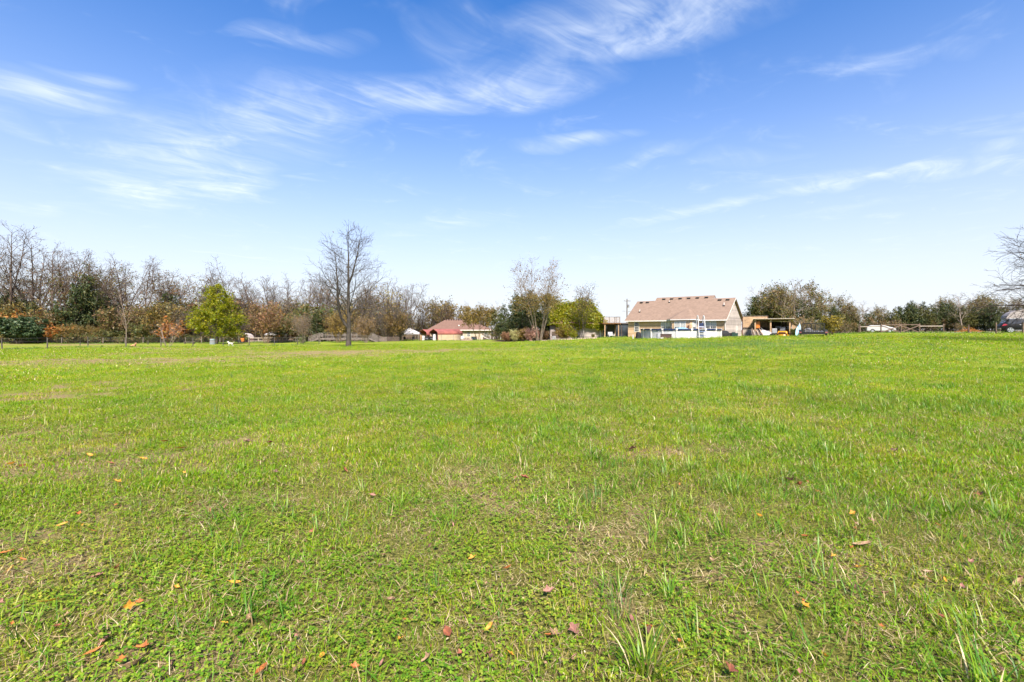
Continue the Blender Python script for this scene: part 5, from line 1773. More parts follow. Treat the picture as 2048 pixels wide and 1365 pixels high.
# ------------------------------------------------------------------ pergola with a railed roof deck
def pergola():
    D = 85.0
    zg = at(1225, D).z
    x0, x1 = (1207 - CX) / F * D, (1240 - CX) / F * D
    root = empty('pergola', (x0, D, zg), 0, 'wooden pergola with a railed deck on its roof beside the tan house', 'pergola')
    wx = x1 - x0
    hf = zof(649.5, D) - zg
    dp = 3.0
    for xx in (.25, wx - .25):
        for yy in (.1, dp - .1):
            MB().box(xx - .08, xx + .08, yy - .08, yy + .08, -.1, hf).build('post', wood_new, root)
    for yy in (.02, dp - .12):
        MB().box(-.15, wx + .15, yy, yy + .1, hf + .002, hf + .2).build('beam', wood_orange, root)
    nb = 14
    for i in range(nb):
        yy = -.25 + (dp + .3) * i / nb
        MB().box(-.1, wx + .1, yy, yy + (dp + .3) / nb - .02, hf + .205, hf + .26).build('deck_board', wood_orange, root)
    rz = zof(634.5, D) - zg
    for xx in (0, wx * .33, wx * .66, wx - .08):
        for yy in ((-.1, dp - .1) if xx in (0, wx - .08) else (-.1,)):
            MB().box(xx, xx + .09, yy, yy + .09, hf + .265, rz).build('rail_post', wood_grey, root)
    MB().box(-.05, wx + .05, -.14, .03, rz + .003, rz + .05).box(-.05, .1, .035, dp, rz + .003, rz + .05).box(wx - .12, wx + .05, .035, dp, rz + .003, rz + .05).build('handrail', wood_grey, root)
    MB().box(-.02, wx, -.08, -.03, hf + .36, hf + .42).build('bottom_rail', wood_grey, root)
    for i in range(1, 22):
        xx = wx * i / 22
        MB().box(xx - .02, xx + .02, -.075, -.035, hf + .425, rz).build('baluster', wood_new, root)
    # screened room behind it
    sr = empty('screened_porch', (x0 + .1, D + dp + .3, zg), 0, 'dark screened porch between the pergola and the tan house', 'porch')
    W2 = (1256 - CX) / F * (D + 3.3) - x0
    for i in range(5):
        xx = W2 * i / 4
        MB().box(xx - .05, xx + .05, -.05, .05, -.1, 2.45).build('post', wood_dark if i % 2 else wood_new, sr)
        if i < 4:
            MB().box(xx + .06, xx + W2 / 4 - .06, -.01, .01, .05, 2.4).build('screen', glass, sr)
    MB().box(-.2, W2 + .1, -.3, 2.6, 2.455, 2.6).build('roof', wood_dark, sr)
    MB().box(-.05, W2, .02, 2.5, -.1, .04).build('floor', wood_grey, sr)
    ch = empty('garden_chair', at(1222, 83), rad(12), 'white garden armchair standing under the pergola', 'chair')
    MB().box(-.42, .42, -.4, .35, .32, .44).build('seat', white_pl, ch, bevel=.03)
    MB().box(-.42, .42, .3, .42, .45, .95).build('backrest', white_pl, ch, bevel=.03)
    for sx in (-1, 1):
        MB().box(sx * .46 - .05, sx * .46 + .05, -.38, .35, .55, .62).build('armrest', white_pl, ch)
        for yy in (-.35, .3):
            MB().box(sx * .46 - .035, sx * .46 + .035, yy - .03, yy + .03, 0, .545).build('leg', white_pl, ch)


pergola()


# ------------------------------------------------------------------ the vine covered building
def vine_house():
    D = 88.0
    zg = at(1165, D).z
    xl, xr = (1100 - CX) / F * D, (1206 - CX) / F * D
    root = empty('vine_covered_building', (xl, D, zg), 0, 'beige walled outbuilding whose roof is buried under green vines', 'building')
    W, Dp = xr - xl, 7.0
    he = zof(648, D) - zg
    MB().box(0, W, 0, Dp, -.3, he).build('wall', siding_pale, root)
    hr_ = zof(611, D + 3.5) - zg
    b = MB()
    b.add([(-.4, -.5, he - .1), (W + .4, -.5, he - .1), (W + .4, Dp + .5, he - .1), (-.4, Dp + .5, he - .1), (.6, Dp / 2, hr_), (W - 1.7, Dp / 2, hr_)], [(0, 1, 5, 4), (1, 2, 5), (2, 3, 4, 5), (3, 0, 4), (0, 3, 2, 1)])
    b.build('roof', shingle_red, root)
    # vines: leaves over the whole roof, hanging past the eaves, trailing stems
    rn = np.random.default_rng(31)
    c = []
    A = [np.array(p) for p in [(-.4, -.5, he - .1), (W + .4, -.5, he - .1), (W - 1.7, Dp / 2, hr_), (.6, Dp / 2, hr_)]]
    for _ in range(9000):
        s_, t_ = rn.random(), rn.random() ** .85
        lo, hi = A[0] + (A[1] - A[0]) * s_, A[3] + (A[2] - A[3]) * s_
        p = lo + (hi - lo) * t_
        thick = .55 * (0.3 + 1.2 * float(vnoise(p[0] * 1.1, p[2] * 1.1 + 7, 4)))
        c.append(p + np.array([rn.normal(0, .12), -abs(rn.normal(0, .2)), abs(rn.normal(0, thick))]))
    for _ in range(2600):
        s_ = rn.random()
        p = A[0] + (A[1] - A[0]) * s_
        drop = float(vnoise(p[0] * 1.6, 3.0, 9)) ** 2 * 1.5
        c.append(p + np.array([rn.normal(0, .1), -abs(rn.normal(.05, .2)), -rn.random() * drop + .1]))
    B = [np.array(p) for p in [(W + .4, -.5, he - .1), (W + .4, Dp + .5, he - .1), (W - 1.7, Dp / 2, hr_)]]
    for _ in range(2600):
        a_, b_ = sorted(rn.random(2))
        p = B[0] * a_ + B[1] * (b_ - a_) + B[2] * (1 - b_)
        c.append(p + np.array([abs(rn.normal(0, .25)), rn.normal(0, .15), abs(rn.normal(0, .2))]))
    v_, q_ = cards(np.array(c), .24, .8, rn)
    link('vine', np_mesh('vine', v_, q_.ravel(), np.full(len(q_), 4), lf_vine), root)
    s = lambda px: (px - CX) / F * D - xl
    dr = bpy.data.objects.new('door', None)
    COL.objects.link(dr)
    dr.parent = root
    dr.location = (s(1199.5), -.012, 0)
    MB().box(0, .55, -.06, 0, .02, 1.95).build('leaf_panel', white_trim, dr)
    MB().box(.16, .4, -.075, -.063, 1.0, 1.6).build('pane', glass, dr)
    MB().box(s(1166), s(1166) + .14, -.05, .0 - .006, .0, he).build('corner_board', white_trim, root)
    MB().box(s(1112), s(1112) + .12, -.05, -.006, .0, he).build('corner_board', white_trim, root)
    MB().box(s(1104), s(1136), -.08, -.01, .0, 1.15).build('dark_panel', wood_dark, root)
    ac = empty('air_conditioner', at(1108, 86.2), 0, 'square white air conditioning unit beside the dark wall panel', 'air conditioner')
    MB().box(-.3, .3, -.3, .3, .0, .62).build('case', white_pl, ac, bevel=.03)
    MB().lathe([(.0, .63), (.2, .63), (.22, .66), (0, .67)], 14).build('fan_guard', grey_pl, ac)
    tb = empty('black_barrel', at(1156.5, 86), 0, 'upright black barrel smoker in front of the beige wall', 'smoker')
    MB().lathe([(0, .12), (.25, .12), (.29, .25), (.30, .7), (.27, .88), (.18, .98), (.0, 1.02)], 18).build('drum', black_met, tb, smooth=True)
    MB().tube([(0, 0, 1.01), (0, 0, 1.12)], .03, 8).build('lid_knob', black_met, tb)
    for k in range(3):
        a = 2.1 * k
        MB().bar((.22 * math.cos(a), .22 * math.sin(a), 0), (.2 * math.cos(a), .2 * math.sin(a), .14), .04).build('leg', black_met, tb)
    # rough stone edging of the bed in front
    for k in range(34):
        px = 1056 + k * 4.1 + random.uniform(-1, 1)
        d = 80.5 + random.uniform(-.5, .5)
        a = at(px, d)
        b = MB()
        n = 7
        pts = [(random.uniform(.8, 1.1), random.uniform(.7, 1.0)) for _ in range(n)]
        vs_ = [(.2 * r_ * math.cos(6.283 * i / n), .15 * r_ * math.sin(6.283 * i / n), -.05) for i, (r_, t_) in enumerate(pts)] + [(.15 * r_ * math.cos(6.283 * i / n), .11 * r_ * math.sin(6.283 * i / n), .16 * t_) for i, (r_, t_) in enumerate(pts)]
        b.add(vs_, [tuple(range(n - 1, -1, -1)), tuple(range(n, 2 * n))] + [(i, (i + 1) % n, (i + 1) % n + n, i + n) for i in range(n)])
        o = b.build('edging_rock', stone_tan, None, a, random.uniform(0, 6))
        k_ = random.uniform(.7, 1.5)
        o.scale = (k_, k_, k_)
        tag(o, 'rough tan rock edging the flower bed under the cedars', 'rock', 'rocks edging the flower bed')


vine_house()


# ------------------------------------------------------------------ hip roofed house far off, carports, canopy tent
def hip_house():
    D = 128.0
    zg = at(925, D).z
    xl, xr = (868 - CX) / F * D, (983 - CX) / F * D
    root = empty('hip_roofed_house', (xl, D, zg - .1), 0, 'low cream house with a red brown hip roof behind the red carports', 'house')
    W, Dp = xr - xl, 11.0
    he = zof(660.5, D) - zg + .1
    MB().box(0, W, 0, Dp, -.2, he).build('wall', mat_simple('cream_wall', (.42, .33, .26), .9, .08), root)
    hr_ = zof(639, D + 5.5) - zg + .1
    r0, r1 = (892 - CX) / F * (D + 5.5) - xl, (931 - CX) / F * (D + 5.5) - xl
    b = MB()
    b.add([(-2.6, -.7, he - .35), (W + .6, -.7, he), (W + .6, Dp + .6, he), (-2.6, Dp + .6, he - .35), (r0, Dp / 2, hr_), (r1, Dp / 2, hr_)], [(0, 1, 5, 4), (1, 2, 5), (2, 3, 4, 5), (3, 0, 4), (0, 3, 2, 1)])
    rf = b.build('roof', shingle_red, root)
    for i in range(8):
        x = r0 + (r1 - r0) * (i + .3) / 8
        MB().box(x - .2, x + .2, Dp / 2 - .6, Dp / 2 - .25, hr_ - .35, hr_ - .02).build('ridge_vent', black_vent, rf)
    MB().box(r1 - 1.6, r1 - 1.2, 1.9, 2.2, he + 1.0, he + 1.35).build('skylight', white_trim, rf)
    MB().box(-2.6, W + .62, -.82, -.705, he - .14, he + .05).build('gutter', white_trim, root)
    s = lambda px: (px - CX) / F * D - xl
    for a, b_ in ((934, 941), (968, 976)):
        window(root, s(a), he - 1.75, s(b_) - s(a), 1.2, -.012, 1, 0)
    # sheds' stuff in front: bins and a white frame gate
    for px, d, lb in ((946, 116, 'dark grey bin before the cream wall of the hip roofed house'), (951, 117, 'second dark bin beside the grey bin at the cream wall')):
        bn = empty('storage_bin', at(px, d), 0, lb, 'bin')
        MB().box(-.4, .4, -.35, .35, 0, .75).build('body', grey_pl, bn, bevel=.04)
        MB().box(-.44, .44, -.39, .39, .755, .85).build('lid', black_met, bn, bevel=.03)
    ga = at(972, 110)
    gt = empty('frame_gate', ga, 0, 'white wooden frame gate with a diagonal brace beside dark fence panels', 'gate')
    for xx in (-1.0, .9):
        MB().box(xx, xx + .1, -.05, .05, 0, 1.05).build('post', white_trim, gt)
    MB().box(-.9, .9, -.03, .03, .9, 1.0).build('rail', white_trim, gt)
    MB().bar((-.85, 0, .9), (.85, 0, .08), .09).build('brace', white_trim, gt)
    gt2 = empty('saw_horse', at(994, 110), 0, 'white saw horse table by the dull purple shrub', 'table')
    MB().box(-.9, .9, -.2, .2, .62, .7).build('top', white_trim, gt2)
    for xx in (-.8, .8):
        for yy in (-.25, .25):
            MB().bar((xx, yy * .3, .62), (xx * 1.05, yy, 0), .07).build('leg', white_trim, gt2)
    fp = empty('dark_fence_panel', at(982, 111.5), 0, 'dark brown board fence panel behind the white gate', 'fence')
    for k in range(14):
        MB().box(-1.9 + k * .28, -1.9 + k * .28 + .25, -.02, .02, -.05, 1.25).build('board', wood_dark, fp)
    for zz in (.3, .95):
        MB().box(-1.9, 1.98, .024, .07, zz, zz + .09).build('rail', wood_dark, fp)
    # pile of brush on the lawn
    pr = empty('stone_fire_pit', at(933, 104), 0, 'low ring of tan stones with brush piled in it on the lawn', 'fire pit')
    for k in range(16):
        a = 6.283 * k / 16
        MB().box(-.25, .25, -.14, .14, -.05, random.uniform(.2, .32)).build('stone', stone_tan, pr, (1.15 * math.cos(a), 1.15 * math.sin(a), 0), a + 1.57, bevel=.04)
    b = MB()
    for k in range(40):
        a, rr_ = random.uniform(0, 6.28), random.uniform(0, .8)
        p = Vector((rr_ * math.cos(a), rr_ * math.sin(a), random.uniform(.05, .3)))
        b.bar(p, p + Vector((random.uniform(-.6, .6), random.uniform(-.6, .6), random.uniform(.05, .35))), .04)
    b.build('brush', bark_tan, pr)
    wb = empty('white_tank', at(925, 108), 0, 'white upright tank at the corner of the red carport', 'tank')
    MB().lathe([(0, 0), (.42, 0), (.45, .1), (.45, .75), (.3, .95), (.1, 1.0), (0, 1.0)], 16).build('shell', white_pl, wb, smooth=True)
    MB().lathe([(0, 1.0), (.07, 1.0), (.07, 1.1), (0, 1.1)], 10).build('cap', grey_pl, wb)


hip_house()


def carport(px, d, ln, label, side_wall, front_d=3.4, hgt=2.55, th=rad(43)):
    p = at(px, d)
    root = empty('carport', p, th, label, 'carport', 'red metal carports')
    # local: x along the length (away), y across to the far side, front arch at x = 0; near side at y = 0
    W = front_d
    hs_ = hgt * .68
    prof = [(-.12, hs_ - .32), (-.1, hs_), (.28, hs_ + .38), (W * .5, hgt + .12), (W - .28, hs_ + .38), (W + .1, hs_), (W + .12, hs_ - .32)]
    b = MB()
    n = len(prof)
    top = [(x, y, z + .035) for x in (0, ln) for y, z in prof]
    bot = [(x, y * .985 + .02, z - .02) for x in (0, ln) for y, z in prof]
    fs = []
    for i in range(n - 1):
        fs.append((i, i + 1, n + i + 1, n + i))
        fs.append((2 * n + i + 1, 2 * n + i, 3 * n + i, 3 * n + i + 1))
        fs.append((i, 2 * n + i, 2 * n + i + 1, i + 1))
        fs.append((n + i, n + i + 1, 3 * n + i + 1, 3 * n + i))
    fs += [(0, n, 3 * n, 2 * n), (n - 1, 3 * n - 1, 4 * n - 1, 2 * n - 1)]
    b.add(top + bot, fs)
    b.build('roof', red_metal, root)
    MB().prism([(.0, hs_ - .05), (.28, hs_ + .33), (W * .5, hgt + .05), (W - .28, hs_ + .33), (W, hs_ - .05)], .03, 'x', ln - .06).build('gable_sheet', shade_dark, root)  # far gable coloured near-black to imitate shade inside the carport
    for x in (.06, ln * .5, ln - .1):
        for y in (.03, W - .03):
            MB().box(x - .05, x + .05, y - .05, y + .05, -.1, hs_ - .01).build('post', red_metal if x < .1 else metal_grey, root)
    if side_wall:
        MB().box(.12, ln - .02, -.06, -.03, .0, hs_ - .34).build('side_sheet', beige_metal, root)
        for x in (ln * .14, ln * .62, ln * .99):
            MB().box(x - .06, x + .06, -.085, -.063, 0, hs_ - .34).build('side_post', metal_grey, root)
    MB().box(.3, ln, W - .02, W, .0, hs_ - .1).build('back_sheet', beige_metal, root)
    return root


c1_ = carport(875, 111, 7.2, 'red metal carport with a beige sheet wall along its long side', True)
c2_ = carport(853, 115, 6.5, 'red metal carport with open side, next to the beige walled one', False)
for k, (px, d, lb, mt, w_, h_) in enumerate([(848, 113.4, 'white chest freezer under the open red carport', white_pl, .8, 1.2), (853, 113.0, 'dark covered machine under the open red carport', black_cloth, .9, 1.1), (863, 113.4, 'dark covered mower under the walled red carport', black_cloth, 1.3, 1.05), (842, 114.0, 'tan plywood cabinet at the end of the open red carport', wood_new, .8, 1.3), (869, 112.4, 'tall white cabinet at the mouth of the walled red carport', white_pl, .5, 1.5)]):
    o = empty('stored_item', at(px, d), rad(20 * k), lb, 'storage')
    b = MB()
    b.add([(-w_ / 2, -.35, 0), (w_ / 2, -.35, 0), (w_ / 2, .35, 0), (-w_ / 2, .35, 0), (-w_ * .45, -.3, h_), (w_ * .4, -.3, h_ * .93), (w_ * .4, .3, h_ * .93), (-w_ * .45, .3, h_)], [(0, 3, 2, 1), (4, 5, 6, 7), (0, 1, 5, 4), (1, 2, 6, 5), (2, 3, 7, 6), (3, 0, 4, 7)])
    b.build('body', mt, o, bevel=.06)
    MB().box(-w_ * .35, w_ * .3, -.36, -.345, h_ * .45, h_ * .52).build('band', grey_pl, o)

# white canopy tent beside the carports
ct = empty('canopy_tent', at(820, 113), rad(8), 'white pop up canopy tent over dark garden furniture beside the carports', 'canopy')
hp, hv = zof(666.5, 113) - at(820, 113).z, zof(657.5, 113) - at(820, 113).z
hw_ = 2.15
for xx in (-hw_, hw_):
    for yy in (-hw_, hw_):
        MB().box(xx - .04, xx + .04, yy - .04, yy + .04, 0, hp).build('pole', metal_grey, ct)
b = MB()
b.add([(-hw_ - .1, -hw_ - .1, hp), (hw_ + .1, -hw_ - .1, hp), (hw_ + .1, hw_ + .1, hp), (-hw_ - .1, hw_ + .1, hp), (-.5, -.5, hv - .12), (.5, -.5, hv - .12), (.5, .5, hv - .12), (-.5, .5, hv - .12)],
      [(0, 1, 5, 4), (1, 2, 6, 5), (2, 3, 7, 6), (3, 0, 4, 7), (4, 5, 6, 7)])
b.build('roof', cloth_white, ct)
MB().add([(-.62, -.62, hv - .08), (.62, -.62, hv - .08), (.62, .62, hv - .08), (-.62, .62, hv - .08), (0, 0, hv + .1)], [(0, 1, 4), (1, 2, 4), (2, 3, 4), (3, 0, 4)]).build('vent_cap', cloth_white, ct)
MB().box(-hw_ - .1, hw_ + .1, -hw_ - .115, -hw_ - .1, hp - .28, hp).box(-hw_ - .115, -hw_ - .1, -hw_ - .1, hw_ + .1, hp - .28, hp).box(hw_ + .1, hw_ + .115, -hw_ - .1, hw_ + .1, hp - .28, hp).build('valance', cloth_white, ct)
tb_ = empty('patio_table', at(818, 112.5), .3, 'dark round patio table under the white canopy tent', 'table')
MB().lathe([(0, .68), (.75, .68), (.75, .74), (0, .74)], 20).build('top', black_met, tb_)
for k in range(4):
    a = 1.57 * k + .4
    MB().bar((.4 * math.cos(a), .4 * math.sin(a), .68), (.6 * math.cos(a), .6 * math.sin(a), 0), .05).build('leg', black_met, tb_)
for px, lb in ((810, 'black patio chair beside the round table under the canopy'), (826, 'second black patio chair beside the round table under the canopy')):
    ch = empty('patio_chair', at(px, 112), rad(40 if px < 815 else 200), lb, 'chair')
    MB().box(-.28, .28, -.28, .28, .38, .46).build('seat', black_met, ch)
    MB().box(-.28, .28, .24, .3, .465, .98).build('backrest', black_met, ch)
    for xx in (-.25, .25):
        for yy in (-.25, .25):
            MB().box(xx - .03, xx + .03, yy - .03, yy + .03, 0, .375).build('leg', black_met, ch)
# ------------------------------------------------------------------ fences
post_wood = mat_simple('fence_post_wood', (.20, .16, .13), .9, .25, 3.0, stretch=(4, 4, 1))
post_dark = mat_simple('fence_post_dark', (.10, .085, .07), .9, .25, 3.0, stretch=(4, 4, 1))
wire_met = mat_simple('fence_wire', (.10, .095, .09), .6, .2, metal=.4)
rail_wood = mat_simple('rail_wood', (.36, .29, .23), .85, .15, 2.0)
rail_brown = mat_simple('rail_brown', (.15, .10, .072), .85, .2, 2.0)


def wire_fence(name, label, spots, hgt, pw, mat, strands, mesh_step=0.0, cat='fence'):
    """Posts at (px, d) with strands of wire between; parts: each post, each run of wire."""
    P = [at(px, d) for px, d in spots]
    root = empty(name, P[0], 0, label, cat)
    o = P[0]
    for i, p in enumerate(P):
        h = hgt * random.uniform(.95, 1.05)
        tilt = (random.gauss(0, .02), random.gauss(0, .02))
        q_ = p - o
        MB().tube([(q_.x, q_.y, q_.z - .2), (q_.x + tilt[0] * h, q_.y + tilt[1] * h, q_.z + h)], [pw, pw * .9], 7).build('post', mat, root, smooth=True)
    for a, b_ in zip(P, P[1:]):
        m = MB()
        for k in range(strands):
            z = .12 + (hgt - .2) * k / max(1, strands - 1)
            m.bar(a - o + Vector((0, 0, z)), b_ - o + Vector((0, 0, z)), .012)
        if mesh_step:
            n = int((b_ - a).length / mesh_step)
            for k in range(1, n):
                p = a.lerp(b_, k / n) - o
                m.bar(p + Vector((0, 0, .1)), p + Vector((0, 0, hgt - .1)), .01)
        m.build('wire', wire_met, root)
    return root


far_px = [-60, -22, 28, 76, 123, 176, 206, 250, 286, 326, 371, 403, 440, 478]
wire_fence('woven_wire_fence', 'woven wire fence on weathered posts along the edge of the wood', [(p, 92.5 + .4 * math.sin(p * .03)) for p in far_px], 1.2, .075, post_wood, 5, .35)
near = [(-95, 44), (4, 48.5), (94.5, 50), (176, 55), (252, 57), (322, 60.5), (386, 63), (446, 66), (498.5, 69), (548.5, 71), (594.7, 72.5), (638, 75)]
wire_fence('field_fence', 'thin wire fence on spaced dark posts crossing the field', near, 1.22, .06, post_dark, 4)
# short stake posts inside the field
for px, d, lb in ((160, 72, 'short dark stake post in the grass between the two wire fences'), (296, 76, 'leaning dark stake post in the grass before the woven wire fence')):
    s = MB().tube([(0, 0, -.1), (.02, 0, .62)], [.06, .05], 7).build('stake', post_dark, None, at(px, d), smooth=True)
    tag(s, lb, 'post')

# pale rail fence between the hut and the deck
rf = empty('rail_fence', at(500, 92), 0, 'pale two rail wooden fence running up to the deck stairs', 'fence')
ro = at(500, 92)
pr_ = [at(498 + 18.7 * k, 92 - .2 * k) for k in range(7)]
for p in pr_:
    q_ = p - ro
    MB().box(q_.x - .07, q_.x + .07, q_.y - .06, q_.y + .06, q_.z - .1, q_.z + 1.0).build('post', rail_wood, rf)
for a, b_ in zip(pr_, pr_[1:]):
    for z in (.3, .86):
        MB().bar(a - ro + Vector((0, -.085, z)), b_ - ro + Vector((0, -.085, z)), .04, .14).build('rail', rail_wood, rf)
    m = MB()
    for k in range(1, 12):
        p = a.lerp(b_, k / 12) - ro
        m.bar(p + Vector((0, 0, .1)), p + Vector((0, 0, .85)), .012)
    m.build('wire', wire_met, rf)


# ------------------------------------------------------------------ deck with stairs
def deck():
    D = 94.0
    zg = at(690, D).z
    x0, x1 = (639 - CX) / F * D, (738 - CX) / F * D
    W = x1 - x0
    root = empty('timber_deck', (x0, D, zg), 0, 'raised grey timber deck with railings and stairs at the edge of the wood', 'deck')
    hd = zof(676.5, D) - zg
    rz_ = zof(666.3, D) - zg
    dp = 4.2
    nb = 24
    for k in range(nb):
        y = dp * k / nb
        MB().box(0, W, y, y + dp / nb - .02, hd - .05, hd).build('deck_board', wood_grey, root)
    for y in (.02, dp - .1):
        MB().box(.02, W - .02, y, y + .06, hd - .32, hd - .055).build('joist', wood_grey, root)
    for k in range(8):
        x = .1 + (W - .2) * k / 7
        for y in (.15, dp - .2):
            MB().box(x - .07, x + .07, y - .04, y + .1, -.1, hd - .325).build('leg', wood_grey, root)
    for k in range(9):
        x = .05 + (W - .1) * k / 8
        for y in (-.05, dp - .05):
            MB().box(x - .05, x + .05, y - .04, y + .04, hd + .004, rz_ - .06).build('rail_post', wood_grey, root)
    for y in (-.05, dp - .05):
        MB().box(-.05, W + .05, y - .09, y + .07, rz_ - .055, rz_).build('handrail', wood_grey, root)
        for z in (.36, .62):
            MB().box(0, W, y - .075, y - .045, hd + (rz_ - hd) * z, hd + (rz_ - hd) * z + .1).build('rail', wood_grey, root)
    for x in (W,):
        MB().box(x + .004, x + .1, .05, dp - .15, rz_ - .052, rz_ - .002).build('handrail', wood_grey, root)
    # stairs at both ends
    for sgn, xs, run in ((-1, 0.0, 2.15), (1, W, 1.75)):
        st = bpy.data.objects.new('stairs', None)
        COL.objects.link(st)
        st.parent = root
        n = 5
        for k in range(n):
            z = hd * (1 - (k + 1) / (n + 1))
            xx = xs + sgn * (run * (k + .5) / n)
            MB().box(xx - .19, xx + .19, .05, 1.7, z - .05, z).build('tread', wood_grey, st)
        for y in (.0, 1.75):
            MB().bar((xs, y, hd - .1), (xs + sgn * run, y, -.02), .05, .28).build('stringer', wood_grey, st)
            for t_, nm in ((.96, 'handrail'), (.62, 'rail'), (.36, 'rail')):
                MB().bar((xs, y, hd + (rz_ - hd) * t_), (xs + sgn * run, y, (rz_ - hd) * t_ - .02), .05, .12).build(nm, wood_grey, st)
            for t_ in (.02, .5, .98):
                MB().box(xs + sgn * run * t_ - .05, xs + sgn * run * t_ + .05, y - .05, y + .05, hd * (1 - t_) - .05, hd * (1 - t_) + (rz_ - hd) - .03).build('newel', wood_grey, st)


deck()
# low lattice fence beyond the deck
lf_ = empty('picket_fence', at(765, 100), 0, 'low dark picket fence between the deck and the canopy tent', 'fence')
lo_ = at(765, 100)
for k in range(30):
    p = at(762 + k * 1.25, 100) - lo_
    MB().box(p.x - .045, p.x + .045, p.y - .015, p.y + .015, p.z - .05, p.z + .95).build('picket', post_wood if k < 10 else wood_dark, lf_)
for z in (.25, .75):
    MB().bar((0 - .4, .03, z), (at(799, 100) - lo_) + Vector((0, .03, z)), .03, .08).build('rail', wood_dark, lf_)

# ------------------------------------------------------------------ yard things near the maple and the wood
hut = empty('round_topped_hut', at(479.5, 97), rad(-12), 'low hut with pinkish brown sheet walls and a pale rounded roof by the wood', 'hut')
b = MB()
prof = [(-1.3, 0), (1.3, 0), (1.35, .9), (1.1, 1.35), (.5, 1.68), (-.1, 1.75), (-.8, 1.6), (-1.25, 1.2), (-1.33, .9)]
b.prism(prof, 2.2, 'y', 0).build('wall', mat_simple('pinkish_sheet', (.27, .165, .14), .8, .12), hut)
up = [(1.42, .95), (1.15, 1.42), (.52, 1.76), (-.1, 1.84), (-.85, 1.69), (-1.32, 1.27), (-1.42, .95)]
dn = [(x * .97, z - .05) for x, z in reversed(up)]
MB().prism(up + dn, 2.4, 'y', -.1).build('roof', mat_simple('pale_sheet', (.33, .285, .27), .8, .1), hut)
MB().box(-.45, .3, -.03, -.006, .05, 1.15).build('door', wood_dark, hut)

oc = empty('orange_drum', at(485, 90.5), 0, 'bright orange drum on a dark base in front of the pinkish hut', 'drum')
MB().lathe([(0, .25), (.36, .25), (.40, .35), (.40, .62), (.38, .64), (.40, .66), (.40, .95), (.3, 1.02), (0, 1.03)], 18).build('body', orange_paint, oc, smooth=True)
MB().lathe([(0, 0), (.5, 0), (.46, .24), (0, .24)], 14).build('base', black_met, oc)
dk = empty('black_cart', at(480.5, 90.3), 0, 'small black wheeled cart beside the orange drum', 'cart')
MB().box(-.3, .25, -.25, .25, .2, .55).build('tub', black_met, dk, bevel=.04)
for sx in (-.22, .18):
    MB().tube([(sx, -.3, .14), (sx, -.24, .14)], .14, 12).build('wheel', rubber, dk)

sc_ = empty('scalloped_canopy', at(552, 89.5), rad(5), 'white patio umbrella with a scalloped edge behind the rust brown shrub', 'umbrella')
hz_ = zof(668.5, 89.5) - at(552, 89.5).z
ht_ = zof(663.0, 89.5) - at(552, 89.5).z
MB().tube([(0, 0, -.1), (0, 0, ht_)], .03, 8).build('pole', metal_grey, sc_)
vs_, fs = [(0, 0, ht_)], []
n = 32
for k in range(n):
    a = 6.283 * k / n
    vs_.append((1.1 * math.cos(a), 1.1 * math.sin(a), ht_ - .18))
for k in range(n):
    a = 6.283 * k / n
    vs_.append((1.9 * math.cos(a), 1.9 * math.sin(a), hz_ + .05 * math.cos(a * 8)))
for k in range(n):
    a = 6.283 * k / n
    vs_.append((1.92 * math.cos(a), 1.92 * math.sin(a), hz_ - .14 - .09 * abs(math.sin(a * 8))))
for k in range(n):
    j = (k + 1) % n
    fs += [(0, 1 + k, 1 + j), (1 + k, 1 + n + k, 1 + n + j, 1 + j), (1 + n + k, 1 + 2 * n + k, 1 + 2 * n + j, 1 + n + j)]
cn = MB().add(vs_, fs).build('canopy', cloth_white, sc_)
cn.modifiers.new('thick', 'SOLIDIFY').thickness = .01
MB().lathe([(0, 0), (.3, 0), (.25, .1), (.05, .14), (0, .14)], 12).build('base', concrete, sc_)

pt = empty('slatted_planter', at(425, 76), 0, 'round white slatted planter beside the maple trunk', 'planter')
for k in range(16):
    a = 6.283 * k / 16
    MB().box(-.06, .06, -.015, .015, 0, .98).build('slat', grey_pl, pt, (.42 * math.cos(a), .42 * math.sin(a), 0), a + 1.571)
for z in (.18, .8):
    MB().lathe([(.435, z), (.455, z), (.455, z + .06), (.435, z + .06)], 24).build('hoop', pale_blue, pt)
MB().lathe([(0, .85), (.39, .85), (.39, .9), (0, .9)], 16).build('soil', shade_dark, pt)
pt.scale = (.85, .85, .9)
oc.scale = (.8, .8, .85)
lb_ = empty('plank_bench', at(379, 82), rad(3), 'long low weathered plank bench in the grass beside the maple', 'bench')
MB().box(-.95, .95, -.18, .18, .26, .33).build('seat', wood_grey, lb_)
for sx in (-.75, .75):
    MB().box(sx - .06, sx + .06, -.15, .15, 0, .255).build('leg', wood_dark, lb_)
MB().box(-.7, .7, -.02, .02, .08, .17).build('stretcher', wood_dark, lb_)


# ------------------------------------------------------------------ dogs
def skin_body(name, verts, edges, radii, mat, parent=None, root_i=0, subdiv=2):
    me = bpy.data.meshes.new(name)
    me.from_pydata(verts, edges, [])
    me.materials.append(mat)
    o = link(name, me, parent)
    o.modifiers.new('skin', 'SKIN')
    for i, r_ in enumerate(radii):
        sv = me.skin_vertices[0].data[i]
        sv.radius = (r_, r_) if not hasattr(r_, '__len__') else r_
        sv.use_root = i == root_i
    ss = o.modifiers.new('sub', 'SUBSURF')
    ss.levels = ss.render_levels = subdiv
    me.polygons.foreach_set('use_smooth', [True] * len(me.polygons))
    return o


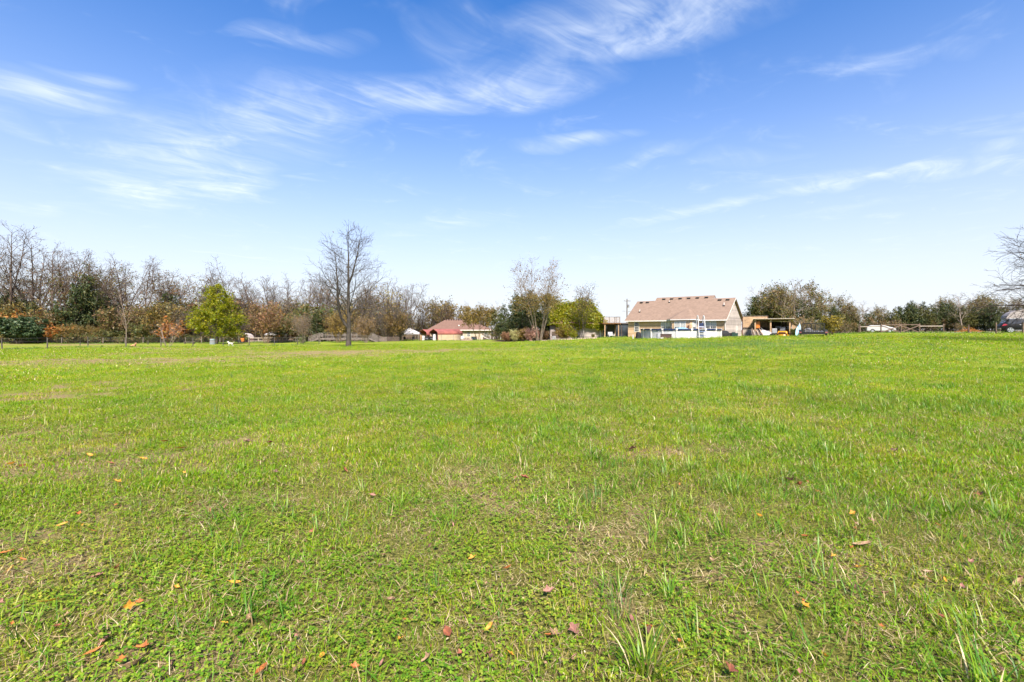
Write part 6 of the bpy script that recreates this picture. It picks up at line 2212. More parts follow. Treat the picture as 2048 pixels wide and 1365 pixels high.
def dog_standing(px, d, label, mat, rz, sc):
    """Facing local -x."""
    root = empty('dog', at(px, d), rz, label, 'dog')
    V_ = [(0.30, 0, .47), (.12, 0, .47), (-.10, 0, .455), (-.27, 0, .47), (-.38, 0, .58), (-.44, 0, .67), (-.53, 0, .665), (-.63, 0, .635)]          # pelvis .. muzzle
    E = [(i, i + 1) for i in range(7)]
    Rr = [.105, .105, .135, .115, .075, .075, .06, .03]

    def chain(fr, pts, rs):
        p = fr
        for q_, r_ in zip(pts, rs):
            V_.append(q_)
            Rr.append(r_)
            E.append((p, len(V_) - 1))
            p = len(V_) - 1
    for s in (-1, 1):
        chain(3, [(-.25, s * .085, .36), (-.22, s * .09, .24), (-.26, s * .09, .12), (-.26, s * .09, .03), (-.31, s * .09, .02)], [.065, .045, .032, .03, .028])
        chain(0, [(.27, s * .085, .37), (.20, s * .09, .27), (.36, s * .09, .16), (.33, s * .09, .03), (.28, s * .09, .02)], [.075, .055, .032, .03, .028])
        chain(5, [(-.43, s * .055, .73), (-.42, s * .085, .79)], [.03, .012])
    chain(0, [(.40, 0, .53), (.50, 0, .63), (.55, 0, .74)], [.035, .028, .018])
    skin_body('body', V_, E, Rr, mat, root)
    for s in (-1, 1):
        MB().lathe([(0, -.012), (.012, 0), (0, .012)], 8, (-.51, s * .05, .695)).build('eye', black_met, root)
    MB().lathe([(0, -.02), (.022, 0), (0, .02)], 8, (-.655, 0, .645)).build('nose', black_met, root)
    root.scale = (sc, sc, sc)
    return root


fur_white = mat_simple('white_fur', (.58, .53, .46), .95, .12, 6.0, bump=.4)
fur_tan = mat_simple('tan_fur', (.42, .22, .12), .95, .15, 6.0, bump=.4)
dog_standing(461.5, 67.5, 'white dog standing in the field near the maple', fur_white, rad(-8), .92)
# tan dog lying down
ld = empty('dog', at(266.5, 64), rad(172), 'tan dog lying in the grass behind the wire fence posts', 'dog')
V_ = [(.26, 0, .15), (.06, 0, .17), (-.14, 0, .18), (-.26, 0, .24), (-.33, 0, .36), (-.38, 0, .43), (-.46, 0, .42), (-.55, 0, .39)]
E = [(i, i + 1) for i in range(7)]
Rr = [.12, .13, .13, .11, .075, .075, .06, .03]
for s in (-1, 1):
    for fr, pts, rs in ((3, [(-.24, s * .12, .12), (-.30, s * .12, .05), (-.48, s * .12, .04)], [.055, .04, .03]), (0, [(.18, s * .15, .13), (.08, s * .18, .09), (.22, s * .18, .04), (.10, s * .18, .035)], [.075, .055, .035, .03]), (5, [(-.36, s * .06, .49), (-.35, s * .085, .54)], [.03, .012])):
        p = fr
        for q_, r_ in zip(pts, rs):
            V_.append(q_)
            Rr.append(r_)
            E.append((p, len(V_) - 1))
            p = len(V_) - 1
V_ += [(.38, .06, .07), (.50, .12, .04)]
Rr += [.035, .02]
E += [(0, len(V_) - 2), (len(V_) - 2, len(V_) - 1)]
skin_body('body', V_, E, Rr, fur_tan, ld)
MB().lathe([(0, -.02), (.022, 0), (0, .02)], 8, (-.575, 0, .40)).build('nose', black_met, ld)


# ------------------------------------------------------------------ open shed, board fence and what stands there
def shed():
    D = 58.0
    zg = at(1545, D).z
    _before = top_level()
    s = lambda px, dd=D: (1545.7 + (px - 1545.7) * .885 - CX) / F * dd
    xl, xr = s(1508.5), s(1583)
    W = xr - xl
    dp = 3.4
    root = empty('open_shed', (xl, D, zg), 0, 'open fronted pole shed with a flat roof packed with garden machines', 'shed')
    hf = zof(640.5, D) - zg
    for i, x in enumerate((.09, s(1541.5) - xl, W - .2)):
        MB().box(x - .08, x + .08, .0, .15, -.1, hf).build('post', wood_new, root)
        MB().box(x - .08, x + .08, dp - .15, dp, -.1, hf - .25).build('post', wood_new, root)
    MB().box(0, W, -.02, .14, hf + .002, hf + .12).build('beam', wood_new, root)
    b = MB()
    b.add([(-.15, -.35, hf + .125), (W + .3, -.35, hf + .125), (W + .3, dp + .2, hf - .12), (-.15, dp + .2, hf - .12), (-.15, -.35, hf + .18), (W + .3, -.35, hf + .18), (W + .3, dp + .2, hf - .06), (-.15, dp + .2, hf - .06)],
          [(0, 3, 2, 1), (4, 5, 6, 7), (0, 1, 5, 4), (1, 2, 6, 5), (2, 3, 7, 6), (3, 0, 4, 7)])
    b.build('roof', mat_simple('shed_roof', (.50, .43, .35), .7, .12), root)
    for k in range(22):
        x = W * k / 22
        MB().box(x, x + W / 22 - .012, dp - .14, dp - .11, 0, hf - .2).build('back_board', shade_dark, root)  # near-black instead of a wood tone: shed's inner shade put into the colour
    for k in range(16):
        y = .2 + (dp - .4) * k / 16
        MB().box(W - .06, W - .03, y, y + .18, 0, hf - .02 - .07 * y).build('side_board', shade_dark, root)  # inner shade painted into these boards too
        MB().box(.03, .06, y, y + .18, 0, hf - .02 - .07 * y).build('side_board', wood_dark, root)
    # short board wing on the outside corner
    for k in range(3):
        MB().box(W + .02 + k * .16, W + .02 + k * .16 + .15, .02, .05, .05, 1.4 - .08 * k).build('wing_board', wood_new, root)
    # orange cabinet hung in the corner
    oc_ = empty('orange_cabinet', (xl + .38, D + .35, zg + hf - 1.0), 0, 'orange wall cabinet hung in the upper corner of the open shed', 'cabinet')
    MB().box(-.2, .22, -.12, .2, 0, .85).build('case', orange_paint, oc_)
    MB().box(-.18, .20, -.145, -.125, .03, .82).build('door', orange_paint, oc_)
    MB().box(.12, .15, -.17, -.148, .35, .5).build('handle', black_met, oc_)
    # boards leaning at the front corner
    for k in range(9):
        x = xl - .18 + k * .11
        o = MB().bar((0, 0, 0), (-.20 - .04 * k, .30 + .03 * k, .95 + .14 * math.sin(k * 2)), .10, .03).build('leaning_board', [wood_grey, rail_brown, rail_wood][k % 3], None, (x + .05 * k, D - .30 - .03 * (k % 3), g1(x, D - .3)), 0)
        tag(o, 'loose board leaning against the corner of the open shed', 'board', 'boards leaning on the shed')
    # white covered quad / cart
    wq = empty('covered_quad', (xl + 1.25, D + .35, zg), 0, 'white and grey covered quad parked in the shed beside leaning boards', 'vehicle')
    b = MB()
    b.add([(-.62, -.5, .12), (.62, -.5, .12), (.62, .7, .12), (-.62, .7, .12), (-.5, -.45, .5), (.55, -.42, .55), (.45, .6, .72), (-.5, .6, .95), (-.05, -.1, .66)], [(0, 3, 2, 1), (0, 1, 5, 4), (1, 2, 6, 5), (2, 3, 7, 6), (3, 0, 4, 7), (4, 5, 8), (5, 6, 8), (6, 7, 8), (7, 4, 8)])
    b.build('cover', cloth_white, wq, bevel=.06)
    for sx in (-.5, .5):
        MB().tube([(sx - .1, -.35, .2), (sx + .1, -.35, .2)], .2, 14).build('wheel', rubber, wq)
    MB().bar((-.35, .1, .85), (-.62, .25, 1.2), .06).build('handlebar', grey_pl, wq)
    # grey upright machine by the middle post
    gm_ = empty('grey_pressure_washer', (s(1549) , D + .4, zg), 0, 'grey machine with a dark base beside the middle post of the shed', 'machine')
    MB().box(-.28, .28, -.25, .3, .42, 1.0).build('case', grey_pl, gm_, bevel=.06)
    MB().box(-.32, .32, -.3, .35, .1, .41).build('base', black_met, gm_, bevel=.04)
    for sx in (-.26, .26):
        MB().tube([(sx - .05, -.1, .13), (sx + .05, -.1, .13)], .13, 12).build('wheel', rubber, gm_)
    # yellow zero-turn mower
    mw = empty('riding_mower', (s(1565), D + .25, zg), rad(-6), 'yellow riding mower with a grey seat parked in the open shed', 'mower')
    b = MB()
    b.add([(-.55, -.55, .38), (.55, -.55, .38), (.6, .6, .38), (-.6, .6, .38), (-.42, -.42, .66), (.42, -.42, .66), (.5, .55, .72), (-.5, .55, .72)], [(0, 3, 2, 1), (4, 5, 6, 7), (0, 1, 5, 4), (1, 2, 6, 5), (2, 3, 7, 6), (3, 0, 4, 7)])
    b.build('body', yellow_paint, mw, bevel=.05)
    MB().lathe([(0, .1), (.72, .1), (.78, .18), (.74, .27), (0, .3)], 20, (0, -.15, 0)).build('mower_deck', yellow_paint, mw, smooth=True)
    MB().box(-.3, .3, .0, .45, .735, .84).build('seat', grey_pl, mw, bevel=.04)
    MB().box(-.29, .29, .38, .5, .845, 1.18).build('backrest', grey_pl, mw, bevel=.06)
    for sx in (-1, 1):
        MB().tube([(sx * .62 - .12, .35, .27), (sx * .62 + .12, .35, .27)], .27, 16).build('wheel', rubber, mw)
        MB().tube([(sx * .45 - .06, -.78, .14), (sx * .45 + .06, -.78, .14)], .14, 14).build('wheel', rubber, mw)
        MB().bar((sx * .45, -.78, .14), (sx * .4, -.5, .42), .05).build('caster_arm', black_met, mw)
        MB().tube([(sx * .42, .1, .7), (sx * .42, -.1, 1.0), (sx * .12, -.15, 1.03)], .02, 6).build('steering_lever', black_met, mw)
    MB().box(-.36, .36, -.565, -.54, .42, .56).build('grille', black_met, mw)
    # shelf clutter at the back, red and pale cartons
    for k, (px, z, w_, mt, lb) in enumerate([(1534, .95, .3, grey_pl, 'grey box on the back shelf of the shed behind the covered quad'), (1556, .9, .26, white_trim, 'pale box on the back shelf of the shed above the grey machine'), (1566, .86, .34, wood_red, 'red brown crate on the back shelf of the shed above the mower')]):
        o = empty('storage_box', (s(px, D + 2.5), D + 2.6, zg + z), 0, lb, 'box')
        MB().box(-w_, w_, -.2, .2, .05, .32).build('body', mt, o, bevel=.02)
        MB().box(-w_ - .02, w_ + .02, -.22, .22, .325, .37).build('lid', mt, o)
    sh = empty('wall_shelf', (xl + .3, D + dp - .6, zg), 0, 'wooden shelf along the back of the open shed', 'shelf')
    MB().box(.4, W - .6, -.3, .3, .86, .9).build('board', wood_dark, sh)
    for x in (.5, W * .5, W - .7):
        MB().box(x - .04, x + .04, -.28, .28, 0, .855).build('leg', wood_dark, sh)
    turn_about(top_level() - _before, (s(1545.7), D), rad(-26))


shed()


def board_fence():
    D = 62.0
    p = at(1486, D)
    root = empty('board_fence', p, rad(-22), 'tall new plank screen fence between the tan house and the open shed', 'fence')
    hgt = zof(634, D) - p.z
    wx = (1534 - 1486) / F * D * .9
    n = 15
    for k in range(n):
        x = wx * k / n
        hh = hgt * (1.0 if k < 9 else 1.01)
        MB().box(x, x + wx / n - .01, -.02, .02, hgt * .47, hh).build('board', wood_new, root)
        if k < 6:
            MB().box(x, x + wx / n - .01, .03, .05, -.05, hgt * .44).build('lower_board', rail_wood, root)
    MB().box(-.02, wx + .02, -.06, -.022, hgt * .43, hgt * .49).build('rail', wood_dark, root)
    MB().box(-.05, wx + .05, -.07, .06, hgt * 1.02, hgt * 1.02 + .05).build('cap', wood_grey, root)
    for x in (-.1, wx * .4, wx * .75, wx):
        MB().box(x, x + .1, .055, .15, -.1, hgt * 1.015).build('post', wood_red, root)


board_fence()


def trailer():
    D = 50.5
    p = at(1627, D)
    root = empty('utility_trailer', p, rad(-31), 'black utility trailer with its mesh ramp gate folded up', 'trailer')
    W = .98           # half width of the bed
    zb_ = .46
    MB().box(-W, W, 0, 3.6, zb_ - .1, zb_ - .02).build('bed', wood_grey, root)
    fr = MB()
    fr.box(-W - .05, W + .05, -.06, .0 - .002, zb_ - .16, zb_).box(-W - .06, -W - .002, 0, 3.6, zb_ - .16, zb_ + .0).box(W + .002, W + .06, 0, 3.6, zb_ - .16, zb_).box(-W, W, 3.602, 3.66, zb_ - .16, zb_)
    fr.bar((-W, 3.6, zb_ - .1), (0, 4.9, zb_ - .1), .08).bar((W, 3.6, zb_ - .1), (0, 4.9, zb_ - .1), .08)
    fr.build('chassis', black_met, root)
    for sx in (-W - .02, W + .02):
        sr_ = MB()
        for y in (.05, 1.2, 2.4, 3.55):
            sr_.box(sx - .025, sx + .025, y - .025, y + .025, zb_ + .002, zb_ + .4)
        sr_.box(sx - .025, sx + .025, 0, 3.6, zb_ + .402, zb_ + .45)
        sr_.build('side_rail', black_met, root)
        out = sx + (.17 if sx > 0 else -.17)
        w_ = bpy.data.objects.new('wheel', None)
        COL.objects.link(w_)
        w_.parent = root
        w_.location = (out, 1.7, .34)
        MB().tube([(-.1, 0, 0), (-.08, 0, 0), (.08, 0, 0), (.1, 0, 0)], [.29, .34, .34, .29], 22).build('tyre', rubber, w_, smooth=True)
        MB().tube([(-.11, 0, 0), (.11, 0, 0)], .17, 16).build('rim', white_pl, w_, smooth=True)
        fe = MB()
        vs_, fs = [], []
        for k in range(9):
            a = math.pi * k / 8
            for xx in (-.14, .14):
                vs_.append((out + xx, 1.7 - .45 * math.cos(a), .36 + .40 * math.sin(a)))
        for k in range(8):
            fs.append((2 * k, 2 * k + 2, 2 * k + 3, 2 * k + 1))
        f_ = fe.add(vs_, fs).build('fender', black_met, root)
        f_.modifiers.new('thick', 'SOLIDIFY').thickness = .02
        MB().box(out - .14, out + .1, -.045, -.02, zb_ - .02, zb_ + .08).build('tail_light', red_metal, root)
    # ramp gate standing up at the tail
    gate = bpy.data.objects.new('ramp_gate', None)
    COL.objects.link(gate)
    gate.parent = root
    gate.location = (0, -.08, zb_)
    gh = zof(647, D) - p.z - zb_
    for i in range(6):
        x = -W + .02 + (2 * W - .04) * i / 5
        MB().box(x - .035, x + .035, -.025, .025, .0, gh).build('upright', black_met, gate)
    for z in (.0, gh - .05):
        MB().box(-W - .01, W + .01, -.03, .03, z - .002, z + .068).build('crossbar', black_met, gate)
    m = MB()
    for k in range(1, 14):
        z = gh * k / 14
        m.box(-W, W, -.005, .005, z - .006, z + .006)
    for k in range(1, 34):
        x = -W + 2 * W * k / 34
        m.box(x - .005, x + .005, -.012, -.006, .04, gh - .04)
    ms = m.build('mesh', black_met, gate)
    ms['kind'] = 'stuff'
    # white tarp bundle lying on the bed
    b = MB()
    n = 10
    vs_, fs = [], []
    for i in range(n + 1):
        x = -.85 + 1.75 * i / n
        hh = .18 + .34 * math.exp(-((x + .45) / .35) ** 2) + .04 * math.sin(i * 2.1)
        vs_ += [(x, .15, .0), (x, .2, hh * .9), (x, .8, hh), (x, 1.2, .0)]
    for i in range(n):
        for k in range(3):
            a = 4 * i + k
            fs.append((a, a + 1, a + 5, a + 4))
    fs += [(0, 3, 2, 1), (4 * n, 4 * n + 1, 4 * n + 2, 4 * n + 3)]
    tp = b.add(vs_, fs).build('tarp_bundle', cloth_white, None, (p.x, p.y, p.z + zb_), rad(-31), smooth=True)
    tag(tp, 'white tarp bundle lying on the trailer bed', 'tarp')
    # pale blue boat hull on end beside it
    kb = empty('kayak', at(1598, 54), rad(15), 'pale blue plastic kayak leaning beside the trailer', 'kayak')
    vs_, fs = [], []
    n, st_ = 10, 9
    for i in range(st_):
        t_ = i / (st_ - 1)
        wd = .30 * math.sin(math.pi * min(.98, max(.02, t_))) ** .6 + .01
        for k in range(n):
            a = 6.283 * k / n
            vs_.append((wd * math.cos(a) - .35 * (1 - t_) + .35 * t_, .14 * math.sin(a) * (wd / .3) + .25 * t_, .02 + 1.35 * t_))
    for i in range(st_ - 1):
        for k in range(n):
            a, b_ = i * n + k, i * n + (k + 1) % n
            fs.append((a, b_, b_ + n, a + n))
    fs += [tuple(range(n - 1, -1, -1)), tuple(range((st_ - 1) * n, st_ * n))]
    MB().add(vs_, fs).build('hull', pale_blue, kb, smooth=True)
    MB().lathe([(.12, 0), (.15, .0), (.15, .04), (.12, .04)], 14, (.05, -.05, .75)).build('cockpit_rim', white_pl, kb)
    a = at(1600, 53.6)
    tag(MB().tube([(0, 0, 0), (.25, .5, 1.55)], .035, 8).box(-.1, .1, -.02, .03, .0, .3).build('paddle', white_pl, None, a, 0), 'white paddle leaning on the pale blue kayak', 'paddle')


trailer()


# ------------------------------------------------------------------ driveway, crossbuck fence, vehicles
dv, df = [], []
pxs = np.linspace(1735, 2500, 60)
for px in pxs:
    for d in (69.5, 71.0, 73.0, 75.5):
        x = (px - CX) / F * d
        dv.append((x, d + 1.0 * math.sin(px * .004), g1(x, d) + .025))
for i in range(len(pxs) - 1):
    for k in range(3):
        a = 4 * i + k
        df.append((a, a + 4, a + 5, a + 1))
drive = MB().add(dv, df).build('driveway', mat_simple('gravel_drive', (.40, .35, .31), .95, .25, .8, bump=.6), None, smooth=True)
tag(drive, 'pale gravel driveway beyond the crossbuck fence', None, None, 'structure')


def crossbuck():
    pts = [(1720, 71), (1762, 69.5), (1802, 69), (1839, 68.5), (1887, 67), (1937, 64), (1992, 60.5), (2046, 58), (2110, 56)]
    o = at(*pts[0])
    root = empty('crossbuck_fence', o, 0, 'brown wooden fence with crossed braces along the gravel driveway', 'fence')
    P = [at(*q_) - o for q_ in pts]
    hts = [1.3, 1.35, 1.15, 1.35, 1.3, 1.15, 1.35, 1.3, 1.3]
    for p, h in zip(P, hts):
        MB().box(p.x - .06, p.x + .06, p.y - .06, p.y + .06, p.z - .15, p.z + h).build('post', rail_brown, root)
    U = Vector((0, 0, 1))
    for i, (a, b_) in enumerate(zip(P, P[1:])):
        if i in (0, 3):
            MB().bar(a + U * .98, b_ + U * .98, .06, .13).build('rail', rail_wood, root)
        if i in (1, 2):
            MB().bar(a + U * 1.2, b_ + U * 1.2, .06, .11).build('rail', rail_brown, root)
            MB().bar(a + U * .12 + Vector((0, -.09, 0)), b_ + U * 1.12 + Vector((0, -.09, 0)), .05, .12).build('brace', rail_brown, root)
            MB().bar(a + U * 1.12 + Vector((0, .09, 0)), b_ + U * .12 + Vector((0, .09, 0)), .05, .12).build('brace', rail_brown, root)
        m = MB()
        for z in ((.3, .6) if i in (1, 2) else (.35, .65, 1.1)):
            m.bar(a + U * z, b_ + U * z, .014)
        m.build('wire', wire_met, root)
    return root


crossbuck()

car_black = mat_simple('car_black', (.008, .008, .009), .5, .2, 1.0, spec=.22, coat=.06)
car_glass = mat_simple('car_glass', (.02, .022, .025), .12, .2, 1.0, spec=.45)
car_trim = mat_simple('car_trim', (.22, .19, .16), .5, .1)
alloy = mat_simple('alloy', (.55, .55, .57), .3, .08, metal=.6)
tail_red = mat_simple('tail_lens', (.35, .02, .03), .15, .1, spec=.8)


def suv():
    D = 60.0
    px0 = 1995.5
    p = at(2036, 63.0)
    x0 = (px0 - CX) / F * 62.0
    L = 4.75
    root = empty('parked_suv', (x0, 62.0, g1(x0 + 2, 61.0) + .01), rad(-30), 'black sport utility car with silver wheels parked on the gravel driveway', 'car')
    # stations along the length: x, belt half width, roof height, roof half width, lower edge
    ST = [(0.0, .70, .80, .66, .48), (.06, .84, .95, .74, .40), (.35, .93, 1.22, .74, .34), (.75, .955, 1.60, .68, .33), (1.05, .96, 1.71, .67, .33), (1.8, .965, 1.76, .68, .33), (2.6, .965, 1.74, .68, .33), (3.0, .96, 1.62, .69, .33), (3.45, .955, 1.20, .76, .33), (3.6, .95, 1.10, .80, .33), (4.3, .90, 1.00, .74, .34), (4.65, .78, .86, .62, .40), (4.75, .62, .70, .5, .48)]
    vs_, fs = [], []
    for x, wb_, zr_, wr, zl in ST:
        belt = min(1.08, zr_ - .04)
        ring = [(0, zl), (wb_ * .86, zl), (wb_ * .97, zl + .14), (wb_, .72), (wb_ * .985, belt), (wr + (wb_ - wr) * .25, belt + (zr_ - belt) * .72), (wr, zr_ - .03 if zr_ > 1.2 else zr_), (wr * .5, zr_ + .015), (0, zr_ + .02)]
        pts = [(x, y, z) for y, z in ring] + [(x, -y, z) for y, z in reversed(ring[1:-1])]
        vs_ += pts
    n = 16
    for i in range(len(ST) - 1):
        for k in range(n):
            a, b_ = i * n + k, i * n + (k + 1) % n
            fs.append((a, b_, b_ + n, a + n))
    fs += [tuple(range(n)), tuple(range(len(vs_) - 1, len(vs_) - n - 1, -1))]
    MB().add(vs_, fs).build('body', car_black, root, smooth=True)
    # side windows, a shade proud of the body
    for s in (-1, 1):
        for poly_ in ([(.62, 1.13), (1.02, 1.13), (1.02, 1.62), (.86, 1.58)], [(1.1, 1.13), (1.95, 1.13), (1.95, 1.65), (1.1, 1.63)], [(2.03, 1.13), (3.35, 1.13), (2.95, 1.58), (2.6, 1.64), (2.03, 1.65)]):
            vv = [(x, s * (.963 - (z - 1.08) / .66 * .27), z) for x, z in poly_]
            w_ = MB().add(vv + [(x, y - s * .03, z) for x, y, z in vv], [tuple(range(len(vv))), tuple(range(2 * len(vv) - 1, len(vv) - 1, -1))] + [(i, i + len(vv), (i + 1) % len(vv) + len(vv), (i + 1) % len(vv)) for i in range(len(vv))]).build('side_window', car_glass, root)
        for x in (1.8, 2.95):
            MB().box(x - .13, x + .11, s * .985 - .02, s * .985 + .02, .985, 1.025).build('door_handle', alloy, root, bevel=.008)
        MB().add([(.14, s * .90, .86), (.62, s * .962, .98), (.58, s * .955, 1.12), (.30, s * .90, 1.12), (.14, s * .93, .86), (.62, s * .99, .98), (.58, s * .975, 1.12), (.30, s * .93, 1.12)], [(0, 1, 2, 3), (7, 6, 5, 4), (0, 4, 5, 1), (1, 5, 6, 2), (2, 6, 7, 3), (3, 7, 4, 0)]).build('tail_light', tail_red, root)
        MB().box(.95, 3.55, s * .94 - .03, s * .94 + .05, .30, .36).build('running_board', alloy, root)
        MB().bar((.95, s * .6, 1.79), (2.7, s * .6, 1.79), .04).build('roof_rail', alloy, root)
        for x in (.92, 3.72):
            wl = bpy.data.objects.new('wheel', None)
            COL.objects.link(wl)
            wl.parent = root
            wl.location = (x, s * .84, .37)
            MB().tube([(0, -.12, 0), (0, -.09, 0), (0, .09, 0), (0, .12, 0)], [.31, .37, .37, .31], 26).build('tyre', rubber, wl, smooth=True)
            r_ = MB()
            yo = s * .125
            r_.tube([(0, yo - .02, 0), (0, yo + .005, 0)], .075, 14)
            for k in range(5):
                a = 6.283 * k / 5 + .3
                r_.bar((.05 * math.cos(a), yo, .05 * math.sin(a)), (.25 * math.cos(a), yo, .25 * math.sin(a)), .09, .04, (0, 1, 0))
            for k in range(24):
                a, a2 = 6.283 * k / 24, 6.283 * (k + 1) / 24
                r_.bar((.255 * math.cos(a), yo, .255 * math.sin(a)), (.255 * math.cos(a2), yo, .255 * math.sin(a2)), .05, .04, (0, 1, 0))
            r_.build('rim', alloy, wl)
            MB().tube([(0, s * .1, 0), (0, s * .11, 0)], .24, 20).build('brake_disc', black_met, wl)
        # wheel arches
            ar = MB()
            for k in range(12):
                a, a2 = math.pi * k / 12, math.pi * (k + 1) / 12
                ar.bar((x + .43 * math.cos(a), s * .93, .37 + .43 * math.sin(a)), (x + .43 * math.cos(a2), s * .93, .37 + .43 * math.sin(a2)), .07, .09, (0, 1, 0))
            ar.build('wheel_arch', car_black, root)
        MB().box(3.3, 3.46, s * 1.03 - .1, s * 1.03 + .1, 1.08, 1.24).build('mirror', car_black, root, bevel=.03)
    MB().box(-.06, .14, -.82, .82, .42, .62).build('rear_bumper', car_trim, root, bevel=.04)
    MB().box(4.6, 4.80, -.75, .75, .42, .62).build('front_bumper', car_trim, root, bevel=.04)
    MB().add([(.40, -.62, 1.25), (.40, .62, 1.25), (.72, .58, 1.58), (.72, -.58, 1.58), (.37, -.62, 1.27), (.37, .62, 1.27), (.69, .58, 1.6), (.69, -.58, 1.6)], [(0, 1, 2, 3), (7, 6, 5, 4), (0, 4, 5, 1), (1, 5, 6, 2), (2, 6, 7, 3), (3, 7, 4, 0)]).build('rear_window', car_glass, root)
    MB().box(.62, .95, -.6, .6, 1.70, 1.735).build('spoiler', car_black, root, bevel=.015)


suv()


def camper():
    """Rounded pale trailer home standing behind the car."""
    D = 74.0
    x0 = (2013 - CX) / F * D
    p = Vector((x0, D, g1(x0, D)))
    root = empty('camper_trailer', p, rad(-30), 'pale camper trailer with a rounded grey roof behind the black car', 'camper')
    h0, h1 = zof(637.5, D) - p.z, zof(620, D) - p.z
    prof = [(0, .5), (0, h0 - .3), (.1, h0), (7.0, h0), (7.0, .5)]
    MB().prism(prof, 2.4, 'y', 0).build('body', white_pl, root)
    rp_ = [(-.05, h0 + .004), (.12, h0 + .45), (.5, h0 + .85), (1.2, h1 - .1), (2.6, h1 + .1), (7.0, h1 + .12), (7.05, h0 + .004)]
    MB().prism(rp_, 2.44, 'y', -.02).build('roof', mat_simple('grey_roof_sheet', (.30, .26, .24), .8, .12), root)
    MB().box(1.2, 2.4, -.03, -.005, h0 - 1.1, h0 - .45).build('window', glass, root)
    MB().box(.15, .35, -.035, -.005, h0 - .35, h0 - .02).build('vent', black_met, root)
    for x in (3.4, 4.3):
        MB().tube([(x, .05, .36), (x, .3, .36)], .36, 18).build('wheel', rubber, root, smooth=True)


camper()


def pickup_cap():
    D = 80.0
    x0 = (1734 - CX) / F * D
    p = Vector((x0, D, g1(x0, D)))
    root = empty('white_van', p, rad(-30), 'low white van half hidden behind the crossbuck fence', 'van')
    k = zof(651, D) - p.z
    prof = [(0, .35), (0, .8), (.05, 1.0), (.45, k - .06), (.6, k), (2.1, k), (2.5, k - .1), (3.0, .98), (3.7, .85), (3.8, .6), (3.8, .35)]
    MB().prism(prof, 1.7, 'y', 0).build('body', white_pl, root, bevel=.06)
    MB().prism([(.62, 1.02), (1.35, 1.02), (1.35, k - .15), (.75, k - .15)], .02, 'y', -.022).build('side_window', car_glass, root)
    MB().prism([(1.45, 1.02), (2.7, 1.02), (2.35, k - .17), (1.45, k - .15)], .02, 'y', -.022).build('side_window', car_glass, root)
    MB().box(-.03, .02, .1, .35, .75, .95).build('tail_light', tail_red, root)
    for x in (.75, 3.0):
        wl = bpy.data.objects.new('wheel', None)
        COL.objects.link(wl)
        wl.parent = root
        wl.location = (x, .02, .32)
        MB().tube([(0, -.05, 0), (0, .2, 0)], .32, 18).build('tyre', rubber, wl, smooth=True)
        MB().tube([(0, -.065, 0), (0, -.04, 0)], .18, 14).build('rim', alloy, wl)


pickup_cap()
# leaf heap by the driveway
rn = np.random.default_rng(12)
c = rn.normal(0, 1, (900, 3)) * np.array([.9, .6, .0])
c[:, 2] = np.abs(rn.normal(0, .16, 900)) * np.exp(-(c[:, 0] ** 2 + c[:, 1] ** 2) * .6) * 2.2 + .02
v_, q_ = cards(c, .14, .7, rn)
o = link('leaf_heap', np_mesh('leaf_heap', v_, q_.ravel(), np.full(len(q_), 4), lf_orange), None, at(1938, 76.5))
tag(o, 'heap of orange brown fallen leaves beside the gravel driveway', 'leaves', None, 'stuff')
# ------------------------------------------------------------------ fallen leaves, grass tufts and wild onions: one object each
def leaf_mesh(seed, mat, ln=.07, wd=.04, curl=.6, lobes=0):
    """A thin curled leaf with a midrib fold and a stalk."""
    rg = random.Random(seed)
    n = 9
    vs_, fs = [], []
    for i in range(n):
        t_ = i / (n - 1)
        w_ = wd * .5 * math.sin(math.pi * min(1, t_ * .97 + .03)) ** .75
        if lobes:
            w_ *= 1 + .45 * math.cos(t_ * math.pi * 2 * lobes)
        bend = curl * (t_ - .5)
        x = ln * (t_ - .5)
        z = curl * ln * .8 * (t_ - .5) ** 2 + rg.uniform(-.001, .001)
        vs_ += [(x, -w_, z + abs(w_) * (.45 + .3 * curl)), (x, 0, z), (x, w_, z + abs(w_) * (.45 + .3 * curl) * rg.uniform(.6, 1.3))]
    for i in range(n - 1):
        a = 3 * i
        fs += [(a, a + 1, a + 4, a + 3), (a + 1, a + 2, a + 5, a + 4)]
    b = MB().add(vs_, fs)
    b.tube([(-ln * .5, 0, curl * ln * .2), (-ln * .78, .004, curl * ln * .2 + .006)], .0012, 4)
    me = b.mesh('fallen_leaf', mat, True)
    return me


def leaf_paper(name, a, b_):
    return mat_simple(name, a, .65, .2, 60.0, col2=b_, spec=.35)


LM = {'orange': leaf_paper('dead_leaf_orange', (.40, .13, .025), (.20, .06, .02)), 'yellow': leaf_paper('dead_leaf_yellow', (.48, .25, .02), (.34, .14, .02)),
      'pink brown': leaf_paper('dead_leaf_pink', (.30, .145, .105), (.17, .075, .055)), 'tan': leaf_paper('dead_leaf_tan', (.35, .22, .13), (.21, .12, .065)), 'dark brown': leaf_paper('dead_leaf_dark', (.14, .07, .045), (.07, .035, .025)), 'rust': leaf_paper('dead_leaf_rust', (.26, .085, .04), (.13, .045, .025))}
LS = {}
for ci, cn_ in enumerate(LM):
    for si, (nm, kw) in enumerate([('curled oval', dict(ln=.078, wd=.040, curl=1.0)), ('narrow folded', dict(ln=.085, wd=.026, curl=.5)), ('lobed', dict(ln=.075, wd=.052, curl=.8, lobes=2))]):
        LS[(cn_, nm)] = leaf_mesh(ci * 7 + si, LM[cn_], **kw)


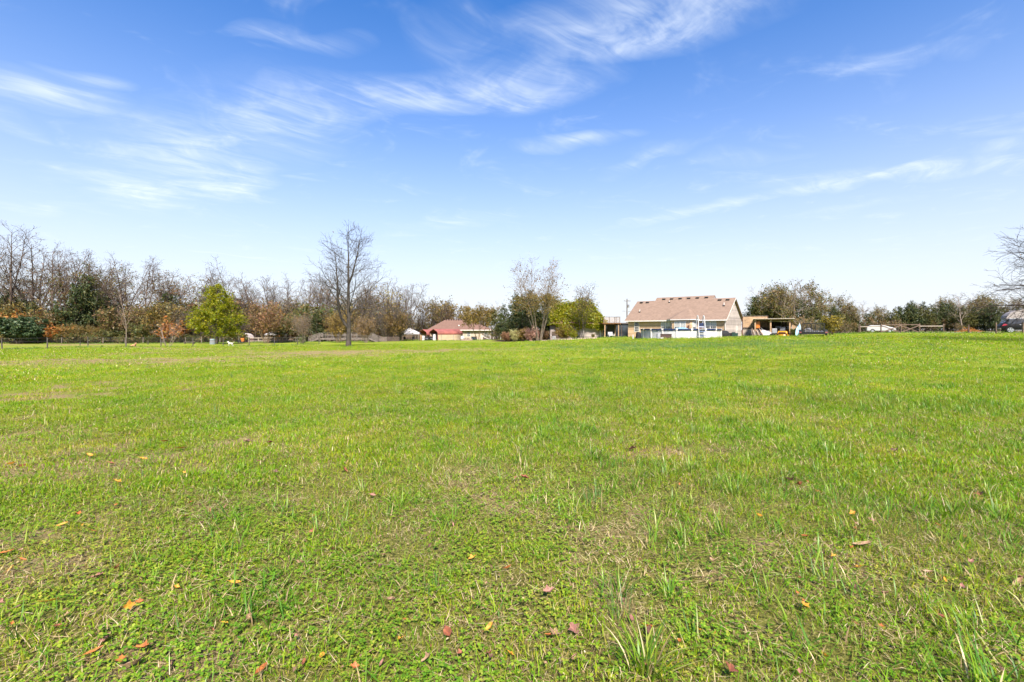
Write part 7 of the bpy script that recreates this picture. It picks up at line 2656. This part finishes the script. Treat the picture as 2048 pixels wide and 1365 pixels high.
def drop_leaf(px, py, cn_, nm, size=1.0, rz=None):
    d = EYE * F / (py - HOR)
    x = (px - CX) / F * d
    o = link('fallen_leaf', LS[(cn_, nm)], None, (x, d, g1(x, d) + random.uniform(.025, .05)))
    o.rotation_euler = (random.gauss(0, .35), random.gauss(0, .35), random.uniform(0, 6.28) if rz is None else rz)
    o.scale = (size * .95,) * 3
    tag(o, f'{nm} {cn_} fallen leaf lying on the grass', 'leaf', 'fallen leaves on the lawn')


for a in [(1300, 1268, 'orange', 'curled oval', 1.0, .5), (897, 1285, 'rust', 'curled oval', 1.1, 2.0), (780, 1215, 'tan', 'narrow folded', 1.0, 1.1), (1725, 1100, 'tan', 'narrow folded', 1.5, -.3), (1713, 1190, 'pink brown', 'curled oval', .9, 1.8), (2035, 1175, 'tan', 'narrow folded', 1.0, 0.), (105, 1218, 'yellow', 'narrow folded', 1.0, .5),
          (258, 1227, 'yellow', 'lobed', .8, 1.), (470, 1180, 'yellow', 'curled oval', .9, .2), (12, 1120, 'orange', 'narrow folded', 1.1, .6), (195, 1167, 'pink brown', 'lobed', .9, .4), (213, 1292, 'pink brown', 'lobed', 1.0, 1.5), (285, 1313, 'orange', 'lobed', .9, 0.), (188, 1325, 'orange', 'narrow folded', 1.0, .9), (270, 1340, 'tan', 'curled oval', 1.1, 1.0),
          (745, 996, 'pink brown', 'curled oval', .9, .3), (1016, 1152, 'orange', 'curled oval', .7, .1), (800, 1036, 'tan', 'narrow folded', .9, 1.), (625, 1072, 'rust', 'curled oval', .8, .7), (668, 1110, 'rust', 'curled oval', .8, 1.7), (600, 1140, 'tan', 'curled oval', .8, .9), (1610, 1087, 'orange', 'curled oval', .7, 2.1), (1520, 1042, 'yellow', 'curled oval', .7, 0.), (1705, 1037, 'yellow', 'lobed', .7, 0.), (1710, 1068, 'orange', 'curled oval', .6, 1.),
          (1097, 1205, 'pink brown', 'lobed', .9, .3), (1148, 1278, 'pink brown', 'lobed', 1.0, 2.), (1108, 1290, 'tan', 'lobed', .9, 1.2), (522, 1352, 'orange', 'narrow folded', 1.0, 1.4), (855, 1345, 'tan', 'lobed', .8, 0.), (980, 1280, 'yellow', 'curled oval', .7, .4), (1460, 1355, 'rust', 'lobed', .9, 1.), (320, 1070, 'rust', 'narrow folded', .8, .1), (125, 1063, 'yellow', 'narrow folded', .9, .6), (370, 1045, 'rust', 'narrow folded', 1., .2),
          (235, 976, 'yellow', 'lobed', 1., 0.), (180, 920, 'yellow', 'curled oval', 1.1, .0), (330, 888, 'orange', 'curled oval', 1.1, .5), (362, 902, 'yellow', 'curled oval', 1.3, .3), (287, 926, 'yellow', 'curled oval', 1.2, .1), (222, 937, 'rust', 'curled oval', 1., .2), (45, 940, 'rust', 'curled oval', 1.2, .2), (22, 938, 'yellow', 'curled oval', 1.1, .2), (1790, 910, 'dark brown', 'lobed', 1.6, .0), (1265, 905, 'dark brown', 'lobed', 1.6, .0), (1050, 965, 'rust', 'lobed', 1.3, .0),
          (1580, 968, 'dark brown', 'lobed', 1.4, .4), (1600, 975, 'rust', 'lobed', 1.3, .9), (1960, 992, 'rust', 'lobed', 1.2, .9), (1635, 990, 'orange', 'lobed', .8, .9), (495, 890, 'dark brown', 'lobed', 1.4, .2), (540, 892, 'rust', 'lobed', 1.2, .8), (520, 930, 'pink brown', 'narrow folded', 1.2, .2), (690, 945, 'rust', 'curled oval', 1.1, .2), (550, 953, 'dark brown', 'lobed', 1.0, .2)]:
    drop_leaf(*a)
_lr = random.Random(99)
for k in range(160):
    py = 660 + 705 * (_lr.random() ** .62) * .98 + 8
    if py < 850:
        continue
    drop_leaf(_lr.uniform(-40, 2090), py, _lr.choice(list(LM)), _lr.choice(['curled oval', 'narrow folded', 'lobed', 'lobed']), _lr.uniform(.3, .7))


def tuft_mesh(seed, n, hmin, hmax, wd, lean, curl, mat_i, r_=.05, name='grass_tuft'):
    global rnd
    keep, rnd = rnd, random.Random(seed)
    b = Blades()
    for _ in range(n):
        x, y, a = disc(r_)
        h = rnd.uniform(hmin, hmax)
        b.blade(x, y, 0, a + rnd.uniform(-.9, .9), h, wd * rnd.uniform(.6, 1.15), rnd.uniform(.02, lean), rnd.uniform(.1, curl), mat_i if rnd.random() < .9 else 2, 5)
    rnd = keep
    return np_mesh(name, np.array(b.v), b.l, b.s, MG, mat_index=b.m, smooth=True)


TM = [tuft_mesh(5, 70, .10, .30, .009, 1.0, 1.6, 3, .07), tuft_mesh(6, 40, .08, .22, .007, .9, 1.5, 3, .06), tuft_mesh(7, 30, .07, .18, .006, 1.1, 1.2, 3, .08)]
OM = [tuft_mesh(8, 22, .12, .26, .0045, .35, .5, 4, .05, 'wild_onion'), tuft_mesh(9, 14, .10, .22, .004, .45, .6, 4, .04, 'wild_onion'), tuft_mesh(10, 30, .12, .24, .0045, .3, .5, 4, .09, 'wild_onion')]


def spot(px, py, me, name, sc, label, cat, grp):
    d = EYE * F / (py - HOR)
    for _ in range(6):                  # follow the slope of the land
        x = (px - CX) / F * d
        d = (EYE - g1(x, d)) * F / (py - HOR)
    x = (px - CX) / F * d
    o = link(name, me, None, (x, d, g1(x, d)))
    o.rotation_euler = (0, 0, random.uniform(0, 6.28))
    o.scale = (sc,) * 3
    tag(o, label, cat, grp)


for i, (px, py, k, sc) in enumerate([(1290, 1345, 0, 1.0), (1235, 1190, 1, 1.0), (1340, 1200, 1, .9), (490, 1225, 1, .8), (300, 1180, 2, .9), (1470, 990, 1, 1.2), (1700, 1070, 2, 1.3), (1900, 1035, 1, 1.3), (1080, 1120, 2, 1.0), (640, 1300, 2, .9), (1960, 1270, 2, 1.0), (1640, 1160, 2, 1.1), (1380, 1290, 2, 1.0), (1190, 920, 1, 1.3), (1330, 960, 2, 1.4), (900, 1040, 2, 1.0), (1800, 1220, 2, 1.0), (60, 1270, 2, 1.0), (1560, 1330, 2, 1.0)]):
    spot(px, py, TM[k], 'grass_tuft', sc, ['big arching tuft of broad grass blades with an orange leaf beside it', 'dense tuft of long arching grass blades in the lawn', 'loose sprawling tuft of grass blades in the lawn'][k], 'grass tuft', 'grass tufts in the lawn')
_or = random.Random(17)
ON = [(565, 768), (295, 737), (325, 740), (345, 738), (370, 742), (392, 738), (660, 765), (870, 885), (1205, 735), (1040, 920), (1180, 912), (1210, 880), (1865, 905), (1635, 870), (1720, 762), (1960, 770), (1375, 742), (1475, 762), (1100, 720), (1355, 735), (1700, 762), (1705, 755), (1080, 700), (1320, 705), (820, 702), (760, 705), (1240, 1240), (860, 1190), (1190, 1010), (1390, 870), (1600, 815), (1780, 800), (960, 830), (700, 820), (430, 830), (1510, 790), (1900, 845), (1130, 770), (1260, 790)]
ON += [(_or.uniform(900, 2040), 662 + 60 * _or.random() + 34) for _ in range(34)] + [(_or.uniform(100, 1000), 705 + 70 * _or.random()) for _ in range(12)]
for px, py in ON:
    k = _or.randrange(3)
    spot(px, py, OM[k], 'wild_onion', _or.uniform(.8, 1.25), ['upright clump of blue green wild onion leaves in the lawn', 'thin clump of blue green wild onion leaves in the lawn', 'wide clump of blue green wild onion leaves in the lawn'][k], 'wild onion', 'wild onion clumps in the lawn')
